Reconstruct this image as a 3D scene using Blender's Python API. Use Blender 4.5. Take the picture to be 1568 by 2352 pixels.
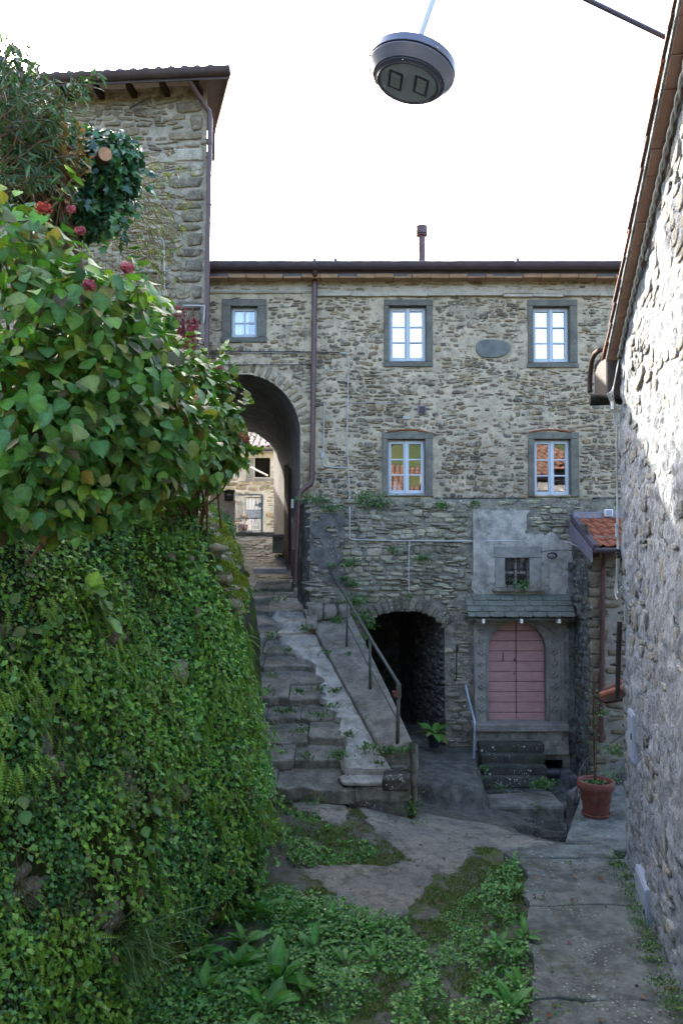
import bpy, bmesh, math, random
import numpy as np
from mathutils import Vector, Matrix

for o in list(bpy.data.objects): bpy.data.objects.remove(o)
SC = bpy.context.scene
COL = SC.collection
R = math.radians
rng = random.Random(11)
nr = np.random.default_rng(11)

# ------------------------------------------------------------------ camera, sky, sun, exposure
F, CU, CV, TH = 1829.0, 784.0, 1176.0, R(2.13)
cam = bpy.data.cameras.new('camera'); cam_o = bpy.data.objects.new('camera', cam); COL.objects.link(cam_o)
cam.sensor_fit = 'VERTICAL'; cam.sensor_height = 36.0; cam.sensor_width = 24.0; cam.lens = 28.0
cam.clip_start = 0.05; cam.clip_end = 2000
cam_o.location = (0, 0, 0); cam_o.rotation_euler = (R(90)+TH, 0, 0)
SC.camera = cam_o
SUN_AZ, SUN_EL = R(24), R(28.6)          # azimuth measured to the left of straight ahead
W = bpy.data.worlds.new('World'); SC.world = W; W.use_nodes = True
wn = W.node_tree; bg = wn.nodes['Background']
sky = wn.nodes.new('ShaderNodeTexSky'); sky.sky_type = 'NISHITA'; sky.sun_disc = False
sky.sun_elevation = SUN_EL; sky.sun_rotation = -SUN_AZ; sky.air_density = 0.8; sky.dust_density = 5.0; sky.ozone_density = 1.0
wn.links.new(sky.outputs[0], bg.inputs['Color']); bg.inputs['Strength'].default_value = 0.15
sun = bpy.data.lights.new('sun', 'SUN'); sun_o = bpy.data.objects.new('sun', sun); COL.objects.link(sun_o)
sun.energy = 2.2; sun.angle = R(0.5); sun.color = (1.0, 0.93, 0.82)
sun_o.rotation_euler = (R(90)-SUN_EL, 0, math.pi+SUN_AZ); sun_o.location = (-20, 40, 30)
SC.view_settings.view_transform = 'Standard'; SC.view_settings.look = 'None'
SC.view_settings.exposure = 3.2; SC.view_settings.gamma = 1.0; SC.view_settings.use_curve_mapping = False
SC.render.engine = 'CYCLES'
SC.cycles.max_bounces = 8; SC.cycles.diffuse_bounces = 4; SC.cycles.glossy_bounces = 4; SC.cycles.transparent_max_bounces = 8

# ------------------------------------------------------------------ pixel rays measured on the photograph
def ray(u, v):
    x = (u-CU)/F; y = -(v-CV)/F
    return (x, math.cos(TH)-y*math.sin(TH), math.sin(TH)+y*math.cos(TH))
def P(u, v, Y):
    d = ray(u, v); s = Y/d[1]; return Vector((d[0]*s, Y, d[2]*s))
def PZ(u, v, z):
    d = ray(u, v); s = z/d[2]; return Vector((d[0]*s, d[1]*s, z))

# ------------------------------------------------------------------ objects
WL = {}
def tag(o, label=None, cat=None, group=None, kind=None):
    if label: o['label'] = label
    if cat: o['category'] = cat
    if group: o['group'] = group
    if kind: o['kind'] = kind
    return o
def thing(name, label, cat, loc=(0, 0, 0), group=None):
    o = bpy.data.objects.new(name, None); COL.objects.link(o); o.empty_display_size = .1
    o.location = loc; WL[o] = Vector(loc)
    return tag(o, label, cat, group)
def finish(name, me, mat, parent=None, kind=None, origin=None):
    o = bpy.data.objects.new(name, me); COL.objects.link(o)
    if mat is not None:
        for m in (mat if isinstance(mat, (list, tuple)) else [mat]): me.materials.append(m)
    if parent is not None: o.parent = parent
    c = origin if origin is not None else Vector((0, 0, 0))
    o.location = c-(WL[parent] if parent is not None else Vector((0, 0, 0)))
    WL[o] = Vector(c)
    if kind: o['kind'] = kind
    return o
def mk(name, v, f, mat, parent=None, smooth=False, col=None, kind=None, mi=None, bevel=0, autos=None):
    v = np.asarray(v, dtype=np.float64).reshape(-1, 3)
    c = Vector(((v.max(0)+v.min(0))/2).tolist())
    me = bpy.data.meshes.new(name)
    me.from_pydata((v-np.array(c)).tolist(), [], f if isinstance(f, list) else f.tolist())
    if smooth: me.polygons.foreach_set('use_smooth', [True]*len(me.polygons))
    if col is not None:
        a = me.attributes.new('col', 'FLOAT_COLOR', 'POINT')
        col = np.asarray(col, dtype=np.float32).reshape(-1, 3)
        if len(col) == 1: col = np.repeat(col, len(v), 0)
        a.data.foreach_set('color', np.concatenate([col, np.ones((len(v), 1), np.float32)], 1).ravel())
    if mi is not None: me.polygons.foreach_set('material_index', mi)
    me.update()
    o = finish(name, me, mat, parent, kind, c)
    if bevel:
        b = o.modifiers.new('edge', 'BEVEL'); b.width = bevel; b.segments = 2; b.limit_method = 'ANGLE'; b.angle_limit = R(35)
    if autos is not None and smooth:
        e = o.modifiers.new('split', 'EDGE_SPLIT'); e.split_angle = R(autos)
    return o
def inst(name, me, M, parent=None):
    """Link one more object that shares mesh data; M is a world matrix."""
    o = bpy.data.objects.new(name, me); COL.objects.link(o)
    if parent is not None: o.parent = parent; M = Matrix.Translation(-WL[parent]) @ M
    o.matrix_local = M
    return o

class MB:
    def __init__(s): s.v = []; s.f = []
    def add(s, v, f):
        n = len(s.v); s.v += [tuple(x) for x in v]; s.f += [[i+n for i in q] for q in f]; return s
    def hexa(s, p):      # p: 4 bottom (ccw seen from above) + 4 top
        return s.add(p, [[3, 2, 1, 0], [4, 5, 6, 7], [0, 1, 5, 4], [1, 2, 6, 5], [2, 3, 7, 6], [3, 0, 4, 7]])
    def box(s, x0, x1, y0, y1, z0, z1):
        return s.hexa([(x0, y0, z0), (x1, y0, z0), (x1, y1, z0), (x0, y1, z0), (x0, y0, z1), (x1, y0, z1), (x1, y1, z1), (x0, y1, z1)])
    def obox(s, c, ax, ay, az):      # centre and three half vectors
        c, ax, ay, az = map(Vector, (c, ax, ay, az))
        return s.hexa([c-ax-ay-az, c+ax-ay-az, c+ax+ay-az, c-ax+ay-az, c-ax-ay+az, c+ax-ay+az, c+ax+ay+az, c-ax+ay+az])
    def tube(s, pts, r, n=8, cap=True):
        pts = [Vector(p) for p in pts]; m = len(pts)
        rs = r if isinstance(r, (list, tuple)) else [r]*m
        T = []
        for i in range(m):
            t = pts[min(i+1, m-1)]-pts[max(i-1, 0)]; T.append(t.normalized())
        up = Vector((0, 0, 1)) if abs(T[0].z) < .9 else Vector((0, 1, 0))
        a = T[0].cross(up).normalized(); v = []
        for i in range(m):
            a = (a-T[i]*a.dot(T[i])).normalized(); b = T[i].cross(a)
            for k in range(n):
                t = 2*math.pi*k/n; v.append(pts[i]+(a*math.cos(t)+b*math.sin(t))*rs[i])
        f = [[i*n+k, i*n+(k+1) % n, (i+1)*n+(k+1) % n, (i+1)*n+k] for i in range(m-1) for k in range(n)]
        if cap: f += [list(range(n))[::-1], list(range((m-1)*n, m*n))]
        return s.add(v, f)
    def lathe(s, prof, c=(0, 0, 0), n=24, M=None):
        v = []; c = Vector(c)
        for r, z in prof:
            for k in range(n):
                t = 2*math.pi*k/n; p = Vector((r*math.cos(t), r*math.sin(t), z)); v.append((M @ p if M else p)+c)
        f = [[i*n+k, i*n+(k+1) % n, (i+1)*n+(k+1) % n, (i+1)*n+k] for i in range(len(prof)-1) for k in range(n)]
        return s.add(v, f)
    def prism(s, poly, off):         # planar polygon (3D) pushed by a vector
        n = len(poly); off = Vector(off); a = [Vector(p) for p in poly]
        return s.add(a+[p+off for p in a], [list(range(n))[::-1], list(range(n, 2*n))]+[[i, (i+1) % n, n+(i+1) % n, n+i] for i in range(n)])
    def ball(s, c, r, nu=8, nv=5, sq=(1, 1, 1)):
        c = Vector(c); v = []
        for j in range(nv+1):
            ph = math.pi*j/nv
            for i in range(nu):
                t = 2*math.pi*i/nu; v.append(c+Vector((r*sq[0]*math.sin(ph)*math.cos(t), r*sq[1]*math.sin(ph)*math.sin(t), r*sq[2]*math.cos(ph))))
        return s.add(v, [[j*nu+i, (j+1)*nu+i, (j+1)*nu+(i+1) % nu, j*nu+(i+1) % nu] for j in range(nv) for i in range(nu)])
    def build(s, name, mat, parent=None, **k): return mk(name, s.v, s.f, mat, parent, **k)
def smoothpath(pts, n=6):
    pts = [Vector(p) for p in pts]; out = []
    for i in range(len(pts)-1):
        p0 = pts[max(i-1, 0)]; p1 = pts[i]; p2 = pts[i+1]; p3 = pts[min(i+2, len(pts)-1)]
        for k in range(n):
            t = k/n
            out.append(.5*((2*p1)+(p2-p0)*t+(2*p0-5*p1+4*p2-p3)*t*t+(3*p1-p0-3*p2+p3)*t**3))
    return out+[pts[-1]]

# ------------------------------------------------------------------ value noise
def _h(i, j, s):
    n = (i*374761393+j*668265263+s*974634777).astype(np.int64) & 0x7fffffff
    n = (n ^ (n >> 13))*1274126177 & 0x7fffffff
    return ((n ^ (n >> 16)) & 0xffff)/65535.0
def vn(x, y, s=0):
    x = np.asarray(x, float); y = np.asarray(y, float)
    i = np.floor(x).astype(np.int64); j = np.floor(y).astype(np.int64); a = x-i; b = y-j
    a = a*a*(3-2*a); b = b*b*(3-2*b)
    return (_h(i, j, s)*(1-a)+_h(i+1, j, s)*a)*(1-b)+(_h(i, j+1, s)*(1-a)+_h(i+1, j+1, s)*a)*b
def fbm(x, y, s=0, o=4):
    r = 0; t = 0; k = 1.0
    for i in range(o): r = r+vn(np.asarray(x)*2**i, np.asarray(y)*2**i, s+i*17)*k; t += k; k *= .5
    return r/t
def inpoly(x, y, poly):
    x = np.asarray(x); y = np.asarray(y); r = np.zeros(x.shape, bool); n = len(poly)
    for i in range(n):
        x0, y0 = poly[i][:2]; x1, y1 = poly[(i+1) % n][:2]
        c = ((y0 > y) != (y1 > y)) & (x < (x1-x0)*(y-y0)/((y1-y0) if y1 != y0 else 1e-9)+x0)
        r ^= c
    return r

# ------------------------------------------------------------------ materials
class NT:
    def __init__(s, name):
        s.m = bpy.data.materials.new(name); s.m.use_nodes = True; s.t = s.m.node_tree
        s.b = s.t.nodes['Principled BSDF']; s.geo = s.t.nodes.new('ShaderNodeNewGeometry'); s.pos = s.geo.outputs['Position']
        s.out = s.t.nodes['Material Output']
    def n(s, ty, **k):
        o = s.t.nodes.new(ty)
        for a, b in k.items(): setattr(o, a, b)
        return o
    def L(s, a, b): s.t.links.new(a, b)
    def put(s, sock, val):
        if hasattr(val, 'links'): s.L(val, sock)
        else: sock.default_value = val if not (isinstance(val, tuple) and len(val) == 3 and sock.type == 'RGBA') else (*val, 1)
    def noise(s, scale, detail=4, rough=.55, dist=0, vec=None, stretch=None):
        o = s.n('ShaderNodeTexNoise'); o.inputs['Scale'].default_value = scale; o.inputs['Detail'].default_value = detail
        o.inputs['Roughness'].default_value = rough; o.inputs['Distortion'].default_value = dist
        v = vec if vec is not None else s.pos
        if stretch:
            mp = s.n('ShaderNodeMapping'); mp.inputs['Scale'].default_value = stretch; s.L(v, mp.inputs[0]); v = mp.outputs[0]
        s.L(v, o.inputs['Vector']); return o.outputs['Fac']
    def voro(s, scale, feature='F1', rand=1, vec=None):
        o = s.n('ShaderNodeTexVoronoi', feature=feature); o.inputs['Scale'].default_value = scale; o.inputs['Randomness'].default_value = rand
        s.L(vec if vec is not None else s.pos, o.inputs['Vector']); return o.outputs['Distance']
    def ramp(s, fac, lo, hi, a=0., b=1.):
        o = s.n('ShaderNodeMapRange', interpolation_type='SMOOTHSTEP'); s.put(o.inputs[0], fac)
        for i, x in ((1, lo), (2, hi), (3, a), (4, b)): o.inputs[i].default_value = x
        return o.outputs[0]
    def mix(s, fac, a, b, mode='MIX'):
        o = s.n('ShaderNodeMix', data_type='RGBA', blend_type=mode); s.put(o.inputs[0], fac); s.put(o.inputs[6], a); s.put(o.inputs[7], b)
        return o.outputs[2]
    def math(s, op, a, b=0.):
        o = s.n('ShaderNodeMath', operation=op); s.put(o.inputs[0], a); s.put(o.inputs[1], b); return o.outputs[0]
    def attr(s, name='col'):
        o = s.n('ShaderNodeAttribute'); o.attribute_name = name; return o.outputs['Color']
    def sep(s, v, i):
        o = s.n('ShaderNodeSeparateXYZ'); s.L(v, o.inputs[0]); return o.outputs[i]
    def bump(s, h, strength=.4, dist=.02):
        o = s.n('ShaderNodeBump'); o.inputs['Strength'].default_value = strength; o.inputs['Distance'].default_value = dist
        s.L(h, o.inputs['Height'])
        if s.b.inputs['Normal'].links: s.L(s.b.inputs['Normal'].links[0].from_socket, o.inputs['Normal'])
        s.L(o.outputs[0], s.b.inputs['Normal'])
    def fin(s, color, rough=.85, spec=.3, metal=0):
        s.put(s.b.inputs['Base Color'], color); s.put(s.b.inputs['Roughness'], rough)
        s.b.inputs['Specular IOR Level'].default_value = spec; s.b.inputs['Metallic'].default_value = metal
        return s.m

def weather(s, c, dark=.6, lich=.5, moss=.0, lo=.48, hi=.66, dscale=.9, dcol=(.035, .033, .028), zdark=None):
    """Black algae in soft patches, pale lichen rosettes, green moss: growth that sits on the wall itself."""
    d = s.ramp(s.noise(dscale, 6, .68, .6), lo, hi)
    d2 = s.ramp(s.noise(7, 5, .7), .4, .62)
    f = s.math('MULTIPLY', s.math('MULTIPLY', d, d2), dark)
    if zdark:
        z = s.ramp(s.sep(s.pos, 2), zdark[0], zdark[1], 1, 0)
        f = s.math('MAXIMUM', f, s.math('MULTIPLY', s.math('MULTIPLY', z, s.ramp(s.noise(2.2, 6, .72), .33, .62)), zdark[2]))
    c = s.mix(f, c, dcol)
    if lich:
        l = s.ramp(s.voro(6.5), .16, .10)
        l = s.math('MULTIPLY', l, s.ramp(s.noise(3.1, 3), .50, .60))
        l2 = s.math('MULTIPLY', s.ramp(s.voro(23), .26, .17), s.ramp(s.noise(2.3, 4), .46, .60))
        l = s.math('MULTIPLY', s.math('MAXIMUM', l, l2), s.math('MULTIPLY', s.ramp(s.noise(40, 2), .3, .55), lich))
        c = s.mix(l, c, (.48, .47, .40))
    if moss:
        m = s.math('MULTIPLY', s.math('MULTIPLY', s.ramp(s.noise(1.6, 5, .7), .5, .64), s.ramp(s.noise(13, 4), .38, .6)), moss)
        c = s.mix(m, c, (.045, .055, .016))
    return c
def smear(s, c, lime, alg, lc=(.46, .41, .31)):
    if lime:
        f = s.math('MULTIPLY', s.ramp(s.noise(7.5, 9, .78, .3), .50, .60), s.ramp(s.noise(1.1, 4, .6), .30, .62, .35, 1.))
        c = s.mix(s.math('MULTIPLY', f, lime), c, lc)
    if alg:
        f = s.math('MULTIPLY', s.ramp(s.noise(10.5, 9, .78, .4), .53, .63), s.ramp(s.noise(.8, 5, .65), .40, .60, .25, 1.))
        c = s.mix(s.math('MULTIPLY', f, alg), c, (.055, .053, .042))
    return c
def stone_mat(name, tint=(1, 1, 1), lime=0., alg=0., lc=(.46, .41, .31), **k):
    s = NT(name); c = s.attr()
    c = s.mix(s.ramp(s.noise(28, 5, .65), .3, .75), c, s.mix(1, c, (.62, .60, .55), 'MULTIPLY'))
    c = s.mix(s.ramp(s.noise(9, 3), .35, .7), c, s.mix(1, c, (1.18, 1.12, .98), 'MULTIPLY'))
    c = s.mix(1, c, tint, 'MULTIPLY'); c = smear(s, c, lime, alg, lc); c = weather(s, c, **k)
    s.bump(s.noise(22, 8, .68, stretch=(1, 1, 2.2)), .75, .025); s.bump(s.noise(120, 4, .6), .35, .006)
    return s.fin(c, .88, .25)
def mortar_mat(name, a, b, lime=0., alg=0., lc=(.46, .41, .31), **k):
    s = NT(name); c = s.mix(s.ramp(s.noise(4.5, 6, .65), .36, .64), a, b)
    c = s.mix(s.ramp(s.noise(45, 4), .55, .75), c, s.mix(1, c, (.6, .58, .54), 'MULTIPLY')); c = smear(s, c, lime, alg, lc); c = weather(s, c, **k)
    s.bump(s.noise(30, 8, .7), .8, .02); s.bump(s.noise(160, 3), .4, .005)
    return s.fin(c, .92, .2)
def plain(name, col, rough=.6, spec=.4, metal=0, var=.25, scale=6, bump=.15, bscale=60, dirt=None, dirtk=.5, stretch=None):
    s = NT(name); d = tuple(x*(1-var) for x in col); c = s.mix(s.ramp(s.noise(scale, 5, .6, stretch=stretch), .3, .7), col, d)
    if dirt: c = s.mix(s.math('MULTIPLY', s.ramp(s.noise(scale*1.7, 6, .7), .48, .68), dirtk), c, dirt)
    if bump: s.bump(s.noise(bscale, 5, .6, stretch=stretch), bump, .01)
    return s.fin(c, rough, spec, metal)
def leaf_mat(name, trans=.3, rough=.38, spec=.5, tint=(1, 1, 1), rnd=0.):
    s = NT(name); c = s.mix(1, s.attr(), tint, 'MULTIPLY')
    c = s.mix(s.ramp(s.noise(60, 3), .35, .7), c, s.mix(1, c, (.72, .76, .7), 'MULTIPLY'))
    s.bump(s.noise(90, 3), .3, .006)
    s.fin(c, rough, spec)
    tr = s.n('ShaderNodeBsdfTranslucent'); s.L(s.mix(1, c, (1.5, 1.6, .7), 'MULTIPLY'), tr.inputs[0])
    mx = s.n('ShaderNodeMixShader'); mx.inputs[0].default_value = trans
    s.L(s.b.outputs[0], mx.inputs[1]); s.L(tr.outputs[0], mx.inputs[2]); s.L(mx.outputs[0], s.out.inputs[0])
    return s.m
def glass_mat(name, refl=.5, tint=(.9, .95, 1)):
    s = NT(name); s.t.nodes.remove(s.b)
    g = s.n('ShaderNodeBsdfGlossy'); g.inputs['Roughness'].default_value = .015; g.inputs['Color'].default_value = (*tint, 1)
    bp = s.n('ShaderNodeBump'); bp.inputs['Strength'].default_value = .02; bp.inputs['Distance'].default_value = .01
    s.L(s.noise(5, 2), bp.inputs['Height']); s.L(bp.outputs[0], g.inputs['Normal'])
    t = s.n('ShaderNodeBsdfTransparent'); m = s.n('ShaderNodeMixShader'); m.inputs[0].default_value = refl
    s.L(t.outputs[0], m.inputs[1]); s.L(g.outputs[0], m.inputs[2]); s.L(m.outputs[0], s.out.inputs[0]); return s.m

M = {}
M['stone'] = stone_mat('facade_stone', lime=.9, alg=.75, dark=.5, lich=.7, tint=(1.22, 1.10, .93), zdark=(.8, 3.4, .55))
M['mortar'] = mortar_mat('facade_mortar', (.55, .46, .315), (.40, .335, .235), lime=.3, alg=.85, dark=.55, lich=.3, zdark=(.6, 3.4, .45))
M['band'] = mortar_mat('plaster_band', (.50, .45, .35), (.38, .34, .27), dark=.5, lich=.0, lo=.55, hi=.7, dscale=1.3)
M['lstone'] = stone_mat('lower_stone', lime=.6, alg=.6, lc=(.42, .41, .34), dark=.5, lich=1.2, moss=.4, tint=(1.15, 1.15, 1.08), zdark=(-4.4, .4, .35))
M['lmortar'] = mortar_mat('lower_mortar', (.24, .225, .18), (.13, .125, .10), lime=.4, alg=.7, dark=.6, lich=.8, moss=.5, zdark=(-4.4, .4, .35))
M['tstone'] = stone_mat('tower_stone', lime=.5, alg=.65, dark=.5, lich=.4, tint=(.95, .93, .88))
M['tmortar'] = mortar_mat('tower_mortar', (.42, .37, .28), (.28, .25, .19), alg=.5, dark=.5, lich=.1)
M['rstone'] = stone_mat('rough_wall_stone', lime=.85, alg=.6, lc=(.30, .335, .36), dark=.3, lich=.6, tint=(.95, .97, 1.0), lo=.52, hi=.7)
def pitted(m):
    s = NT.__new__(NT); s.m = m; s.t = m.node_tree; s.b = s.t.nodes['Principled BSDF']; s.geo = s.t.nodes.new('ShaderNodeNewGeometry'); s.pos = s.geo.outputs['Position']
    wv = s.n('ShaderNodeVectorMath', operation='ADD'); s.L(s.pos, wv.inputs[0]); nz = s.n('ShaderNodeTexNoise'); nz.inputs['Scale'].default_value = 7; nz.inputs['Detail'].default_value = 4; s.L(s.pos, nz.inputs['Vector'])
    sc = s.n('ShaderNodeVectorMath', operation='SCALE'); s.L(nz.outputs['Color'], sc.inputs[0]); sc.inputs['Scale'].default_value = .22; s.L(sc.outputs[0], wv.inputs[1])
    pit = s.math('MULTIPLY', s.ramp(s.voro(9, vec=wv.outputs[0]), .30, .16), s.ramp(s.noise(4, 4, .6), .46, .60))
    old = s.b.inputs['Base Color'].links[0].from_socket; c = s.mix(s.math('MULTIPLY', pit, .8), old, (.05, .052, .055)); s.L(c, s.b.inputs['Base Color'])
    inv = s.math('SUBTRACT', 1., pit); s.bump(inv, .9, .03); s.bump(s.noise(9, 6, .7), .9, .05); return m
M['render'] = mortar_mat('rough_render', (.265, .29, .31), (.17, .185, .20), alg=.75, lime=.3, lc=(.36, .37, .37), dark=.5, lich=.45, lo=.52, hi=.7, dscale=1.4)
pitted(M['render']); pitted(M['rstone'])
M['astone'] = stone_mat('annex_stone', dark=.3, lich=.2, moss=.1, tint=(.95, .9, .8))
M['amortar'] = mortar_mat('annex_mortar', (.28, .25, .20), (.2, .18, .14), dark=.4, lich=.1)
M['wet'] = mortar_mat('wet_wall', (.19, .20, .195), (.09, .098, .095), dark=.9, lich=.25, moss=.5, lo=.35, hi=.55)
M['plaster'] = mortar_mat('old_plaster', (.42, .40, .34), (.27, .26, .225), alg=.6, dark=.5, lich=.3, moss=.15, dscale=1.5, zdark=(-2.2, -.2, .6))
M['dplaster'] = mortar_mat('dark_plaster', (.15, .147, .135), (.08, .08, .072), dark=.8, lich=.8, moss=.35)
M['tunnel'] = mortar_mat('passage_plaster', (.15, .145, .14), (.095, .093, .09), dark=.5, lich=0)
M['serena'] = mortar_mat('grey_sandstone', (.185, .18, .145), (.13, .127, .105), dark=.4, lich=.25, moss=.15)
M['serena2'] = mortar_mat('carved_sandstone', (.28, .27, .235), (.20, .195, .17), dark=.35, lich=.35, zdark=(-3.4, -2.6, .3))
M['step'] = mortar_mat('step_stone', (.21, .20, .165), (.105, .107, .085), alg=.7, dark=.45, lich=.25, moss=.75, dscale=2.)
M['cobble'] = stone_mat('paving_stone', dark=.3, lich=0, moss=.2, tint=(.62, .60, .56))
M['dstep'] = mortar_mat('dark_step_stone', (.065, .065, .056), (.035, .036, .03), dark=.5, lich=1., moss=.4)
M['concrete'] = mortar_mat('pale_concrete', (.37, .36, .31), (.23, .225, .195), alg=.55, dark=.45, lich=.05, moss=.5, dscale=2.)
M['slab'] = mortar_mat('parapet_slab', (.22, .205, .165), (.13, .122, .10), alg=.5, dark=.45, lich=.35, moss=.5)
M['pave'] = mortar_mat('pavement_concrete', (.15, .165, .15), (.075, .085, .076), alg=.75, dark=.5, lich=.5, moss=.5, dscale=1.6)
M['copper'] = plain('brown_downpipe', (.10, .045, .038), .38, .5, 0, .35, 9, .05, 80, dirt=(.05, .04, .035))
M['gutter'] = plain('brown_gutter', (.105, .08, .088), .4, .5, 0, .3, 5, .05, 60)
M['grey'] = plain('grey_pipe', (.42, .42, .40), .5, .4, 0, .3, 7, .05, 60)
M['wirem'] = plain('black_cable', (.03, .03, .03), .6, .3, 0, .2, 7, 0)
M['white'] = plain('white_ceramic', (.72, .70, .62), .3, .5, 0, .08, 12, 0)
M['paint'] = plain('pale_blue_window_paint', (.50, .545, .58), .45, .4, 0, .1, 12, .05, 80, stretch=(6, 6, 1))
M['glass'] = glass_mat('window_glass', .27, (1., .93, .90))
M['dglass'] = glass_mat('dull_glass', .12)
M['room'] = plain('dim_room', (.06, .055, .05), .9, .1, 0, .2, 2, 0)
M['curtain'] = plain('pale_curtain', (.55, .62, .58), .9, .1, 0, .15, 9, .2, 30, stretch=(6, 6, .3))
M['pink'] = plain('faded_rose_door_paint', (.42, .235, .215), .6, .3, 0, .22, 5, .2, 40, dirt=(.31, .16, .155), dirtk=.6, stretch=(.6, 1, 7))
M['iron'] = plain('dark_iron', (.035, .032, .03), .55, .5, .4, .3, 9, .15, 80, dirt=(.09, .045, .025))
M['rail'] = plain('weathered_green_grey_rail', (.085, .09, .075), .6, .4, .2, .35, 14, .2, 90, dirt=(.14, .09, .055))
M['galv'] = plain('galvanised_rail', (.33, .40, .46), .4, .5, .5, .2, 12, .05, 60)
M['slate'] = plain('green_grey_slate', (.12, .13, .10), .6, .4, 0, .4, 5, .35, 25, dirt=(.20, .20, .17), dirtk=.3)
M['tile'] = plain('terracotta_roof_tile', (.36, .115, .055), .75, .3, 0, .45, 7, .25, 40, dirt=(.12, .07, .045), dirtk=.7)
M['oldtile'] = plain('old_barrel_tile', (.17, .085, .062), .8, .3, 0, .4, 6, .3, 40, dirt=(.06, .055, .045), dirtk=.8)
M['darktile'] = plain('mossy_old_tile', (.085, .048, .034), .85, .2, 0, .4, 6, .3, 40, dirt=(.05, .05, .03), dirtk=.8)
M['paletile'] = plain('sunlit_old_tile', (.42, .33, .26), .8, .3, 0, .4, 6, .3, 30, dirt=(.2, .12, .08))
M['brick'] = plain('terracotta_soffit_tile', (.30, .185, .145), .85, .2, 0, .25, 4, .2, 50, dirt=(.30, .17, .12))
M['cbrick'] = plain('cornice_brick', (.45, .28, .17), .85, .2, 0, .3, 4, .2, 50)
M['wood'] = plain('old_dark_wood', (.045, .032, .025), 1.0, .02, 0, .4, 8, .3, 50, stretch=(1, 1, .25))
M['terracotta'] = plain('terracotta_pot', (.15, .045, .032), .6, .35, 0, .25, 7, .1, 60, dirt=(.2, .12, .09), dirtk=.4)
M['soil'] = plain('potting_soil', (.035, .028, .02), .95, .1, 0, .4, 30, .6, 60)
M['earth'] = plain('bank_soil', (.045, .04, .026), .95, .1, 0, .5, 12, .8, 30, dirt=(.03, .045, .012), dirtk=.8)
M['bark'] = plain('brown_bark', (.11, .07, .045), .85, .2, 0, .4, 10, .6, 50, stretch=(3, 3, .6))
M['cutwood'] = plain('cut_wood', (.46, .27, .15), .8, .2, 0, .3, 30, .2, 60)
M['plum'] = plain('plum_grey_lamp_metal', (.135, .15, .20), .32, .5, .3, .15, 6, .03, 60)
M['lampring'] = plain('dark_lamp_ring', (.055, .058, .085), .3, .5, .3, .1, 6, .03, 60)
M['lampglass'] = plain('grey_lamp_glass', (.26, .30, .36), .12, .6, 0, .1, 4, 0)
M['lampled'] = plain('led_module', (.22, .26, .27), .3, .5, 0, .2, 30, .1, 90)
M['steel'] = plain('bright_screw', (.6, .6, .6), .25, .5, .9, .05, 9, 0)
M['armgalv'] = plain('galvanised_arm', (.50, .56, .60), .4, .5, .4, .2, 9, .05, 60)
M['meter'] = plain('grey_meter_door', (.27, .31, .37), .45, .4, 0, .12, 5, .03, 40)
M['moss'] = plain('bright_moss', (.10, .15, .016), .95, .1, 0, .5, 16, 1., 70, dirt=(.13, .10, .02))
M['dark'] = plain('dark_void', (.012, .011, .01), .95, .05, 0, .2, 2, 0)
M['sheet'] = plain('white_garage_door', (.74, .74, .74), .5, .3, 0, .06, 5, 0)
M['flash'] = plain('lead_flashing', (.24, .22, .25), .5, .4, .3, .2, 5, .05, 40)
M['bluepot'] = plain('dark_plastic_pot', (.02, .022, .028), .4, .4, 0, .2, 5, 0)
M['beige'] = mortar_mat('beige_old_wall', (.58, .55, .47), (.44, .41, .34), dark=.4, lich=0)
M['leaf'] = leaf_mat('hydrangea_leaf', .24, .5, .32)
M['vine'] = leaf_mat('small_wall_leaf', .2, .45, .4)
M['ivy'] = leaf_mat('ivy_leaf', .12, .3, .5)
M['petal'] = leaf_mat('dry_hydrangea_petal', .25, .7, .2)
M['stem'] = plain('brown_stem', (.13, .075, .04), .8, .2, 0, .3, 20, .2, 60)
M['gstem'] = plain('green_stem', (.10, .14, .04), .7, .3, 0, .3, 20, .1, 60)
# ================================================================== masonry
K = 9
_ring = np.arange(K)
SF = []
for a_ in range(2):
    for k_ in range(K): SF.append([a_*K+k_, a_*K+(k_+1) % K, (a_+1)*K+(k_+1) % K, (a_+1)*K+k_])
for k_ in range(K): SF.append([2*K+k_, 2*K+(k_+1) % K, 3*K])
def stones_geo(s, t, w, h, d, rot, g, round_=.62):
    n = len(s); ang = (_ring[None, :]+g.uniform(-.32, .32, (n, K)))*2*np.pi/K+g.uniform(0, .6, (n, 1))
    c, q = np.cos(ang), np.sin(ang)
    rad = 1+g.uniform(-.14, .12, (n, K))
    x = np.sign(c)*np.abs(c)**round_*w[:, None]*.5*rad; y = np.sign(q)*np.abs(q)**round_*h[:, None]*.5*rad
    tilt = g.uniform(-.25, .25, (n, 2))
    out = np.zeros((n, 3*K+1, 3))
    e = np.minimum(w, h)[:, None]
    for r, (k, dd) in enumerate(((1.0, None), (.965, .72), (.68, 1.0))):
        out[:, r*K:(r+1)*K, 0] = x*k; out[:, r*K:(r+1)*K, 1] = y*k
        out[:, r*K:(r+1)*K, 2] = -.03 if dd is None else d[:, None]*dd*(1+.18*g.uniform(-1, 1, (n, K)))
    out[:, 3*K, 2] = d*1.05
    tl = (out[:, :, 0]/w[:, None]*tilt[:, :1]+out[:, :, 1]/h[:, None]*tilt[:, 1:])*d[:, None]
    tl[:, :K] = 0; out[:, :, 2] += tl
    cr, sr = np.cos(rot)[:, None], np.sin(rot)[:, None]
    X = out[:, :, 0]*cr-out[:, :, 1]*sr+s[:, None]; Y = out[:, :, 0]*sr+out[:, :, 1]*cr+t[:, None]
    out[:, :, 0] = X; out[:, :, 1] = Y
    return out
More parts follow.
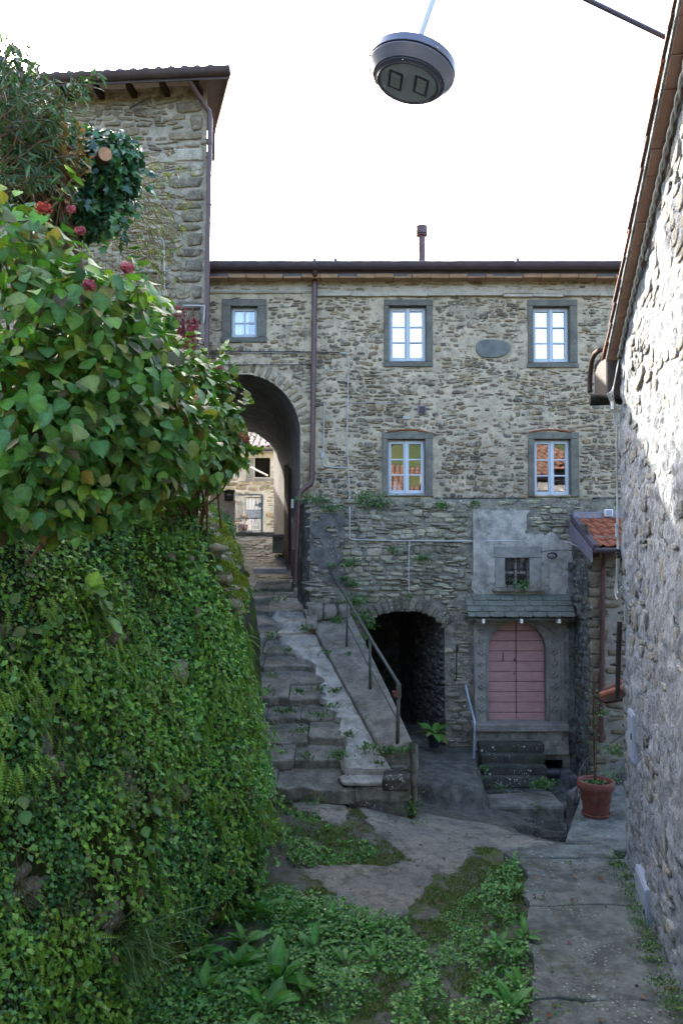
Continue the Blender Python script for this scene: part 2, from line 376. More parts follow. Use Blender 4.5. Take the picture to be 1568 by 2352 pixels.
def palette(n, pal, g, var=.14):
    pal = np.array(pal); a = pal[g.integers(0, len(pal), n)]; b = pal[g.integers(0, len(pal), n)]
    f = g.uniform(0, .6, (n, 1)); c = a*(1-f)+b*f
    return np.clip(c*(1+g.normal(0, var, (n, 1))), .01, .9)
def emit(parent, O, S, T, geo, cols, mat, order, nparts, name, stuff):
    O, S, T = Vector(O), Vector(S), Vector(T); N = S.cross(T)
    A = np.array([S, T, N]); w = geo @ A+np.array(O)
    vc = np.repeat(cols[:, None, :], geo.shape[1], 1)
    for i in order[:nparts]: mk(name, w[i], SF, mat, parent, smooth=True, col=vc[i])
    rest = order[nparts:]
    if len(rest):
        m = geo.shape[1]; f = np.concatenate([np.array([q+[q[0]] if len(q) == 3 else q for q in SF])+k*m for k in range(len(rest))])
        fl = [list(q[:3]) if q[3] == q[0] else list(q) for q in f.tolist()]
        mk(stuff, w[rest].reshape(-1, 3), fl, mat, parent, smooth=True, col=vc[rest].reshape(-1, 3), kind='stuff')
def rubble(parent, O, S, T, rect, hole, wr, hr, dep, pal, mat, nparts=300, seed=1, gap=.016, warp=.07, name='stone', stuff='small_stones', bury=None, eye=True, drop=.0, round_=.62):
    g = np.random.default_rng(seed); s0, s1, t0, t1 = rect; rows = []
    t = t0
    while t < t1:
        h = g.uniform(*hr)*(1.35 if g.random() < .12 else 1); s = s0-g.uniform(0, .2)
        while s < s1:
            w = g.uniform(*wr)*(1.5 if g.random() < .1 else 1)
            r = g.random()
            if r < .22 and h > hr[0]*1.3:
                k = g.uniform(.4, .6); rows += [(s+w/2, t+h*k/2, w, h*k), (s+w/2, t+h*(1+k)/2, w, h*(1-k))]
            elif r > .93: rows += [(s+w/2, t+h/2, w, h*1.25)]
            else: rows += [(s+w/2, t+h/2, w, h*g.uniform(.85, 1.05))]
            s += w
        t += h
    a = np.array(rows); s, t, w, h = a.T
    ww = lambda x, y: warp*2*(fbm(x/1.1+seed*7.3, y/.6, seed, 2)-.5)
    s = s+g.normal(0, .018, len(s)); t = t+g.normal(0, .012, len(s)); d0 = ww(s, t); rot = (ww(s+.1, t)-ww(s-.1, t))/.2*.9+g.normal(0, .08, len(s)); t = t+d0
    w = np.maximum(w-gap*g.uniform(.6, 2.2, len(w)), .03); h = np.maximum(h-gap*g.uniform(.6, 1.8, len(h)), .022)
    ok = (s > s0-.02) & (s < s1+.02) & (t > t0-.02) & (t < t1) & (g.random(len(s)) > drop)
    for dx, dy in ((0, 0), (.46, 0), (-.46, 0), (0, .46), (0, -.46), (.4, .4), (-.4, .4), (.4, -.4), (-.4, -.4)):
        ok &= ~hole(s+dx*w, t+dy*h)
    s, t, w, h, rot = (q[ok] for q in (s, t, w, h, rot)); n = len(s)
    d = g.uniform(dep[0], dep[1], n)
    geo = stones_geo(s, t, w, h, d, rot, g, round_); cols = palette(n, pal, g)
    c = np.outer(s, S)+np.outer(t, T)+np.array(O); dist = (c**2).sum(1)
    vis = np.abs(c[:, 0]/np.maximum(c[:, 1], .1)) < .44
    order = np.argsort(-(w*h/dist)*(vis+.01))
    emit(parent, O, S, T, geo, cols, mat, order, nparts, name, stuff)
    return n
def wallgrid(name, parent, O, S, T, rect, hole, mat, step=.045, amp=.02, base=-.004, seed=3, sc=(7, 9), kind=None):
    s0, s1, t0, t1 = rect; ns = max(2, int((s1-s0)/step)); ntt = max(2, int((t1-t0)/step))
    a = np.linspace(s0, s1, ns+1); b = np.linspace(t0, t1, ntt+1); X, Y = np.meshgrid(a, b)
    d = base+amp*(fbm(X*sc[0], Y*sc[1], seed, 3)-.3)+amp*.8*(fbm(X*1.3, Y*1.3, seed+5, 2)-.5)
    O, S, T = Vector(O), Vector(S), Vector(T); N = S.cross(T)
    V = X[..., None]*np.array(S)+Y[..., None]*np.array(T)+d[..., None]*np.array(N)+np.array(O)
    xc = (X[:-1, :-1]+X[1:, 1:])/2; yc = (Y[:-1, :-1]+Y[1:, 1:])/2
    keep = ~hole(xc, yc)
    i, j = np.nonzero(keep); q = i*(ns+1)+j
    f = np.stack([q, q+1, q+ns+2, q+ns+1], 1)
    used = np.unique(f); rem = np.full((ns+1)*(ntt+1), -1); rem[used] = np.arange(len(used))
    return mk(name, V.reshape(-1, 3)[used], rem[f], mat, parent, smooth=True, kind=kind)
def custom_stones(parent, O, S, T, specs, cols, mat, seed=5, name='quoin_stone', round_=.4):
    g = np.random.default_rng(seed); a = np.array(specs, float)
    geo = stones_geo(a[:, 0], a[:, 1], a[:, 2], a[:, 3], a[:, 4], a[:, 5], g, round_)
    emit(parent, O, S, T, geo, np.array(cols, float), mat, list(range(len(a))), len(a), name, '')
nohole = lambda s, t: np.zeros(np.shape(s), bool)
def rects(*rs):
    def h(s, t):
        r = np.zeros(np.shape(s), bool)
        for a, b, c, d in rs: r |= (s > a) & (s < b) & (t > c) & (t < d)
        return r
    return h
def archhole(cx, hw, zs, rise, zf, m=0.):
    return lambda s, t: (np.abs(s-cx) < hw+m) & (t > zf) & ((t < zs) | (((s-cx)/(hw+m))**2+((t-zs)/(rise+m))**2 < 1))
def either(*hs):
    def h(s, t):
        r = np.zeros(np.shape(s), bool)
        for q in hs: r |= q(s, t)
        return r
    return h
def section(cx, hw, zf, zs, rise, n=16):
    p = [(cx+hw, zf+(zs-zf)*k/5) for k in range(5)]
    p += [(cx+hw*math.cos(math.pi*k/n), zs+rise*math.sin(math.pi*k/n)) for k in range(n+1)]
    return p+[(cx-hw, zs+(zf-zs)*k/5) for k in range(1, 6)]
def loft(name, mat, parent, secs, amp=.02, seed=4, cap=False):
    """secs: list of (Y, section points); lumpy vault."""
    v = []; m = len(secs[0][1]); f = []
    for i, (Y, pts) in enumerate(secs):
        for k, (x, z) in enumerate(pts):
            e = amp*(fbm(np.array([k*.9]), np.array([Y*3.]), seed, 3)[0]-.5)*2 if i else 0
            e2 = amp*(fbm(np.array([k*.9+50]), np.array([Y*3.]), seed, 3)[0]-.5)*2 if i else 0
            v.append((x+e, Y, z+e2))
    for i in range(len(secs)-1):
        for k in range(m-1): f.append([i*m+k, i*m+k+1, (i+1)*m+k+1, (i+1)*m+k])
    if cap: f.append(list(range((len(secs)-1)*m, len(secs)*m)))
    return mk(name, v, f, mat, parent, smooth=True)
def lerpsec(a, b, t): return [(p[0]*(1-t)+q[0]*t, p[1]*(1-t)+q[1]*t) for p, q in zip(a, b)]

EX, EY, EZ = Vector((1, 0, 0)), Vector((0, 1, 0)), Vector((0, 0, 1))
PAL_F = [(.21, .18, .13), (.165, .15, .12), (.13, .135, .125), (.26, .215, .14), (.11, .108, .10), (.27, .25, .20), (.19, .175, .145), (.16, .155, .14), (.25, .21, .15)]
PAL_T = [(.25, .21, .15), (.22, .185, .13), (.28, .24, .17), (.19, .165, .125), (.24, .205, .15), (.30, .26, .19)]
PAL_R = [(.24, .235, .215), (.28, .27, .24), (.20, .20, .19), (.25, .24, .215), (.17, .17, .165), (.27, .25, .21)]
PAL_A = [(.17, .15, .11), (.15, .14, .115), (.20, .175, .13), (.13, .125, .105), (.22, .19, .14)]

# ================================================================== main house
YF, YL = 15.0, 14.5
fx = lambda u, Y=YF: P(u, 1100, Y).x
fz = lambda v, Y=YF: P(784, v, Y).z
house = thing('stone_house', 'long rubble stone house with four pale blue windows and an arched passage', 'house', (2, 15, -4))
ACX, AHW, AZS, ARISE = fx(555), fx(690)-fx(555), fz(1000), fz(859)-fz(1000)
front_arch = archhole(ACX, AHW, AZS, ARISE, -9)
WINS = []     # opening and frame of each window in pixels
WINS.append(dict(o=(882, 994, 688, 843), i=(894, 980, 703, 831)))
WINS.append(dict(o=(1213, 1328, 689, 845), i=(1226, 1311, 704, 833)))
WINS.append(dict(o=(877, 993, 993, 1140), i=(890, 976, 1009, 1137)))
WINS.append(dict(o=(1212, 1328, 993, 1141), i=(1226, 1310, 1009, 1140)))
SMALLW = dict(o=(508, 611, 687, 787), i=(528, 590, 704, 775))
def wr(d, m=0.): u0, u1, v0, v1 = d; return (fx(u0)-m, fx(u1)+m, fz(v1)-m, fz(v0)+m)
winholes = rects(*[wr(w['o'], -.035) for w in WINS+[SMALLW]])
OV = (fx(1132), fz(801), fx(1172)-fx(1132), fz(780)-fz(801))
ovhole = lambda s, t: ((s-OV[0])/OV[2])**2+((t-OV[1])/OV[3])**2 < 1
ZTOP, ZLOW = fz(634), fz(1150)
low_gone = lambda s, t: (s > fx(694)) & (t < ZLOW-.12)
X0, X1 = fx(462), 8.0
g1 = wallgrid('wall', house, (0, YF, 0), EX, EZ, (X0, X1, -1.4, ZTOP+.3), either(winholes, lambda s, t: front_arch(s, t), low_gone), M['mortar'], .03, .042, -.004, 3)
vous = archhole(ACX, AHW, AZS, ARISE, -9, .27)
quoin_pipe = rects((fx(694), fx(714), fz(1140), fz(930)))
rubble(g1, (0, YF, 0), EX, EZ, (X0, fx(1470), -1.2, fz(684)), either(rects(*[wr(w['o'], .005) for w in WINS+[SMALLW]]), vous, low_gone, ovhole, quoin_pipe), (.07, .22), (.045, .105), (.002, .028), PAL_F, M['stone'], 300, 21, .012, .12, drop=.05)
# voussoirs of the passage arch, squared jamb stones below them
sp = []; cc = []
g = np.random.default_rng(8)
for k in range(26):
    a = math.pi*(.03+.94*k/25); sp.append((ACX+(AHW+.13)*math.cos(a), AZS+(ARISE+.13)*math.sin(a), g.uniform(.20, .27), g.uniform(.07, .115), g.uniform(.012, .03), math.atan2(math.sin(a)*AHW, math.cos(a)*ARISE)))
z = AZS-.1
while z > -.75:
    h = g.uniform(.16, .34); sp.append((fx(704), z-h/2, .155, h-.02, .03, 0)); z -= h
custom_stones(g1, (0, YF, 0), EX, EZ, sp, palette(len(sp), [(.26, .235, .18), (.21, .195, .155), (.30, .27, .2)], g), M['stone'], 5, 'arch_stone')
# plastered band, string course, cornice bricks, gutter
wallgrid('plaster_band', house, (0, YF-.022, 0), EX, EZ, (X0, X1, fz(674), ZTOP+.05), nohole, M['band'], .05, .03, 0, 15)
rubble(house, (0, YF-.022, 0), EX, EZ, (X0, fx(1470), fz(668), ZTOP-.02), nohole, (.10, .3), (.04, .09), (.004, .022), [(.30, .26, .19), (.22, .2, .155), (.36, .32, .25)], M['stone'], 60, 22, .012, .05, drop=.35, name='band_stone', stuff='small_band_stones')
b = MB()
xx = fx(724)
while xx < X1:
    w = rng.uniform(.5, .9); dz = rng.uniform(-.012, .012); zc = fz(679)+dz
    b.hexa([(xx, YF-.075, zc-.028), (xx+w-.006, YF-.075, zc-.028+rng.uniform(-.01, .01)), (xx+w-.006, YF+.02, zc-.04), (xx, YF+.02, zc-.04), (xx, YF-.06, zc+.03), (xx+w-.006, YF-.06, zc+.03+rng.uniform(-.008, .008)), (xx+w-.006, YF+.02, zc+.045), (xx, YF+.02, zc+.045)]); xx += w
for x in (0,):
    b.box(X0, fx(718), YF-.045, YF+.02, fz(670)-.018, fz(670)+.02)
b.build('string_course', M['band'], house, bevel=.01)
x = X0; zb = fz(637, 14.8)
bm_ = MB().box(-.165, .165, -.13, .13, -.036, .036)
cb = mk('cornice_brick', bm_.v, bm_.f, M['cbrick'], house, bevel=.006)
cb.location = Vector((x, 14.86, zb+.005))-WL[house]
while x < X1:
    x += .345; c = cb.copy(); COL.objects.link(c); c.location = Vector((x, 14.86+rng.uniform(-.012, .012), zb+.005+rng.uniform(-.005, .005)))-WL[house]; c.rotation_euler = (0, rng.uniform(-.012, .012), rng.uniform(-.02, .02))
def gutter(name, a, b_, r, mat, parent, n=9, lip=.018):
    a, b_ = Vector(a), Vector(b_); d = (b_-a).normalized(); side = d.cross(EZ).normalized(); v = []; f = []
    prof = [(-r, lip), (-r*1.08, 0)]+[(-r*math.cos(math.pi*k/n), -r*math.sin(math.pi*k/n)) for k in range(1, n)]+[(r*1.08, 0), (r, lip), (r*.88, lip*.4)]
    inner = [(p[0]*.9, p[1]*.9+.004) for p in prof[::-1]]
    loop = prof+inner; m = len(loop)
    for e in (a, b_):
        for p in loop: v.append(e+side*p[0]+EZ*p[1])
    f = [[k, (k+1) % m, m+(k+1) % m, m+k] for k in range(m)]
    # closed ends
    for o in (0, m): f.append([o+k for k in range(len(prof))])
    return mk(name, v, f, mat, parent, smooth=True, autos=40)
zg = fz(606, 14.62)
gutter('gutter', (X0-.02, 14.62, zg), (X1, 14.62, zg), .105, M['gutter'], house)
b = MB(); b.box(X0-.02, X1, 14.735, 14.76, zg-.19, zg+.01); b.build('fascia_board', M['gutter'], house)
# joints of the gutter
for u in (722, 770, 1190):
    q = MB(); x = fx(u, 14.62)
    q.tube([(x-.03, 14.62+.002, zg-.002), (x+.03, 14.62+.002, zg-.002)], .112, 14); q.build('gutter_joint', M['gutter'], house, smooth=True, autos=40)
# roof behind the gutter
zr = zg-.03
b = MB(); b.hexa([(X0, 14.6, zr), (X1+3, 14.6, zr), (X1+3, 18.6, zr+1.25), (X0, 18.6, zr+1.25), (X0, 14.6, zr+.05), (X1+3, 14.6, zr+.05), (X1+3, 18.6, zr+1.3), (X0, 18.6, zr+1.3)])
b.hexa([(X0, 18.6, zr+1.25), (X1+3, 18.6, zr+1.25), (X1+3, 21, zr+.4), (X0, 21, zr+.4), (X0, 18.6, zr+1.3), (X1+3, 18.6, zr+1.3), (X1+3, 21, zr+.45), (X0, 21, zr+.45)])
roof = b.build('roof', M['oldtile'], house)
def barrel(L=.42, r0=.085, r1=.07, n=7, th=.014):
    v = []; f = []
    for (rr, ins) in ((0, 0), (th, 1)):
        for e, r in ((0, r0), (L, r1)):
            for k in range(n+1):
                t = math.pi*k/n; v.append(((r-rr)*math.cos(t), e, (r-rr)*math.sin(t)*.8))
    m = n+1
    for k in range(n):
        f += [[k, k+1, m+k+1, m+k], [2*m+k+1, 2*m+k, 3*m+k, 3*m+k+1], [k+1, k, 2*m+k, 2*m+k+1], [m+k, m+k+1, 3*m+k+1, 3*m+k]]
    f += [[0, m, 3*m, 2*m], [n, 2*m+n, 3*m+n, m+n]]
    return v, f
def tile_row(parent, a, b_, pitch, slope, mat, L=.42, r=.085, jit=.012, name='roof_tile', up=None):
    a, b_ = Vector(a), Vector(b_); d = b_-a; n = max(1, int(d.length/pitch)); d.normalize()
    back = Vector((-d.y, d.x, 0)); back.normalize(); fw = (back*math.cos(slope)+EZ*math.sin(slope)).normalized(); nn = d.cross(fw)
    v, f = barrel(L, r, r*.84); me = bpy.data.meshes.new('barrel_tile'); me.from_pydata(v, [], f); me.polygons.foreach_set('use_smooth', [True]*len(me.polygons)); me.materials.append(mat)
    for k in range(n):
        p = a+d*(pitch*(k+.5)+rng.uniform(-jit, jit))+EZ*rng.uniform(-jit, jit)*.5
        inst(name, me, Matrix.Translation(p) @ Matrix((d, fw, nn)).transposed().to_4x4(), parent)
tile_row(roof, (X0, 14.72, zr-.045), (fx(1480), 14.72, zr-.045), .23, .3, M['oldtile'], .45, .07, .01)
# flue on the roof
fl = MB(); c = Vector((fx(970, 16.2), 16.2, 0)); z0, z1 = zr+.3, fz(520, 16.2)
fl.lathe([(.0, z0), (.075, z0), (.075, z1-.22), (.10, z1-.21), (.12, z1-.2), (.12, z1-.185), (.105, z1-.175), (.105, z1-.17), (.125, z1-.165), (.125, z1-.005), (.115, z1), (0, z1)], c, 20)
fl.build('flue', M['copper'], house, smooth=True, autos=40)
# rear wall, closing the house
b = MB(); zt = zr+.4
b.box(-1.68, X1+3, 20.25, 20.5, -3, zt); b.box(-1.68-2.32, -1.68, 20.25, 20.5, 2.95, zt); b.box(-9, -4.0, 20.25, 20.5, -3, zt)
b.box(X1+2.7, X1+3, 15.1, 20.25, -3, zt); b.build('rear_wall', M['beige'], house)

def window(w, rows=3, two=True, yaw=0.):
    x0, x1, z0, z1 = wr(w['o']); a0, a1, c0, c1 = wr(w['i']); yc = YF+.13; fy = YF-.034
    p = MB()
    fw = .022
    p.box(a0, a0+fw, yc-.02, yc+.03, c0, c1); p.box(a1-fw, a1, yc-.02, yc+.03, c0, c1); p.box(a0+fw, a1-fw, yc-.02, yc+.03, c1-fw, c1); p.box(a0+fw, a1-fw, yc-.02, yc+.03, c0, c0+.03)
    win = p.build('window', M['paint'], house, bevel=.004)
    j = lambda: rng.uniform(-.006, .006)
    for nm, bx in (('lintel', (x0, x1, c1+.003, z1)), ('sill', (x0-.01, x1+.01, z0, c0-.003))):
        q = MB(); q.box(bx[0]+j(), bx[1]+j(), fy+j()*.6-(.012 if nm == 'sill' else 0), YF+.24, bx[2], bx[3]+j()); q.build(nm, M['serena'], win, bevel=.012)
    for (s0, s1) in ((x0, a0), (a1, x1)):
        q = MB(); q.box(s0+j(), s1+j()*.4, fy+j()*.6, YF+.24, c0-.001, c1+.001); q.build('jamb', M['serena'], win, bevel=.012)
    nl = 2 if two else 1; mid = (a0+a1)/2
    spans = [(a0+fw, mid-.001), (mid+.001, a1-fw)] if two else [(a0+fw, a1-fw)]
    for si, (l0, l1) in enumerate(spans):
        q = MB(); y0, y1 = yc-.035-(.012*si), yc+.012; st = .05 if two else .042; b0, b1 = c0+.03, c1-fw
        q.box(l0, l0+st, y0, y1, b0, b1); q.box(l1-st, l1, y0, y1, b0, b1); q.box(l0+st, l1-st, y0+.002, y1-.002, b0, b0+.065 if two else b0+.045); q.box(l0+st, l1-st, y0+.002, y1-.002, b1-.06 if two else b1-.04, b1)
        gb0, gb1 = b0+(.065 if two else .045), b1-(.06 if two else .04); hh = (gb1-gb0)/rows
        for k in range(1, rows): q.box(l0+st, l1-st, y0+.006, y1-.004, gb0+hh*k-.014, gb0+hh*k+.014)
        cols = [(l0+st, l1-st)]
        if not two:
            m_ = (l0+l1)/2; q.box(m_-.014, m_+.014, y0+.005, y1-.003, gb0, gb1); cols = [(l0+st, m_-.014), (m_+.014, l1-st)]
        if two and si: q.box(l0-.02, l0+.024, y0-.014, y0+.004, b0, b1)
        q.build('sash', M['paint'], win, bevel=.005)
        for (g0, g1) in cols:
            for k in range(rows):
                m = MB(); tx, tz = rng.uniform(-.0018, .0018)+yaw*(g1-g0)/2, rng.uniform(-.002, .002); zz0, zz1 = gb0+hh*k+.010, gb0+hh*(k+1)-.010; ya = yc-.008
                m.hexa([(g0-.006, ya-tx-tz, zz0), (g1+.006, ya+tx-tz, zz0), (g1+.006, ya+tx-tz+.004, zz0), (g0-.006, ya-tx-tz+.004, zz0), (g0-.006, ya-tx+tz, zz1), (g1+.006, ya+tx+tz, zz1), (g1+.006, ya+tx+tz+.004, zz1), (g0-.006, ya-tx+tz+.004, zz1)])
                m.build('pane', M['glass'] if two else M['dglass'], win)
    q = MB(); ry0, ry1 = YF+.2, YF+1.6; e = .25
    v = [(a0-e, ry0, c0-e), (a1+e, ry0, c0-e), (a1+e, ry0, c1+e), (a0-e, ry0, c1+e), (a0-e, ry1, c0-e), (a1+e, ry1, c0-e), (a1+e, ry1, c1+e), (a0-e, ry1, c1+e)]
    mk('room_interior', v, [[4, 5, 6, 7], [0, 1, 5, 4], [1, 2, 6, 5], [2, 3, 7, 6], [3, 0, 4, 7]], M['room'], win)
    return win
for w, yw in zip(WINS, (0, 0, -.06, 0)): window(w, 3, True, yw)
sw = window(SMALLW, 2, False)
a0, a1, c0, c1 = wr(SMALLW['i'])
q = MB(); n = 14; v = []; f = []
for k in range(n+1):
    x = a0+.03+(a1-a0-.06)*.62*k/n; y = YF+.19+.012*math.sin(k*1.9)
    v += [(x, y, c0+.03), (x+.02*math.sin(k), y, c1-.03)]
    v += [(x, y+.004, c0+.03), (x+.02*math.sin(k), y+.004, c1-.03)]
for k in range(n): f += [[4*k, 4*k+4, 4*k+5, 4*k+1], [4*k+6, 4*k+2, 4*k+3, 4*k+7]]
mk('curtain', v, f, M['curtain'], sw, smooth=True)
# brick relieving pieces over the two lower windows
for uc in (935, 1262):
    for k in range(6):
        t = (k-2.5)/3; u = uc+t*48; vv = 987+6*t*t
        q = MB(); p0 = P(u, vv, YF-.02); q.obox(p0, (.075, 0, -.012*t*2.2), (0, .028, 0), (.001*t, 0, .010)); q.build('relieving_brick', M['tile'], house, bevel=.005)
# pale patches of mortar by the upper sills
# oval plaque
pl = []
for k in range(28):
    a = 2*math.pi*k/28; r = 1+.035*math.sin(3*a+1)+rng.uniform(-.015, .015); e = .8
    pl.append((OV[0]+OV[2]*r*math.copysign(abs(math.cos(a))**.85, math.cos(a)), YF+.01, OV[1]+OV[3]*r*math.copysign(abs(math.sin(a))**.85, math.sin(a))))
MB().prism(pl, (0, -.05, 0)).build('oval_plaque', plain('blue_grey_plaque', (.17, .18, .165), .8, .3, 0, .3, 7, .3, 40, dirt=(.1, .1, .09)), house, bevel=.012)
# vent grille and small plate
q = MB(); c = P(968, 942, YF); q.box(c.x-.075, c.x+.075, YF-.045, YF, c.z-.085, c.z+.085); vg = q.build('vent_grille', M['flash'], house, bevel=.006)
for k in range(6):
    q = MB(); z = c.z-.06+.024*k; q.obox((c.x, YF-.05, z), (.06, 0, 0), (0, .008, .006), (0, -.001, .004)); q.build('louvre', M['gutter'], vg)
q = MB(); c = P(932, 960, YF); q.obox((c.x, YF-.03, c.z), (.06, 0, .004), (0, .02, 0), (-.002, 0, .028)); q.build('small_plate', M['grey'], house, bevel=.004)
# dark projecting slabs under the lower windows
for (ua, ub) in ((1001, 1085), (1086, 1206), (1366, 1470)):
    q = MB(); za, zb_ = fz(1158, 14.8), fz(1143, 14.8); xa, xb = fx(ua, 14.8), fx(ub, 14.8)
    q.hexa([(xa, 14.8, za+.01), (xb, 14.79, za), (xb, 15.05, za), (xa, 15.05, za), (xa, 14.81, zb_), (xb, 14.80, zb_-.012), (xb, 15.05, zb_+.02), (xa, 15.05, zb_+.02)]); q.build('ledge_slab', M['dstep'], house, bevel=.014)

# downpipe with its offset, brackets
def pipe(name, pts, r, mat, parent, n=12, clips=(), sm=0):
    b = MB(); p = smoothpath(pts, sm) if sm else pts; b.tube(p, r, n); o = b.build(name, mat, parent, smooth=True, autos=50)
    for c, ax in clips:
        q = MB(); c = Vector(c); ax = Vector(ax).normalized()*.018; q.tube([c-ax, c+ax], r*1.18, n); q.build('pipe_clip', mat, o, smooth=True, autos=40)
    return o
yp = 14.88
pts = [P(723, 618, 14.66), P(723, 628, 14.68), P(723, 640, yp), P(722.5, 660, yp), P(716.5, 1100, yp), P(714, 1112, yp), P(697, 1122, 14.84), P(689, 1132, 14.83), P(688, 1145, 14.83), P(679, 1318, 14.72), P(679, 1331, 14.72)]
pipe('downpipe', pts, .05, M['copper'], house, 12, [(P(721, 745, yp), (0, 0, 1)), (P(718.5, 930, yp), (0, 0, 1)), (P(686, 1205, 14.79), (0, 0, 1))])
pipe('waste_pipe', [P(672, 1262, 14.78), P(671, 1305, 14.76), P(671, 1322, 14.74)], .02, M['iron'], house, 8)
# conduits and cables across the front
tub = lambda name, pts, r, mat, parent, n=6, sm=3: MB().tube(smoothpath(pts, sm), r, n).build(name, mat, parent, smooth=True)
cy = 14.955
tub('conduit', [P(482, 808, cy), P(600, 809.5, cy), P(782, 810.5, cy), P(796, 814, cy), P(800, 826, cy), P(798, 930, cy), P(797, 1020, cy), P(801, 1100, cy), P(802, 1150, 14.9), P(803, 1165, 14.46), P(803, 1225, 14.455), P(806, 1238, 14.455), P(840, 1240, 14.45), P(930, 1242, 14.455), P(1100, 1243, 14.455), P(1240, 1242, 14.455), P(1300, 1245, 14.45), P(1318, 1252, 14.2), P(1340, 1262, 13.8), P(1352, 1266, 13.5), P(1440, 1268, 13.5)], .0125, M['grey'], house)
tub('cable', [P(482, 838, cy), P(600, 838, cy), P(716, 838, cy)], .009, M['wirem'], house)
tub('cable', [P(482, 806, cy-.02), P(640, 807.5, cy-.02), P(780, 809, cy-.02)], .008, M['wirem'], house)
tub('cable', [P(800, 926, cy), P(860, 924, cy), P(905, 928, cy)], .006, M['grey'], house)
tub('conduit', [P(745, 925, cy), P(742, 1040, cy), P(742, 1060, cy), P(748, 1072, cy), P(797, 1074, cy)], .012, M['grey'], house)
q = MB(); c = P(741, 1046, YF); q.box(c.x-.035, c.x+.035, YF-.06, YF, c.z-.06, c.z+.06); q.build('junction_box', M['grey'], house, bevel=.006)
tub('conduit', [P(940, 1243, 14.455), P(938, 1300, 14.455), P(939, 1372, 14.455)], .011, M['grey'], house)

# vault of the upper passage
s0 = section(ACX, AHW, -.9, AZS, ARISE); s1 = section(-1.72-AHW, AHW, .1, fz(1045, 20.2), .66)
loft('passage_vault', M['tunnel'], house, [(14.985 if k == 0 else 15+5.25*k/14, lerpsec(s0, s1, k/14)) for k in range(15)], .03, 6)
# dark doorway in the side of the passage
pr = lambda Y: ACX+AHW+(-1.72-ACX-AHW)*(Y-15)/5.2
fl_z = lambda Y: -.80+(Y-15)/5.2*1.04
q = MB()
ya, yb = 16.55, 17.35
q.hexa([(pr(ya)-.05, ya, fl_z(ya)), (pr(ya)+.1, ya, fl_z(ya)), (pr(yb)+.1, yb, fl_z(yb)), (pr(yb)-.05, yb, fl_z(yb)), (pr(ya)-.05, ya, fl_z(ya)+2.0), (pr(ya)+.1, ya, fl_z(ya)+2.0), (pr(yb)+.1, yb, fl_z(yb)+2.0), (pr(yb)-.05, yb, fl_z(yb)+2.0)])
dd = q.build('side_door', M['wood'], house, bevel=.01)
q = MB(); y = 18.2; q.box(pr(y)-.34, pr(y)+.1, y-.3, y+.3, fl_z(y)+.27, fl_z(y)+.33); q.box(pr(y)-.2, pr(y)+.1, y-.2, y+.2, fl_z(y)-.1, fl_z(y)+.27); q.build('stone_bench', M['slab'], house, bevel=.012)
q = MB(); q.obox((pr(16.1)-.02, 16.1, fl_z(16.1)+1.35), (.02, 0, 0), (-.01, .05, 0), (0, 0, .09)); q.build('bell_plate', M['white'], house)

# ------------------------------------------------------------------ projecting lower block
lx = lambda u: fx(u, YL); lz = lambda v: fz(v, YL)
BX0 = lx(715); AX = 4.2
PC = ((lx(1018)+lx(838))/2, (lx(1018)-lx(838))/2, lz(1440), lz(1403)-lz(1440))
phole = archhole(*PC, -9)
door = dict(x0=lx(1117), x1=lx(1248), z0=lz(1662), zt=lz(1426)); door['cx'] = (door['x0']+door['x1'])/2; door['hw'] = (door['x1']-door['x0'])/2; door['zs'] = lz(1497)
sx0, sx1, sz0, sz1 = lx(1084), lx(1287), lz(1664), lz(1421)
bw = (lx(1156), lx(1212), lz(1350), lz(1281)); bo = (lx(1131), lx(1240), lz(1356), lz(1254))
niche = (lx(1241), lx(1283), lz(1800), lz(1742))
lh = either(phole, rects((sx0+.05, sx1-.05, sz0-.1, sz1-.05), (bo[0]+.05, bo[1]-.05, bo[2]+.04, bo[3]-.05), niche))
g2 = wallgrid('lower_wall', house, (0, YL, 0), EX, EZ, (BX0-.03, 5.2, -4.7, lz(1147)), lh, M['lmortar'], .035, .036, -.002, 31)
pz = lambda s, t: (s > lx(1081)) & (s < lx(1345)) & (t < lz(1160)) & ~((s > lx(1205)) & (t > lz(1245)) & (s < lx(1330)))
rubble(g2, (0, YL, 0), EX, EZ, (BX0, AX+.1, -4.5, lz(1152)), either(archhole(PC[0], PC[1], PC[2], PC[3], -9, .0), lambda s, t: archhole(PC[0], PC[1]+.0, PC[2], PC[3], -9, .22)(s, t) & (t > PC[2]-.02), pz, rects((bo[0]-.02, bo[1]+.02, bo[2]-.05, bo[3]+.02))), (.10, .32), (.045, .12), (.012, .05), [(.27, .255, .20), (.23, .22, .175), (.31, .295, .235), (.18, .172, .14), (.25, .235, .18), (.15, .145, .12)], M['lstone'], 300, 37, .014, .09)
sp = []
for k in range(17):
    a = math.pi*(.06+.88*k/16); sp.append((PC[0]+(PC[1]+.06)*math.cos(a), PC[2]+(PC[3]+.13)*math.sin(a)-.01, g.uniform(.20, .30), g.uniform(.075, .12), g.uniform(.02, .045), math.radians(90)+(math.cos(a)*-.75)))
custom_stones(g2, (0, YL, 0), EX, EZ, sp, palette(len(sp), [(.15, .14, .11), (.12, .115, .095)], g), M['lstone'], 9, 'arch_stone')
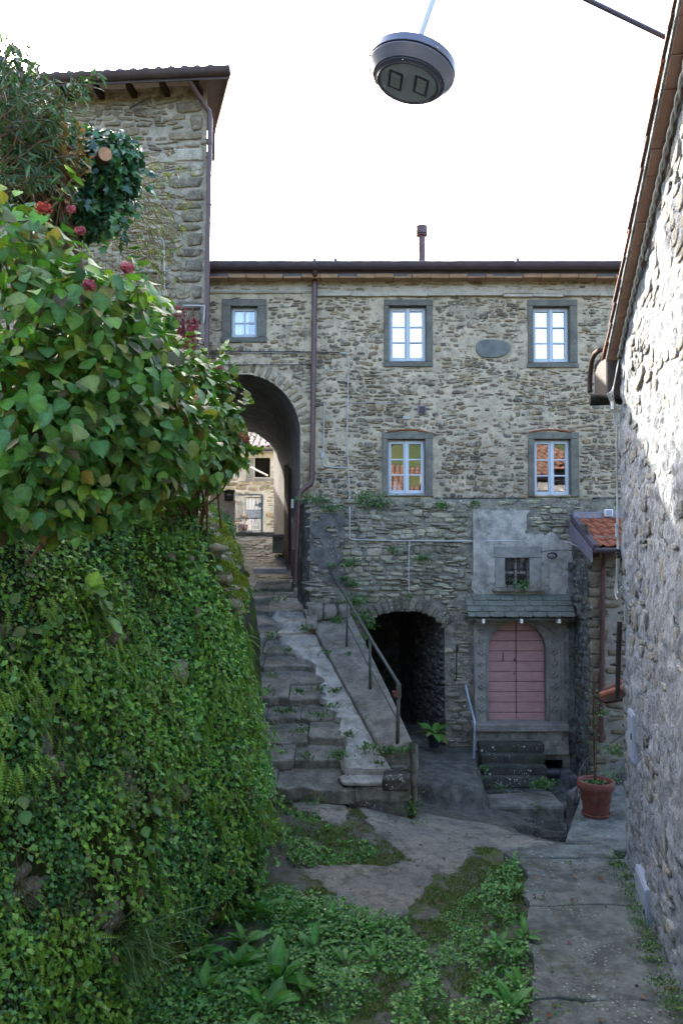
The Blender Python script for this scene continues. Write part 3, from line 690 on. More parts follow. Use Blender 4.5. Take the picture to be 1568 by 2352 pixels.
# old plaster around door and barred window
def plh(s, t):
    r = lh(s, t) | (t > lz(1172)+.06*(fbm(s*4, t*4, 3, 2)-.5)) | (s < lx(1083)+.03*(fbm(t*6, s*0+3, 4, 2)-.5)) | ((s < lx(1083+10)) & (t < lz(1420)))
    return r | ((s > lx(1212)+.25*(fbm(s*3, t*3, 8, 3)-.5)) & (t > lz(1232)+.2*(fbm(s*5, t*5, 9, 2)-.5)))
wallgrid('plaster_coat', house, (0, YL-.042, 0), EX, EZ, (lx(1080), AX-.02, lz(1845), lz(1165)), plh, M['plaster'], .03, .03, 0, 44, (3, 3))
wallgrid('damp_plaster', house, (0, YL-.06, 0), EX, EZ, (lx(1290), AX-.01, lz(1845), lz(1290)), lambda s, t: s < lx(1296)+.1*(fbm(t*3, s*3, 5, 3)-.5), M['wet'], .03, .03, 0, 45, (3, 3))
wallgrid('dark_plaster', house, (0, YL-.045, 0), EX, EZ, (BX0-.02, lx(800), lz(1400), lz(1178)), lambda s, t: (s > lx(792)+.12*(fbm(t*4, s*4, 2, 3)-.5)) | (t < lz(1340)+.2*(fbm(s*3, t, 3, 2)-.5)) | (fbm(s*4.5+3, t*4.5, 12, 4) > .53), M['dplaster'], .03, .03, 0, 46, (3, 3))
# angled left flank of the block
fb = Vector((ACX+AHW, 15.0, 0)); ff = Vector((BX0, YL, 0)); sd = (ff-fb); fl_len = sd.length; sd.normalize()
g3 = wallgrid('flank_wall', house, fb, sd, EZ, (-.1, fl_len+.01, -2.0, ZLOW), nohole, M['dplaster'], .04, .03, 0, 51)
b = MB(); b.hexa([(fb.x, 15.02, ZLOW-.12), (ff.x, YL+.01, ZLOW-.12), (AX+1, YL+.01, ZLOW-.12), (AX+1, 15.02, ZLOW-.12), (fb.x, 15.02, ZLOW-.005), (ff.x, YL+.01, ZLOW-.03), (AX+1, YL+.01, ZLOW-.03), (AX+1, 15.02, ZLOW-.005)]); b.build('ledge', M['moss'], house)
# lower passage
s0 = section(PC[0], PC[1], -4.2, PC[2], PC[3]); s1 = section(PC[0]-.5, PC[1], -4.2, PC[2], PC[3])
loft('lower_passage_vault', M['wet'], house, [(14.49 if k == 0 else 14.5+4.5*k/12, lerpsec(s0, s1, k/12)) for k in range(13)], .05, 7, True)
pf = Vector((PC[0]+PC[1]-.012, 14.52, 0)); pd = Vector((-.5, 4.5, 0)).normalized()
g5 = g2
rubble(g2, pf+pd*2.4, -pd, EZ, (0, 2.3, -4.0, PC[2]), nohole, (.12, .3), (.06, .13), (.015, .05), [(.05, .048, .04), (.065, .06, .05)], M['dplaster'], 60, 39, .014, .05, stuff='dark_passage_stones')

# ------------------------------------------------------------------ rose door in its carved surround
def archpath(cx, hw, z0, zs, rise, n=18, m=4):
    p = [(cx+hw, z0+(zs-z0)*k/m) for k in range(m)]
    p += [(cx+hw*math.cos(math.pi*k/n), zs+rise*math.sin(math.pi*k/n)) for k in range(n+1)]
    return p+[(cx-hw, zs+(z0-zs)*k/m) for k in range(1, m+1)]
DR = door['zt']-door['zs']
ip = archpath(door['cx'], door['hw'], door['z0'], door['zs'], DR)
def boxpath(n):
    out = []; cx = door['cx']
    for (x, z) in ip:
        if z <= door['zs']: out.append((sx1 if x > cx else sx0, z))
        else:
            a = math.atan2((z-door['zs'])/DR, (x-cx)/door['hw'])
            k = min((sx1-cx if math.cos(a) > 0 else cx-sx0)/max(abs(math.cos(a)), 1e-6), (sz1-door['zs'])/max(math.sin(a), 1e-6))
            out.append((cx+k*math.cos(a), door['zs']+k*math.sin(a)))
    return out
op = boxpath(0); n = len(ip); yfr = YL-.075; v = []
for (x, z) in ip: v.append((x, yfr+.012, z))
for (x, z) in op: v.append((x, yfr, z))
for (x, z) in ip: v.append((x, YL+.18, z))
for (x, z) in op: v.append((x, YL+.05, z))
f = []
for k in range(n-1): f += [[k, k+1, n+k+1, n+k][::-1], [k, 2*n+k, 2*n+k+1, k+1][::-1], [n+k, n+k+1, 3*n+k+1, 3*n+k][::-1]]
dr = mk('door', v, f, M['serena2'], house)
q = MB()
for (hw, rr, r, yy) in ((door['hw']+.025, DR+.025, .016, yfr), (door['hw']+.245, DR+.06, .013, yfr)):
    pth = [(x, yy, min(z, sz1-.012)) for (x, z) in archpath(door['cx'], hw, door['z0'], door['zs'], rr, 26)]
    q.tube(pth, r, 6)
q.build('arch_moulding', M['serena2'], dr, smooth=True)
for side in (-1, 1):
    for k in range(8):
        z = door['z0']+.27+.205*k; x = door['cx']+side*(door['hw']+.135)+(side*.01 if k > 6 else 0); q = MB()
        for a in range(4):
            t = math.pi/2*a; q.ball((x+.037*math.cos(t), yfr-.004, z+.037*math.sin(t)), .03, 7, 4, (1, .62, 1))
        q.build('carved_flower', M['serena2'], dr, smooth=True)
# leaves of boards
def dx(z):   # half width of the opening at height z
    if z <= door['zs']: return door['hw']
    k = (z-door['zs'])/DR; return door['hw']*math.sqrt(max(0, 1-k*k))
NR = 10; hh = (door['zt']-door['z0'])/NR
yd = YL+.10
for side in (-1, 1):
    for k in range(NR):
        za, zb_ = door['z0']+hh*k+.003, door['z0']+hh*(k+1)-.003
        if k == NR-1: zb_ = door['zt']-.02
        lv = [za+(zb_-za)*i/5 for i in range(6)]
        po = [(door['cx']+side*.004, yd, za), (door['cx']+side*.004, yd, zb_)]+[(door['cx']+side*max(.03, dx(z)-.004), yd, z) for z in lv[::-1]]
        if side > 0: po = po[::-1]
        MB().prism(po, (0, -.035-rng.uniform(0, .006), 0)).build('door_board', M['pink'], dr, bevel=.013)
bk = [(x, YL+.105, z) for (x, z) in ip]
MB().prism(bk, (0, .03, 0)).build('door_back', M['wood'], dr)
q = MB(); c = P(1182-10, 1510, YL); q.ball((door['cx']-.03, YL+.05, lz(1516)), .02); q.ball((door['cx']-.035, YL+.05, lz(1548)), .014); q.tube([(lx(1152), YL+.05, lz(1500)), (lx(1152), YL+.035, lz(1503)), (lx(1152), YL+.035, lz(1517)), (lx(1152), YL+.05, lz(1520))], .008, 6); q.build('door_knob', M['iron'], dr, smooth=True)
# slate canopy
ca, cb_ = P(1085, 1371, 14.44), P(1312, 1371, 14.44); cf = P(1190, 1421, 14.02)
b = MB(); xa, xb = fx(1073, 14.02), fx(1318, 14.02)
b.hexa([(xa+.03, 14.06, cf.z-.03), (xb-.03, 14.06, cf.z-.03), (cb_.x, 14.5, ca.z-.06), (ca.x, 14.5, ca.z-.06), (xa+.03, 14.06, cf.z-.012), (xb-.03, 14.06, cf.z-.012), (cb_.x, 14.5, ca.z-.035), (ca.x, 14.5, ca.z-.035)])
cnp = b.build('canopy', M['slate'], house)
sl = Vector((0, 14.02-14.44, cf.z-ca.z)); sL = sl.length; sl.normalize(); sn = EX.cross(-sl)
for r in range(4):
    x = (ca.x-.02 if r == 0 else xa)-(.12 if r in (1, 3) else 0); rowend = cb_.x if r == 0 else xb
    c0 = Vector((0, 14.44, ca.z))+sl*(sL*(r+1)/4)
    while x < rowend-.03:
        w = .25+rng.uniform(-.012, .012); x0_, x1_ = max(x, (ca.x-.02 if r == 0 else xa)), min(x+w, rowend); ww_ = x1_-x0_
        if ww_ > .06:
            e = rng.uniform(-.008, .008); L = .21; rc = .035
            out = [(.003, -L), (.003, e-rc), (.012, e-.010), (rc+.01, e), (ww_-rc-.01, e+.002), (ww_-.012, e-.010), (ww_-.003, e-rc), (ww_-.003, -L)]
            lift = rng.uniform(0, .006); th = rng.uniform(.012, .019)
            po = [c0+EX*(x0_+a)+sl*d_+sn*(.012+(.022+lift)*(1+d_/L)) for a, d_ in out]
            MB().prism(po, sn*th).build('slate', M['slate'], cnp, bevel=.003)
        x += w
for u in (1108, 1195, 1281):
    q = MB(); c = P(u, 1426, 14.06); q.obox(c, (.022, 0, 0), (0, .09, 0), (0, 0, .035)); q.build('canopy_bracket', M['white'], cnp, bevel=.006)
# barred window
wi = MB(); y0_ = YL-.07
a0, a1, c0, c1 = bw
bwf = MB(); bwf.box(a0-.004, a0+.03, YL+.09, YL+.13, c0, c1); bwf.box(a1-.03, a1, YL+.09, YL+.13, c0, c1); bwf.box((a0+a1)/2-.022, (a0+a1)/2+.022, YL+.085, YL+.13, c0, c1); bwf.box(a0, a1, YL+.088, YL+.127, (c0+c1)/2-.02, (c0+c1)/2+.02); bwf.box(a0, a1, YL+.09, YL+.13, c0, c0+.04)
bwo = bwf.build('barred_window', plain('worn_pinkish_frame', (.36, .30, .28), .7, .3, 0, .3, 9), house)
for nm, bx in (('lintel', (bo[0], bo[1], c1, bo[3])), ('jamb', (bo[0]+.02, a0, c0, c1-.003)), ('jamb', (a1, bo[1]-.015, c0, c1-.003))):
    q = MB(); q.box(bx[0], bx[1], y0_, YL+.2, bx[2], bx[3]); q.build(nm, M['serena2'], bwo, bevel=.012)
q = MB(); q.box(bo[0]-.03, bo[1]+.03, y0_-.07, YL+.2, bo[2]-.015, c0-.003); q.build('sill', M['lmortar'], bwo, bevel=.012)
for i in range(2):
    for j_ in range(2):
        q = MB(); q.box(a0+(a1-a0)/2*i, a0+(a1-a0)/2*(i+1), YL+.105, YL+.110, c0+(c1-c0)/2*j_, c0+(c1-c0)/2*(j_+1)); q.build('pane', M['dglass'], bwo)
for k in range(4):
    x = a0+(a1-a0)*(k+.5)/4+.01*(k % 2); q = MB(); q.tube([(x, YL+.02, c0-.02), (x+rng.uniform(-.005, .005), YL+.02, c1+.02)], .009, 6); q.build('bar', M['iron'], bwo, smooth=True)
for k in range(4):
    z = c0+(c1-c0)*(k+.45)/4; q = MB(); q.tube([(a0-.02, YL+.035, z), (a1+.02, YL+.035, z+rng.uniform(-.005, .005))], .008, 6); q.build('bar', M['iron'], bwo, smooth=True)
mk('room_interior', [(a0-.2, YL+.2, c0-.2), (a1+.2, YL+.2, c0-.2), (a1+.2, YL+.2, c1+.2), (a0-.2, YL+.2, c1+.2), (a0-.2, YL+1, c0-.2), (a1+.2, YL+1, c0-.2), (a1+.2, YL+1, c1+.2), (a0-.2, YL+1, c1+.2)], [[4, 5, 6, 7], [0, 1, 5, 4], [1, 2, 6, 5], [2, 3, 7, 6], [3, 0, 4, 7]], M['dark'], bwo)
# cellar niche beside the steps
x0_, x1_, z0_, z1_ = niche
mk('cellar_niche', [(x0_-.03, YL-.02, z0_-.3), (x1_+.03, YL-.02, z0_-.3), (x1_+.03, YL-.02, z1_+.03), (x0_-.03, YL-.02, z1_+.03), (x0_, YL+.8, z0_-.3), (x1_, YL+.8, z0_-.3), (x1_, YL+.8, z1_), (x0_, YL+.8, z1_)], [[4, 5, 6, 7], [0, 1, 5, 4], [1, 2, 6, 5], [2, 3, 7, 6], [3, 0, 4, 7]], M['wet'], house)
# coil of cable and hook bracket on the plaster
q = MB(); c = P(1266, 1276, YL-.12)
for k in range(4): q.tube([c+Vector((.075*math.cos(a)*(1+.06*k), -.012*k, .045*math.sin(a)*(1+.05*k))) for a in [2*math.pi*i/20 for i in range(21)]], .009, 5)
q.tube([P(1240, 1268, YL-.1), P(1266, 1264, YL-.1), P(1300, 1263, YL-.1), P(1345, 1268, 13.75)], .007, 5); q.build('cable_coil', M['wirem'], house, smooth=True)
hang = MB(); yk = YL-.09
hang.tube([P(1047, 1562, yk), P(1048, 1500, yk), P(1049, 1490, yk)], .010, 6); hang.tube([P(1049, 1496, yk-.01), P(1050, 1480, yk-.01)], [.022, .030], 8); hang.ball(P(1045, 1562, yk), .03, 7, 5, (1, .7, .8)); hang.tube([P(1048, 1505, YL), P(1048, 1505, yk)], .01, 6)
o = hang.build('torch_holder', M['iron'], None, smooth=True); tag(o, 'long rusty iron rod with a cup hung on the stone pillar beside the rose door', 'wall bracket')
# ================================================================== tall house on the left
tw = thing('tall_stone_house', 'tall stone house with brown gutter and tiled eave rising behind the shrubs', 'house', (-4, 15, 0))
ta = R(4.3); TS = Vector((math.cos(ta), -math.sin(ta), 0)); TC = Vector((-2.472, 14.4, 0)); TWD = 4.4; TO = TC-TS*TWD; TZ = 8.32
TN = TS.cross(EZ)
g4 = wallgrid('wall', tw, TO, TS, EZ, (0, TWD, -1.2, TZ+.1), nohole, M['tmortar'], .045, .03, -.004, 61)
quo = []; qc = []; z = TZ-.55; k = 0
g = np.random.default_rng(21)
vspec = {355: ((402, 469), 340, 371, (.62, .60, .54)), 390: ((437, 470), 371, 405, (.50, .48, .43))}
def tq(u0, u1, v0, v1):
    a, b = P(u0, v0, 14.4), P(u1, v1, 14.4); return ((a.x+b.x)/2-TO.x)/math.cos(ta), (a.z+b.z)/2, (b.x-a.x), (a.z-b.z)
for (u0, u1, v0, v1, c) in ((438, 470, 262, 300, (.24, .21, .16)), (380, 470, 301, 322, (.27, .235, .175)), (402, 470, 340, 371, (.52, .50, .44)), (437, 470, 372, 405, (.42, .40, .355)), (385, 470, 406, 432, (.21, .195, .16)), (425, 469, 434, 462, (.20, .185, .15)), (400, 468, 465, 480, (.2, .18, .14)), (415, 469, 484, 510, (.22, .20, .16)), (390, 468, 514, 530, (.2, .18, .14)), (430, 468, 534, 566, (.21, .19, .15)), (405, 467, 570, 590, (.19, .17, .14)), (425, 467, 594, 625, (.2, .185, .15)), (395, 466, 630, 650, (.18, .165, .135)), (440, 466, 655, 685, (.2, .18, .15)), (400, 466, 690, 712, (.19, .175, .14)), (430, 465, 716, 745, (.2, .18, .14)), (400, 465, 750, 775, (.18, .165, .13)), (428, 472, 205, 230, (.2, .17, .13)), (400, 471, 233, 258, (.22, .19, .15))):
    s, t, w, h = tq(u0, u1, v0, v1); quo.append((s-.01, t, w-.02, h-.015, .035, 0)); qc.append(c)
custom_stones(g4, TO, TS, EZ, quo, qc, M['tstone'], 5)
qh = rects(*[(q[0]-q[2]/2, q[0]+q[2]/2, q[1]-q[3]/2, q[1]+q[3]/2) for q in quo])
rubble(g4, TO, TS, EZ, (.2, TWD, -.2, TZ), qh, (.10, .34), (.045, .14), (.006, .036), PAL_T, M['tstone'], 300, 71, .014, .11)
SD = Vector((-.208, .978, 0))
b = MB(); p0 = TC+TS*.0; b.hexa([tuple(TC+Vector((-.12, .04, -2))), tuple(TC+Vector((0, .01, -2))), tuple(TC+SD*4.4+Vector((0, 0, -2))), tuple(TC+SD*4.4+Vector((-.12, 0, -2))), tuple(TC+Vector((-.12, .04, TZ+.14))), tuple(TC+Vector((0, .01, TZ+.14))), tuple(TC+SD*4.4+Vector((0, 0, TZ+1.45))), tuple(TC+SD*4.4+Vector((-.12, 0, TZ+1.45)))])
b.build('side_wall', M['tmortar'], tw)
b = MB(); b.obox(TO+SD*4.4+TS*1.0+Vector((0, 0, 3)), TS*3.6, TN*.1, EZ*5.3); b.build('rear_wall', M['tmortar'], tw)
# eave: boards, rafters, tiles, gutter
EA = TC+TN*.46+TS*.52; EB = EA-TS*5.4
def tp(p, z): return Vector((p.x, p.y, z))
slope = math.tan(R(17))
b = MB(); bk = 5.0; EAb, EBb = EA+SD*bk, EB+SD*bk
b.hexa([tp(EB, TZ+.02), tp(EA, TZ+.02), tp(EAb, TZ+.02+bk*slope), tp(EBb, TZ+.02+bk*slope), tp(EB, TZ+.07), tp(EA, TZ+.07), tp(EAb, TZ+.07+bk*slope), tp(EBb, TZ+.07+bk*slope)])
tr = b.build('roof', M['wood'], tw)
for k in range(8):
    s = TWD-.12-.62*k; q = MB(); c = TO+TS*s+TN*.14; q.obox(tp(c, TZ-.045), TS*.05, TN*.24, EZ*.055); q.build('rafter', M['wood'], tw, bevel=.008)
tile_row(tr, tp(EB+TN*.02, TZ+.125), tp(EA+TN*.02, TZ+.125), .235, R(17), M['oldtile'], .45, .088, .006)
gutter('gutter', tp(EB+TN*.06, TZ+.07), tp(EA+TN*.06+TS*.03, TZ+.07), .10, M['gutter'], tw)
b = MB(); b.obox(tp((EA+EB)/2-TN*.0, TZ+.02), (EA-EB)*.5, TN*.012, EZ*.09); b.build('fascia_board', M['gutter'], tw)
b = MB(); c = EA+SD*2.4; b.obox(tp(EA+SD*2.5, TZ+.02+2.5*slope), SD*2.5+EZ*2.5*slope, TS*.015, EZ*.08); b.build('verge_board', M['gutter'], tw)
q = MB(); q.tube([P(298, 249, 14.35), P(322, 236, 14.3), P(348, 222, 14.2)], .012, 6); q.build('iron_tie', M['iron'], tw)
pipe('downpipe', [P(429, 160, 13.98), P(431, 175, 13.98), P(436, 186, 14.0), P(468, 240, 14.26), P(480, 256, 14.3), P(483, 272, 14.32), P(478, 560, 14.32), P(474.5, 840, 14.32)], .046, M['copper'], tw, 12, [(P(482, 330, 14.32), (0, 0, 1)), (P(480, 470, 14.32), (0, 0, 1)), (P(477, 640, 14.32), (0, 0, 1))])
q = MB(); c = P(489, 332, 15.4); q.obox(c, (.045, 0, 0), (-.03, .14, 0), (0, 0, .28)); q.build('shutter', M['copper'], tw, bevel=.01)
tub('conduit', [P(330, 545, 14.25), P(368, 547, 14.25), P(376, 556, 14.25), P(378, 600, 14.25), P(378, 700, 14.25)], .015, M['grey'], tw)
tub('conduit', [P(420, 702, 14.27), P(466, 703, 14.27), P(470, 708, 14.27), P(468, 745, 14.27)], .017, M['grey'], tw)
q = MB(); c = P(339, 627, 14.36); q.obox(c, (.18, 0, 0), (0, .06, 0), (0, 0, .012)); q.build('small_ledge', M['serena'], tw)

# ================================================================== rough-rendered house on the right
RC = Vector((3.05, 8.64, 0)); RS = Vector((-.1980, -.9802, 0)).normalized(); RN = RS.cross(EZ); RK, RZ = .384, 1.98
rh = thing('rendered_house', 'rough rendered house side wall close on the right with a stepped tile verge', 'house', (3.05, 8.64, -3.5))
def rp(q, n, z): return RC+RS*q+RN*n+EZ*z
def rw(u, v, n=0.):
    d = Vector(ray(u, v)); o = RC+RN*n; k = o.dot(RN)/d.dot(RN); return d*k
rtop = lambda s, t: t > RZ+RK*s+.03
g6 = wallgrid('wall', rh, RC, RS, EZ, (-.02, 3.4, -3.75, 3.4), rtop, M['render'], .024, .06, -.012, 81, (7, 9))
wallgrid('wall_continuation', rh, RC, RS, EZ, (3.4, 9.9, -3.75, 4.6), lambda s, t: t > np.minimum(RZ+RK*s, RZ+RK*(9.9-s)+1.0)+.05, M['render'], .3, .04, -.01, 82, (2, 2))
rubble(g6, RC, RS, EZ, (-.06, 3.3, -3.4, 3.3), either(rtop, lambda s, t: (s > 2.45) & (t < -1.2)), (.10, .36), (.06, .2), (-.004, .016), PAL_R, M['rstone'], 300, 83, .02, .14, drop=.35, round_=.6)
b = MB()
for (q0, q1, n0, n1, z1) in ((0.02, .3, -4, -.05, RZ),): b.hexa([rp(q0, n1, -4.5), rp(q0, n0, -4.5), rp(q1, n0, -4.5), rp(q1, n1, -4.5), rp(q0, n1, z1), rp(q0, n0, z1), rp(q1, n0, z1), rp(q1, n1, z1)])
b.build('end_wall', M['render'], rh)
b = MB(); b.hexa([rp(-.42, -4, RZ-.42*RK+.07), rp(-.42, .10, RZ-.42*RK+.07), rp(5.2, .10, RZ+5.2*RK+.07), rp(5.2, -4, RZ+5.2*RK+.07), rp(-.42, -4, RZ-.42*RK+.10), rp(-.42, .10, RZ-.42*RK+.10), rp(5.2, .10, RZ+5.2*RK+.10), rp(5.2, -4, RZ+5.2*RK+.10)])
b.hexa([rp(5.2, -4, RZ+5.2*RK+.07), rp(5.2, .1, RZ+5.2*RK+.07), rp(10.4, .1, RZ+.07), rp(10.4, -4, RZ+.07), rp(5.2, -4, RZ+5.2*RK+.1), rp(5.2, .1, RZ+5.2*RK+.1), rp(10.4, .1, RZ+.1), rp(10.4, -4, RZ+.1)])
rr = b.build('roof', M['oldtile'], rh)
for k in range(15):
    q_ = -.40+.39*k; tile_row(rr, rp(q_, -4, RZ+RK*q_+.13), rp(q_, -.06, RZ+RK*q_+.13), .225, math.atan(RK), M['darktile'], .45, .088, .012)
rd = (RS+EZ*RK).normalized(); ru = RN.cross(rd)*-1
if ru.z < 0: ru = -ru
q0 = -.06
while q0 < 4.9:      # flat terracotta soffit tiles under the verge
    L = rng.uniform(.235, .262); q = MB(); j = rng.uniform(-.006, .006)
    q.obox(rp(q0+L/2, .055, RZ+RK*(q0+L/2)+.035+j), rd*(L/2*1.06-.003), RN*(.078+j), ru*.017); q.build('soffit_tile', M['brick'], rh, bevel=.004); q0 += L
q = MB(); q.obox(rp(2.3, .138, RZ+RK*2.3+.062), rd*2.9, RN*.012, ru*.028); q.build('verge_mortar', M['render'], rh)
q0 = -.2; k = 0
while q0 < 5:
    L = .36; q = MB(); tl = (rd-ru*.085).normalized()
    q.obox(rp(q0+L/2, .10, RZ+RK*(q0+L/2)+.115+rng.uniform(-.004, .004)), tl*(L/2+.05), RN*(.075+rng.uniform(-.006, .008)), ru*.013); q.build('verge_tile', M['oldtile'] if k % 5 else M['tile'], rr, bevel=.005); q0 += L*rng.uniform(.8, .95); k += 1
# eave at the far corner: stone corbel, red ridge cap, gutter end
q = MB()
q.hexa([rp(-.06, -.2, 1.55), rp(-.06, .14, 1.58), rp(-.45, .24, 1.66), rp(-.45, -.2, 1.62), rp(-.02, -.2, 2.05), rp(-.02, .14, 2.12), rp(-.45, .24, 2.05), rp(-.45, -.2, 1.98)]); q.build('eave_corbel', M['iron'], rh, bevel=.03)
q = MB(); q.tube(smoothpath([rp(-.10, .20, 2.13), rp(-.3, .24, 2.13), rp(-.45, .26, 2.06), rp(-.54, .27, 1.9), rp(-.56, .27, 1.74)], 3), .03, 8); q.build('eave_tile', M['darktile'], rh, smooth=True)
gutter('gutter', rp(-.5, .28, 1.66), rp(-.5, -3, 1.66), .085, M['iron'], rh)
# twisted cable under the verge and the bundle dropping down the corner
q = MB()
for ph in (0, math.pi):
    q.tube([rp(a, .035+.014*math.cos(a*22+ph), RZ+RK*a-.035+.014*math.sin(a*22+ph)) for a in np.linspace(.12, 4.2, 150)], .011, 5)
q.build('twisted_cable', M['grey'], rh, smooth=True)
q = MB()
for k in range(4):
    dx_ = .012*k
    q.tube(smoothpath([rp(.12+dx_, .04, RZ-.02), rp(.05, .07+dx_, 1.75-.05*k), rp(.10, .10+.02*k, 1.6), rp(.02, .06+dx_, 1.45), rp(.0, .045+dx_*.6, 1.2)], 5), .006, 5)
q.tube(smoothpath([rp(0, .05, 1.5), rp(-.005, .05, .9), rp(.0, .06, .3), rp(-.01, .055, .05), rp(0, .07, -.3), rp(-.02, .07, -.45), rp(.06, .07, -.56), rp(.2, .05, -.48)], 6), .010, 6)
q.tube(smoothpath([rp(.02, .045, 1.5), rp(.005, .06, .9), rp(.012, .05, .2), rp(-.005, .05, -.25), rp(-.01, .09, -.5), rp(.1, .08, -.62), rp(.23, .05, -.52)], 6), .007, 6)
q.build('cable_bundle', M['grey'], rh, smooth=True)
q = MB(); q.obox(rp(.03, .1, 1.5), RS*.03, RN*.02, EZ*.07); q.build('cable_clamp', M['steel'], rh, bevel=.008)
for (z, h) in ((.12, .075), (-.13, .05)):
    q = MB(); q.lathe([(0, -h), (.022, -h), (.026, -h*.6), (.018, -h*.3), (.026, 0), (.018, h*.3), (.026, h*.6), (.022, h), (0, h)], rp(-.005, .06, z), 10); q.build('cable_joint', M['iron'] if h < .07 else M['grey'], rh, smooth=True, autos=50)
# iron strut and little tiled hood
q = MB(); q.tube([rp(.02, .05, -.86), rp(-.03, .06, -1.25), rp(-.07, .07, -1.7)], [.028, .03, .028], 6); q.ball(rp(-.06, .10, -1.33), .04, 8, 6, (1.3, 1, .6)); q.build('iron_strut', M['iron'], rh)
hood = []
for k, (ua, va, ub, vb, Y) in enumerate(((1377, 1597, 1440, 1578, 9.35), (1388, 1585, 1440, 1567, 9.5), (1400, 1578, 1440, 1560, 9.7))):
    q = MB(); q.tube([P(ua, va, Y), P(ub, vb, Y-.1)], [.036, .044], 8); q.build('hood_tile', M['tile'] if k == 0 else M['oldtile'], rh, smooth=True, autos=50)
q = MB(); c = P(1408, 1602, 9.6); q.obox(c, (.16, -.02, .03), (0, .2, 0), (0, 0, .012)); q.build('hood_board', M['wood'], rh)
# meter doors
def meter(u0, u1, v0t, v1t, v0b, lab):
    a, b_, c = rw(u0, v0t, .03), rw(u1, v1t, .03), rw(u0, v0b, .03)
    qa, qb = (a-RC).dot(RS), (b_-RC).dot(RS); zt, zb2 = (a.z+b_.z)/2, c.z
    o = thing('meter_box', lab, 'meter box', rp((qa+qb)/2, 0, zb2))
    q = MB(); q.obox(rp((qa+qb)/2, .0, (zt+zb2)/2), RS*(qb-qa)/2, RN*.05, EZ*(zt-zb2)/2); q.build('box_frame', M['meter'], o, bevel=.006)
    q = MB(); q.obox(rp((qa+qb)/2, .052, (zt+zb2)/2), RS*((qb-qa)/2-.02), RN*.006, EZ*((zt-zb2)/2-.02)); d = q.build('door', M['meter'], o, bevel=.004)
    q = MB(); q.obox(rp(qb-.045, .062, (zt+zb2)/2+.02), RS*.008, RN*.006, EZ*.03); q.build('lock', M['iron'], d)
    for f_ in (.25, .75):
        q = MB(); z = zb2+(zt-zb2)*f_; q.obox(rp(qa-.01, .045, z), RS*.02, RN*.014, EZ*.018); q.build('hinge', M['meter'], d)
meter(1445, 1457, 1625, 1645, 1733, 'upper pale grey meter door set in the rough wall above the pot')
meter(1463, 1488, 1984, 2044, 2098, 'lower grey meter door at the foot of the rough wall beside the pavement')

# ================================================================== annex with the red tile roof
an = thing('annex', 'small stone annex with a red tiled lean-to roof and brown downpipe', 'annex', (5, 13.8, -4.3))
AY = 13.57
g7 = wallgrid('wall', an, (0, AY, 0), EX, EZ, (AX, 6.6, -4.7, .1), nohole, M['amortar'], .045, .02, 0, 91)
aq = []; z = -.12; k = 0
while z > -4.3:
    h = rng.uniform(.15, .26); w = rng.uniform(.26, .34) if k % 2 else rng.uniform(.18, .24); aq.append((AX+w/2-.015, z-h/2, w, h-.014, rng.uniform(.02, .045), rng.uniform(-.02, .02))); z -= h; k += 1
g = np.random.default_rng(5)
custom_stones(g7, (0, AY, 0), EX, EZ, aq, palette(len(aq), PAL_A, g), M['astone'], 6)
rubble(g7, (0, AY, 0), EX, EZ, (AX+.3, 5.6, -4.4, -.12), rects(*[(q[0]-q[2]/2, q[0]+q[2]/2, q[1]-q[3]/2, q[1]+q[3]/2) for q in aq]), (.16, .42), (.06, .17), (.01, .03), PAL_A, M['astone'], 200, 93, .02, .05)
wallgrid('side_wall', an, (AX, 14.5, 0), -EY, EZ, (0, 14.5-AY+.01, -4.7, .3), nohole, M['wet'], .045, .04, 0, 95)
rubble(an, (AX, 14.5, 0), -EY, EZ, (0, 14.5-AY-.02, -4.4, .1), nohole, (.16, .35), (.08, .2), (.01, .035), [(.10, .10, .085), (.08, .082, .07)], M['lstone'], 60, 97, .02, .05)
rz0, rz1 = P(1400, 1257, 13.25).z, P(1400, 1189, 14.47).z
sl2 = (rz1-rz0)/(14.47-13.25); XL_ = AX-.0
b = MB(); b.hexa([(XL_, 13.25, rz0-.05), (7, 13.25, rz0-.05), (7, 14.49, rz1-.05), (XL_, 14.49, rz1-.05), (XL_, 13.25, rz0-.02), (7, 13.25, rz0-.02), (7, 14.49, rz1-.02), (XL_, 14.49, rz1-.02)]); ar = b.build('roof', M['wood'], an)
# interlocking tiles: a wave across each piece
tv = []; tf = []; nx = 8; wv = .205; lt = .30
for e in (0, 1):
    for zt in (0, 1):
        for k in range(nx+1):
            x = wv*k/nx; p = x/wv; hgt = .030*max(0, math.sin(p*math.pi*2-.6))**1.0+.012*(p < .12)
            tv.append((x, e*lt, hgt+zt*.016+(0.0 if e else .022)))
m_ = nx+1
for k in range(nx): tf += [[m_+k, m_+k+1, 3*m_+k+1, 3*m_+k], [k+1, k, 2*m_+k, 2*m_+k+1], [k, k+1, m_+k+1, m_+k]]
tme = bpy.data.meshes.new('roof_tile'); tme.from_pydata(tv, [], tf); tme.materials.append(M['tile'])
sv = Vector((0, 14.47-13.25, rz1-rz0)); SLn = sv.length; sv.normalize(); sn2 = EX.cross(sv)
for r in range(5):
    for c_ in range(8):
        p = Vector((XL_+.06+wv*c_+rng.uniform(-.003, .003), 13.25, rz0-.005))+sv*(SLn*r/5-.02)+sn2*rng.uniform(0, .004)
        inst('roof_tile', tme, Matrix.Translation(p) @ Matrix((EX, sv, sn2)).transposed().to_4x4(), ar)
b = MB(); b.obox(Vector((XL_+.01, 13.86, (rz0+rz1)/2+.01)), sv*(SLn/2+.03), EX*.05, sn2*.05); b.build('verge_flashing', M['gutter'], an)
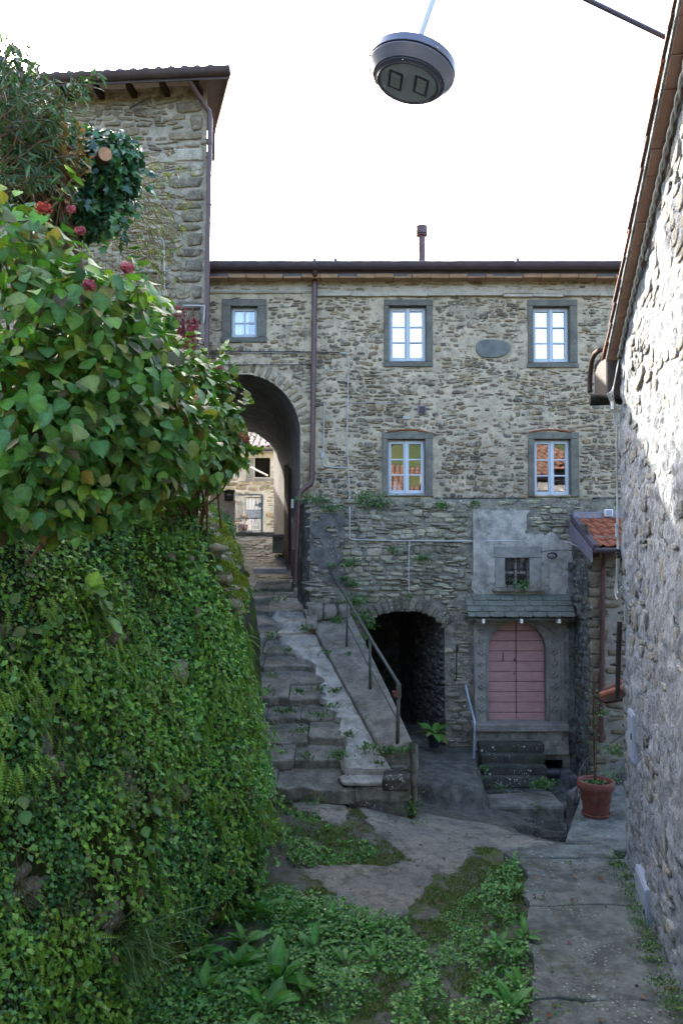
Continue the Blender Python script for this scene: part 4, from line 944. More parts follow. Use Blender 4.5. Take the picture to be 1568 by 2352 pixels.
b = MB(); b.hexa([(XL_-.07, 13.2, rz0-.25), (XL_-.05, 13.2, rz0-.25), (XL_-.05, 14.5, rz1-.35), (XL_-.07, 14.5, rz1-.35), (XL_-.07, 13.2, rz0-.05), (XL_-.05, 13.2, rz0-.05), (XL_-.05, 14.5, rz1-.05), (XL_-.07, 14.5, rz1-.05)]); b.build('verge_board', M['flash'], an)
b = MB(); b.box(XL_-.02, 7, 14.36, 14.46, rz1-.02, P(1400, 1176, 14.4).z); b.build('flashing', M['flash'], an, bevel=.01)
gutter('gutter', (XL_-.03, 13.17, rz0-.03), (7, 13.17, rz0-.03), .065, M['gutter'], an)
b = MB(); b.box(XL_+.1, 7, 13.115, 13.125, rz0-.035, rz0-.008); b.build('gutter_lip', M['grey'], an)
pipe('downpipe', [P(1389, 1258, 13.2), P(1389, 1266, 13.2), P(1388, 1278, 13.28), P(1384, 1295, 13.46), P(1383.5, 1310, 13.49), P(1381, 1560, 13.49), P(1379, 1705, 13.49)], .043, M['copper'], an, 12, [(P(1383, 1400, 13.49), (0, 0, 1)), (P(1381, 1500, 13.49), (0, 0, 1))])
q = MB(); c = P(1395, 1178, 14.34); q.box(c.x-.075, c.x+.075, 14.28, 14.36, c.z-.065, c.z+.065); fl = q.build('floodlight', M['white'], an, bevel=.01)
q = MB(); q.box(c.x-.052, c.x+.052, 14.272, 14.279, c.z-.045, c.z+.045); q.build('lens', M['meter'], fl)

# ================================================================== courtyard behind the arch
mk('courtyard', [(-25, 20.2, .24), (12, 20.2, .24), (12, 60, .24), (-25, 60, .24), (-25, 20.2, -.2), (12, 20.2, -.2), (12, 60, -.2), (-25, 60, -.2)], [[0, 1, 2, 3], [7, 6, 5, 4], [0, 4, 5, 1], [1, 5, 6, 2], [2, 6, 7, 3], [3, 7, 4, 0]], M['pave'], kind='structure')
YB = 29.0
fh = thing('courtyard_house', 'low beige stone house with sunlit tile roof seen through the arch', 'house', (-4, YB, .24))
bx = lambda u: P(u, 1100, YB).x
bz = lambda v: P(600, v, YB).z
fw_ = (bx(583), bx(621), bz(1098), bz(1052)); fd = (bx(566), bx(601), .2, bz(1144))
b2 = wallgrid('wall', fh, (0, YB, 0), EX, EZ, (-11, 1, .1, bz(1036)), rects((fw_[0], fw_[1], fw_[2], fw_[3]), (fd[0], fd[1], fd[2], fd[3])), M['beige'], .08, .03, 0, 101)
rubble(b2, (0, YB, 0), EX, EZ, (-6.5, -1.5, .5, bz(1070)), rects((fw_[0]-.3, fw_[1]+.2, fw_[2]-.1, 9), (fd[0]-.1, fd[1]+.1, -1, fd[3]+.12)), (.2, .5), (.08, .2), (.02, .05), [tuple(x*1.5 for x in c) for c in PAL_T], M['tstone'], 150, 103, .03, .06)
q = MB(); q.box(fw_[0]-.02, fw_[1]+.02, YB+.2, YB+.24, fw_[2]-.02, fw_[3]+.02); q.build('window', M['dark'], fh)
q = MB(); q.box(fw_[0]-.28, fw_[0], YB-.03, YB+.2, fw_[2], fw_[3]); q.box(fw_[0]-.3, fw_[1]+.3, YB-.04, YB+.2, fw_[2]-.12, fw_[2]-.01); q.build('window_frame', M['serena2'], fh, bevel=.01)
q = MB(); q.box(fd[0]-.02, fd[1]+.02, YB+.1, YB+.14, fd[2], fd[3]); dg = q.build('garage_door', M['sheet'], fh)
q = MB(); q.box(fd[0]+.02, fd[1], YB+.04, YB+.1, bz(1190), bz(1170)); q.build('grey_panel', M['meter'], dg)
b = MB(); ez = bz(1034); b.hexa([(-12, YB-.4, ez), (2, YB-.4, ez), (2, YB+6, ez+2.5), (-12, YB+6, ez+2.5), (-12, YB-.4, ez+.05), (2, YB-.4, ez+.05), (2, YB+6, ez+2.55), (-12, YB+6, ez+2.55)])
b.hexa([(-12, YB+6, ez+2.5), (2, YB+6, ez+2.5), (2, YB+12, ez+.2), (-12, YB+12, ez+.2), (-12, YB+6, ez+2.55), (2, YB+6, ez+2.55), (2, YB+12, ez+.25), (-12, YB+12, ez+.25)]); fr = b.build('roof', M['paletile'], fh)
gutter('gutter', (-12, YB-.46, ez), (2, YB-.46, ez), .07, M['gutter'], fh)
for r in range(9):
    y = YB-.42+.42*r; z = ez+.06+.42*r*2.5/6.4
    tile_row(fr, (-6.2, y, z), (-1.6, y, z), .23, math.atan(2.5/6.4), M['paletile'], .47, .09, .012)
b = MB(); b.box(-11, 1, YB+.3, YB+11, .1, ez); b.build('house_body', M['beige'], fh)
b = MB(); b.box(-13, -5.2, 25, 28.6, .1, 6.05); b.build('sun_blocker', M['beige'], fh)  # unseen block, added only to keep the sun off the passage floor
ln = MB(); ln.tube([P(540, 1055, 24), P(614, 1092, 22)], .025, 6); tag(ln.build('clothes_pole', M['white'], None, smooth=True), 'thin white pole slanting across the courtyard behind the arch', 'pole')
# wrought iron gate
YG = 20.0
gt = thing('iron_gate', 'thin wrought iron gate with scrolls at the end of the arched passage', 'gate', (P(560, 1221, YG).x, YG, .2))
gx = lambda u: P(u, 1180, YG).x
gz = lambda v: P(560, v, YG).z
q = MB()
for u in (489, 602): q.box(gx(u)-.025, gx(u)+.025, YG-.02, YG+.02, gz(1222), gz(1136))
q.box(gx(489), gx(602), YG-.012, YG+.012, gz(1138), gz(1135)); q.box(gx(489), gx(602), YG-.012, YG+.012, gz(1192), gz(1189)); q.box(gx(489), gx(602), YG-.012, YG+.012, gz(1221), gz(1218.5)); q.build('gate_frame', M['galv'], gt)
for k in range(13):
    u = 497+8.2*k; q = MB(); q.tube([(gx(u), YG, gz(1221)), (gx(u), YG, gz(1136))], .006, 5); q.build('bar', M['galv'], gt)
for (uc, vb) in ((553, 1178), (588, 1178), (588, 1212), (553, 1212)):
    q = MB()
    for sg in (-1, 1):
        q.tube(smoothpath([(gx(uc), YG-.012, gz(vb-28)), (gx(uc+sg*3), YG-.012, gz(vb-15)), (gx(uc+sg*5.5), YG-.012, gz(vb-2)), (gx(uc+sg*4), YG-.012, gz(vb+2)), (gx(uc+sg*1.5), YG-.012, gz(vb)), (gx(uc+sg*2.2), YG-.012, gz(vb-3)), (gx(uc+sg*4), YG-.012, gz(vb-2))], 4), .009, 5)
    q.build('scroll', M['galv'], gt, smooth=True)
q = MB(); c = P(598, 1160, YG-.03); q.obox(c, (.05, 0, 0), (0, .02, 0), (0, 0, .06)); q.tube([c, c+Vector((-.12, -.02, 0))], .016, 6); q.build('lock_handle', M['galv'], gt)
mbx = thing('mailbox', 'little black house-shaped mailbox on the wall left of the iron gate', 'mailbox', P(527, 1148, 19.6))
c = P(527, 1138, 19.6); w_, h_ = .115, .135
q = MB(); q.box(c.x-w_, c.x+w_, 19.55, 19.7, c.z-h_, c.z+h_*.65); q.build('box', M['iron'], mbx, bevel=.006)
q = MB(); q.prism([(c.x-w_*1.4, 19.52, c.z+h_*.62), (c.x, 19.52, c.z+h_*1.15), (c.x+w_*1.4, 19.52, c.z+h_*.62), (c.x, 19.52, c.z+h_*.8)][::-1], (0, .2, 0)); q.build('lid', M['iron'], mbx)
q = MB(); q.box(c.x-.055, c.x+.055, 19.543, 19.552, c.z+.0, c.z+.03); q.build('name_plate', M['grey'], mbx)
q = MB(); q.box(c.x-.5, c.x+.12, 19.71, 19.85, .0, c.z+.16); tag(q.build('gate_pier', M['beige'], None, bevel=.02), 'beige rendered pier holding the black mailbox beside the iron gate', 'pier')

# ================================================================== behind the viewer: what the panes reflect
bh = thing('tiled_house', 'red tiled house across the lane mirrored in the lower windows', 'house', (7, -9, -3.5))
b = MB(); b.box(-5, 16, -14, -6.5, -3.6, 1.15); b.build('wall', M['amortar'], bh)
b = MB(); v = [(-5.5, -6, 1.1), (16.5, -6, 1.1), (16.5, -10.2, 3.15), (-5.5, -10.2, 3.15), (-5.5, -14.4, 1.1), (16.5, -14.4, 1.1), (-5.5, -6, 1.05), (16.5, -6, 1.05), (16.5, -10.2, 3.0), (-5.5, -10.2, 3.0), (-5.5, -14.4, 1.05), (16.5, -14.4, 1.05)]
br_ = mk('roof', v, [[0, 1, 2, 3][::-1], [3, 2, 5, 4][::-1], [6, 7, 8, 9], [9, 8, 11, 10], [0, 6, 7, 1], [4, 5, 11, 10], [0, 3, 9, 6], [3, 4, 10, 9], [1, 7, 8, 2], [2, 8, 11, 5]], M['darktile'], bh)
rp_ = math.atan2(2.05, 4.2)
for r in range(11):
    y = -5.98-.39*r; z = 1.15+.19*r; p = Vector((0, y, z))
    v, f = barrel(.45, .10, .085); V2 = []; F2 = []
    for k in range(86):
        x = -5.4+.255*k+rng.uniform(-.01, .01); o_ = len(V2); F2 += [[i+o_ for i in q_] for q_ in f]
        for (a, e, h_) in v: V2.append((x+a, y-e*math.cos(rp_), z+e*math.sin(rp_)+h_))
    mk('tile_course', V2, F2, M['darktile'], br_, smooth=True)
xs = np.linspace(-160, 160, 65); ys = np.linspace(-120, -28, 30); X, Y = np.meshgrid(xs, ys)
dd_ = (-28-Y)
Z = -4+13*np.clip(dd_/26, 0, 1)**1.1+np.clip(dd_-26, 0, 99)*.28+3.0*(fbm(X*.05, Y*.05, 5, 4)-.5)*np.clip(dd_/10, 0, 1)
q = np.arange(64)[None, :]+np.arange(29)[:, None]*65; q = q.ravel()
s = NT('hill_meadow'); c = s.mix(s.ramp(s.noise(.09, 6, .65), .42, .58), (.018, .032, .013), (.026, .034, .014)); hm = s.fin(c, .95, .05)
mk('hill', np.stack([X, Y, Z], -1).reshape(-1, 3), np.stack([q, q+1, q+66, q+65], 1), hm, kind='structure', smooth=True)
# ================================================================== ground
mk('terrain', [(-600, -600, -5.2), (600, -600, -5.2), (600, 600, -5.2), (-600, 600, -5.2)], [[0, 1, 2, 3]], M['earth'], kind='structure')
CP = [(x, y, -3.5) for x in (-6, -3, -1, 1, 2.5, 5) for y in (-6, 0, 3, 5, 7)]
CP += [(-1, 8.6, -3.45), (0, 8.6, -3.48), (1.6, 8.6, -3.5), (-1, 9.8, -3.24), (-.2, 9.8, -3.26), (.35, 9.8, -3.33), (.75, 9.6, -3.47), (1.2, 9.6, -3.52), (2.1, 9.4, -3.54), (2.6, 9.2, -3.55),
       (1.0, 10.4, -3.56), (1.7, 10.4, -3.66), (2.3, 10.0, -3.66), (2.5, 9.7, -3.6), (2.6, 10.5, -3.85), (2.2, 11.0, -3.82), (1.0, 11.2, -3.74), (1.5, 11.6, -3.90), (2.0, 11.8, -4.0), (1.0, 12, -3.9),
       (1.0, 13.5, -3.9), (1.4, 14.4, -3.9), (1.4, 15.5, -3.9), (2.5, 12.3, -4.15), (2.9, 13.2, -4.3), (3.1, 12.2, -4.3), (3.6, 13.4, -4.36), (4, 12, -4.42), (5.5, 10, -4.4), (5.5, 14, -4.4), (0, 12, -3.8), (-2, 12, -3.6), (-2, 15, -3), (-6, 12, -3.4)]
CP = np.array(CP)
dm = np.sqrt(((CP[:, None, :2]-CP[None, :, :2])**2).sum(-1)); wgt = np.linalg.solve(dm+1e-9*np.eye(len(CP))+.02*np.eye(len(CP)), CP[:, 2]+3.5)
def gz_(x, y):
    x, y = np.asarray(x, float), np.asarray(y, float)
    r = np.full(x.shape, -3.5)
    for (cx, cy, _), w in zip(CP, wgt): r = r+w*np.sqrt((x-cx)**2+(y-cy)**2)
    return r
pp = lambda l, z=-3.47: [tuple(PZ(u, v, z)[:2]) for u, v in l]
PATCH = [pp([(800, 1838), (835, 1890), (880, 1940), (930, 1975), (985, 2012), (1050, 2005), (1075, 1965), (1095, 1935), (1150, 1950), (1290, 1922), (1240, 1912), (1195, 1896), (1160, 1868), (1110, 1850), (1040, 1848), (985, 1838), (955, 1850), (950, 1885), (905, 1880), (850, 1850)]),
         pp([(688, 2004), (735, 1995), (820, 1992), (930, 1985), (1000, 2012), (985, 2035), (955, 2062), (925, 2085), (912, 2105), (850, 2112), (800, 2080), (740, 2035)]),
         pp([(640, 1880), (780, 1850), (800, 1890), (780, 1930), (690, 1905)])]
def patchmask(x, y):
    wx = x+.20*(fbm(x*4, y*4, 3, 4)-.5)+.07*(fbm(x*17, y*17, 5, 2)-.5); wy = y+.26*(fbm(x*4, y*4, 9, 4)-.5)+.07*(fbm(x*17, y*17, 6, 2)-.5)
    r = np.zeros(np.shape(x))
    for p in PATCH: r = np.maximum(r, inpoly(wx, wy, p))
    return r
def ground(x, y):
    return gz_(x, y)+.05*(fbm(np.asarray(x)*1.7, np.asarray(y)*1.7, 5, 3)-.5)+.022*(fbm(np.asarray(x)*9, np.asarray(y)*9, 6, 2)-.5)
xs = np.arange(-3.0, 5.4, .032); ys = np.arange(3.5, 16.2, .032); X, Y = np.meshgrid(xs, ys)
m = sum(patchmask(X+.012*dx, Y+.012*dy) for dx in (-1, 0, 1) for dy in (-1, 0, 1))/9; Z = gz_(X, Y)+.05*(fbm(X*1.7, Y*1.7, 5, 3)-.5)+(1-m)*.03*(fbm(X*9, Y*9, 6, 3)-.5)+m*.032
# rock shelf in front of the low passage, and the dark hole under the terrace
SHELF = [(.8, 19), (.85, 12.9), (1.02, 12.45), (1.35, 12.15), (1.75, 12.0), (2.02, 12.08), (2.2, 12.4), (2.26, 13.1), (2.38, 13.9), (2.4, 14.5), (2.2, 19)]
PIT = pp([(1165, 1866), (1195, 1893), (1228, 1906), (1262, 1914), (1300, 1914), (1330, 1880), (1320, 1840), (1250, 1838)], -3.74)
def soft(poly, x, y, w, r=.03):
    wx = x+w*(fbm(x*3.1, y*3.1, 23, 3)-.5); wy = y+w*(fbm(x*3.1, y*3.1, 29, 3)-.5)
    return sum(inpoly(wx+r*dx, wy+r*dy, poly).astype(float) for dx in (-1, 0, 1) for dy in (-1, 0, 1))/9
sh_ = soft(SHELF, X, Y, .22, .04); pi_ = soft(PIT, X, Y, .12, .025)
top_ = -3.64-.05*np.clip((13.2-Y)/1.2, 0, 1)+.10*(fbm(X*1.8, Y*1.8, 33, 3)-.5)-.05*np.clip((X-1.6)/.6, 0, 1)
Z = Z*(1-sh_)+top_*sh_; Z = Z-pi_*(.62+.25*(fbm(X*4, Y*4, 35, 2)-.5))
nx_, ny_ = len(xs), len(ys); q = (np.arange(nx_-1)[None, :]+np.arange(ny_-1)[:, None]*nx_).ravel()
s = NT('lane_ground'); a = s.sep(s.attr('col'), 0); mk_ = s.sep(s.attr('col'), 1)
soil = s.mix(s.ramp(s.noise(6, 6, .7), .35, .65), (.075, .072, .058), (.13, .127, .105))
soil = s.mix(s.math('MULTIPLY', s.math('MULTIPLY', s.ramp(s.noise(2.6, 6, .7), .43, .58), mk_), .85), soil, (.055, .085, .014))
soil = s.mix(s.math('MULTIPLY', s.sep(s.attr('col'), 2), .8), soil, s.mix(s.ramp(s.noise(5, 6, .7), .4, .6), (.055, .058, .05), (.125, .125, .105)))
con = s.mix(s.ramp(s.noise(2.1, 6, .65), .35, .65), (.25, .23, .18), (.165, .162, .14))
con = s.mix(s.math('MULTIPLY', s.ramp(s.noise(9, 9, .8, .4), .50, .60), .7), con, (.09, .092, .075))
con = s.mix(s.ramp(s.noise(26, 4, .7), .5, .75), con, (.10, .097, .08))
con = s.mix(s.math('MULTIPLY', s.ramp(s.noise(3.3, 6, .7), .5, .64), .6), con, (.05, .056, .035))
c = s.mix(s.ramp(s.math('ADD', a, s.math('MULTIPLY', s.math('SUBTRACT', s.noise(24, 4, .7), .5), .5)), .42, .55), soil, con)
wv = s.n('ShaderNodeVectorMath', operation='ADD'); s.L(s.pos, wv.inputs[0]); nz_ = s.n('ShaderNodeTexNoise'); nz_.inputs['Scale'].default_value = 3; nz_.inputs['Detail'].default_value = 5; s.L(s.pos, nz_.inputs['Vector']); s.L(nz_.outputs['Color'], wv.inputs[1])
ck = s.math('MAXIMUM', s.ramp(s.voro(.9, 'DISTANCE_TO_EDGE', vec=wv.outputs[0]), .0, .010), s.ramp(s.noise(1.1, 3), .56, .5))
c = s.mix(ck, s.mix(1, c, (.35, .36, .3), 'MULTIPLY'), c)
s.bump(ck, .6, .02); s.bump(s.noise(18, 8, .72), 1., .04); s.bump(s.noise(130, 4, .6), .5, .006)
M['lane'] = s.fin(c, .9, .25)
mk('lane', np.stack([X, Y, Z], -1).reshape(-1, 3), np.stack([q, q+1, q+nx_+1, q+nx_], 1), M['lane'], smooth=True, kind='structure', col=np.stack([m.ravel(), np.clip((10.2-Y)/.8, .15, 1).ravel(), (np.maximum(np.clip((Y-11.6)/.4, 0, 1)*np.clip((X-.6)/.3, 0, 1), pi_)).ravel()], 1))
mk('lane_nearer', [(-8, -14, -3.52), (8, -14, -3.52), (8, 3.52, -3.52), (-8, 3.52, -3.52)], [[0, 1, 2, 3]], M['lane'], kind='structure', col=[(0, 0, 0)]*4)

# pavement slabs on the right
pv = thing('pavement', None, None, (2.2, 6.5, -3.5)); pv['kind'] = 'structure'
def wallx(y): return RC.x+RS.x*((y-RC.y)/RS.y)
pedge = lambda y: 1.39+(y-5.65)*(1.93-1.39)/(8.68-5.65)
cuts = [3.4, 5.0, 6.05, 6.9, 7.62, 8.75]
for k in range(len(cuts)-1):
    ya, yb = cuts[k]+.006, cuts[k+1]-.006; nn = 14; left = []; right = []; fr_ = []; bkk = []
    for i in range(nn+1):
        y = ya+(yb-ya)*i/nn; left.append((pedge(y)+.10*(fbm(np.array([y*3]), np.array([1.]), 4, 3)[0]-.5)*2, y)); right.append((wallx(y)+.06, y))
    for i in range(1, 6):
        t = i/6; yj = lambda yy, sd: yy+.16*(fbm(np.array([t*5]), np.array([1+round(yy, 1)*3.7]), 7, 3)[0]-.5)
        fr_.append((left[0][0]+(right[0][0]-left[0][0])*t, yj(ya, 0))); bkk.append((left[-1][0]+(right[-1][0]-left[-1][0])*t, yj(yb, 0)))
    loop = [left[0]]+fr_+right+bkk[::-1]+left[::-1][:-1]
    z0 = rng.uniform(-.012, .012)
    top = [(x, y, -3.405+z0+.02*(x-2)*rng.uniform(-.3, .3)) for x, y in loop]
    MB().prism([(x, y, -3.62) for x, y, z in top], (0, 0, .215+z0)).build('paving_slab', M['pave'], pv, bevel=.018)
q = MB(); q.prism([(1.86, 8.78, -3.62), (2.5, 8.8, -3.62), (3.0, 8.78, -3.62), (3.05, 9.15, -3.62), (2.5, 9.18, -3.62), (2.0, 9.12, -3.62), (1.78, 8.95, -3.62)], (0, 0, .19)); q.build('paving_slab', M['pave'], pv, bevel=.02)
# terrace under the pot
q = MB(); q.prism([(2.62, 9.5, -4.6), (3.0, 9.25, -4.6), (5.2, 9.2, -4.6), (5.2, 11.7, -4.6), (3.45, 11.7, -4.6), (3.22, 10.95, -4.6), (2.9, 10.2, -4.6)], (0, 0, 1.08)); tc = tag(q.build('terrace', M['pave'], None, bevel=.03), kind='structure')

# ================================================================== stone stair
st = thing('stone_staircase', 'worn grey stone stair with a pale concrete strip climbing to the arched passage', 'stairs', (0, 10, -3.4))
SX = lambda y: -.99-.183*(y-10.4)-.38
XR = lambda y: .48-.306*(y-10.7)
NZ = lambda y: -3.03+.384*(y-10)
def slab(poly, z0, th, name='step_slab', mat=None, tilt=0., parent=None, bev=.016):
    v = [(x, y, z0+tilt*(y-poly[0][1])+rng.uniform(-.004, .004)) for x, y in poly]
    return MB().prism([(x, y, z-th) for x, y, z in v], (0, 0, th)).build(name, mat or M['step'], parent or st, bevel=bev)
for k in range(13):
    ya = 10+.46*k; yb = ya+.56; z = -3.03+.1766*k; xl = SX(ya); xr = XR(ya)+.02 if k > 1 else (.86 if k == 0 else .84)
    n_ = (3, 2, 2, 3, 2, 1, 2, 2, 2, 1, 2, 2, 2)[k]; cutx = [xl]+sorted(xl+.38+(xr-xl-.4)*(i+rng.uniform(.15, .85))/n_ for i in range(n_-1))+[xr]
    for i in range(n_):
        a, b_ = cutx[i]+.003, cutx[i+1]-.003; off = rng.uniform(-.045, .045)
        sk = lambda x: (x-xl)*.02
        fr_ = [(a+(b_-a)*t/6, ya+off+rng.uniform(-.045, .045)+.02*math.sin(t+k)+sk(a)) for t in range(7)]
        poly = fr_+[(b_+rng.uniform(-.01, .01), yb), (a+rng.uniform(-.01, .01), yb)]
        slab(poly, z+rng.uniform(-.04, .02), .13 if k else .17, tilt=.25+rng.uniform(-.05, .05))
b = MB(); b.hexa([(SX(10)-.1, 10.08, -4.5), (.82, 10.08, -4.5), (XR(16), 16, -4.5), (SX(16)-.1, 16, -4.5), (SX(10)-.1, 10.08, -3.19), (.82, 10.08, -3.19), (XR(16), 16, NZ(16)-.30), (SX(16)-.1, 16, NZ(16)-.30)]); b.build('stair_core', M['dplaster'], st)
# pale concrete strip poured down the right-hand side
W0 = [(10.32, .66), (10.7, .46), (11.3, .42), (12.2, .38), (12.9, .36), (13.3, .56), (13.7, .68), (14.2, .62), (14.8, .45), (15.4, .3)]
ys_ = np.linspace(10.32, 15.4, 84); wd = np.interp(ys_, [a for a, b_ in W0], [b_ for a, b_ in W0]); V = []; nxr = 12
for i, y in enumerate(ys_):
    xr = XR(y)+.03; xl = xr-wd[i]+.13*(fbm(np.array([y*3.5]), np.array([.5]), 8, 3)[0]-.5)*2+.09*(fbm(np.array([y*14]), np.array([.5]), 9, 2)[0]-.5)*2
    for j_ in range(nxr+1):
        x = xl+(xr-xl)*j_/nxr
        kk = (y-10)/.46; fr = kk-math.floor(kk); ramp_ = .5*(.1766*fr-.1766*min(1, fr*1.0))+0
        stepz = NZ(y)-.012*max(0, math.sin(fr*math.pi))*(1 if y < 13 else 3.5)+.02*(fbm(np.array([x*6]), np.array([y*6]), 4, 2)[0]-.5)
        V.append((x, y, stepz+.012-(0.07 if j_ == 0 else 0)))
n0 = len(V); V += [(x, y, z-.12) for (x, y, z) in V[:nxr+1]]
f = [[i*(nxr+1)+j_, i*(nxr+1)+j_+1, (i+1)*(nxr+1)+j_+1, (i+1)*(nxr+1)+j_] for i in range(len(ys_)-1) for j_ in range(nxr)]
f += [[j_+1, j_, n0+j_, n0+j_+1] for j_ in range(nxr)]
mk('concrete_strip', V, f, M['concrete'], st, smooth=True, autos=50)
slab([(.02, 10.02), (.3, 9.99), (.55, 10.03), (.6, 10.2), (.56, 10.42), (.1, 10.42), (-.05, 10.25)], -2.985, .05, 'concrete_patch', M['concrete'])
slab([(.5, 9.97), (.84, 9.98), (.88, 10.3), (.80, 10.5), (.56, 10.46)], -2.93, .16, 'corner_stone', M['dstep'], bev=.03)
# parapet slab beside the stair
par = [(-.70, 14.52, -1.22), (.11, 14.52, -1.18), (.243, 13.9, -1.41), (.70, 11.7, -2.19), (.93, 10.55, -2.62), (.52, 10.55, -2.735), (.17, 11.7, -2.31), (-.50, 13.9, -1.45)]
v = par+[(x, y, -4.6) for x, y, z in par]; n_ = len(par)
mk('parapet', v, [[0, 7, 2, 1], [7, 6, 3, 2], [6, 5, 4, 3]]+[[i, (i+1) % n_, n_+(i+1) % n_, n_+i] for i in range(n_)], M['slab'], st, bevel=.02)
for (x, y, w_, h_) in ((-.46, 14.1, .26, .20), (-.2, 14.15, .22, .16), (.05, 14.2, .2, .14), (-.52, 13.8, .2, .12)):
    q = MB(); q.obox((x, y, -1.43+.384*(y-13.9)+h_/2+.02), (w_/2, .01, .01), (0, .16, .05), (0, 0, h_/2)); q.build('parapet_stone', M['slab'], st, bevel=.025)
# end post of the parapet, ragged and mossy
q = MB()
n_ = 9; v = []
for i in range(8):
    z = -2.6-1.0*i/7
    for k in range(n_):
        a = 2*math.pi*k/n_; r = .085*(1+.25*math.sin(3*a+i)+rng.uniform(-.12, .12)); v.append((.93+r*math.cos(a)*.55, 10.38+r*math.sin(a)*1.4, z))
q.add(v, [[i*n_+k, i*n_+(k+1) % n_, (i+1)*n_+(k+1) % n_, (i+1)*n_+k] for i in range(7) for k in range(n_)]); q.build('parapet_end', M['slab'], st, smooth=True)
# handrail
hr = thing('handrail', 'rusty grey-green pipe handrail with three posts on the sloping parapet', 'handrail', (.74, 10.57, -2.6))
p1, p2, p3 = P(796, 1489, 13.1), P(850, 1588, 11.87), P(912, 1716, 10.6)
T1, T2, T3 = P(797.5, 1376, 13.1), P(849, 1464, 11.87), P(915, 1572, 10.6); TT = P(757, 1312, 14.42)
q = MB(); q.tube([TT, T1, T2, T3], .024, 8); q.build('top_rail', M['rail'], hr, smooth=True)
for a, b_, rr_ in ((p1, T1, .018), (p2, T2, .022), (p3, T3, .024)):
    q = MB(); q.tube([a-EZ*.05, b_], rr_, 8); q.build('post', M['rail'], hr, smooth=True)
q = MB(); q.tube([P(762, 1374, 14.4), P(797, 1432, 13.1), P(850, 1535, 11.87), P(912, 1652, 10.6)], .012, 6); q.build('lower_rail', M['rail'], hr, smooth=True)
q = MB(); q.obox(T3+Vector((.0, 0, -.09)), (.03, 0, 0), (0, .03, 0), (0, 0, .10)); q.build('post_cap', M['rail'], hr, bevel=.006)
hp = thing('hanging_pot', 'tiny orange pot with a pale succulent hung on the lowest handrail post', 'flower pot', P(908, 1596, 10.5))
c = P(907, 1590, 10.52); q = MB(); q.lathe([(0, -.06), (.028, -.06), (.042, 0), (.045, .012), (.038, .012), (.03, -.01), (0, -.01)], c, 12); q.build('pot', M['terracotta'], hp, smooth=True, autos=45)

# paving of the upper passage
pg = thing('passage_paving', None, None, (-1.5, 17, -.5)); pg['kind'] = 'structure'
PA = Vector((-1.3, 15.3, -1.02)); PT = Vector((-.183*5.2, 5.2, 1.22)).normalized(); PSx = EX
pgw = wallgrid('paving_bed', pg, PA, PSx, PT, (-2.2, .9, -.1, 5.2), nohole, M['pave'], .05, .03, 0, 111)
rubble(pg, PA, PSx, PT, (-1.9, .62, 0, 5.1), nohole, (.16, .42), (.12, .30), (.005, .016), [(.25, .245, .23), (.22, .215, .20), (.28, .27, .25)], M['cobble'], 90, 113, .012, .07, name='paving_stone', stuff='small_paving_stones')
q = MB(); q.obox((pr(16.2)-.45, 16.2, fl_z(16.2)-.02), (.33, .03, .0), (0, .07, .02), (0, 0, .05)); q.build('kerb_stone', M['serena2'], pg, bevel=.015)

# ================================================================== steps of the rose door
ds = thing('door_steps', 'dark lichen-spotted stone steps below the rose door', 'steps', (3, 13.8, -4.3))
def bxs(name, x0, x1, y0, y1, z0, z1, mat, bev=.014, j=.008, par=None):
    J = lambda: rng.uniform(-j, j)
    q = MB(); q.hexa([(x0+J(), y0+J(), z0), (x1+J(), y0+J(), z0), (x1, y1, z0), (x0, y1, z0), (x0+J(), y0+J(), z1+J()), (x1+J(), y0+J(), z1+J()), (x1, y1, z1+J()), (x0, y1, z1+J())]); return q.build(name, mat, par or ds, bevel=bev)
zl = lambda v, Y: P(784, v, Y).z
bxs('threshold', lx(1076), lx(1288), 14.16, 14.60, zl(1681, 14.16), zl(1668, 14.16)+.03, M['serena2'])
bxs('landing_block', lx(1082), lx(1290), 14.26, 14.5, zl(1734, 14.26), zl(1681, 14.2)-.004, M['plaster'])
xa, xb = 2.40, 3.53
for k in range(5):
    y = 14.04-.16*k; zt = -3.52-.155*k; bxs('step', xa+.0*k-(.03*k if k > 2 else 0), xb-.02*k+rng.uniform(-.02, .02), y, 14.3, zt-.16, zt, M['dstep'], .02, .014)
bxs('side_block', 3.55, 4.12, 13.95, 14.47, -4.6, -4.05, M['wet'], .05, .03)
bxs('yard_slab', 2.3, 3.45, 12.5, 13.3, -4.55, -4.12, M['step'], .05, .04)
bxs('yard_slab', 3.55, 4.2, 12.3, 13.1, -4.6, -4.27, M['dstep'], .06, .05)
bxs('yard_slab', 2.55, 3.3, 11.6, 12.2, -4.7, -4.2, M['dstep'], .07, .06)
dh = thing('grip_rail', 'bent galvanised grip rail left of the rose door steps', 'handrail', (2.4, 13.6, -4))
q = MB(); q.tube(smoothpath([P(1068, 1572, 14.43), P(1077, 1610, 14.2), P(1086, 1645, 13.92), P(1089, 1656, 13.85), P(1088.5, 1672, 13.82), P(1087, 1762, 13.8)], 4), .021, 8); q.build('tube', M['galv'], dh, smooth=True)
q = MB(); q.tube([P(1087, 1655, 13.85), P(1074, 1690, 14.2)], .012, 6); q.build('stay', M['galv'], dh, smooth=True)
dk = thing('dark_drum', 'dark plastic drum lying in the cellar niche right of the door steps', 'drum', P(1262, 1790, 13.9))
q = MB(); c = P(1262, 1776, 13.9); q.tube([c-EX*.17, c-EX*.15, c+EX*.15, c+EX*.17], [.06, .085, .085, .06], 14); q.build('body', M['bluepot'], dk, smooth=True, autos=40)
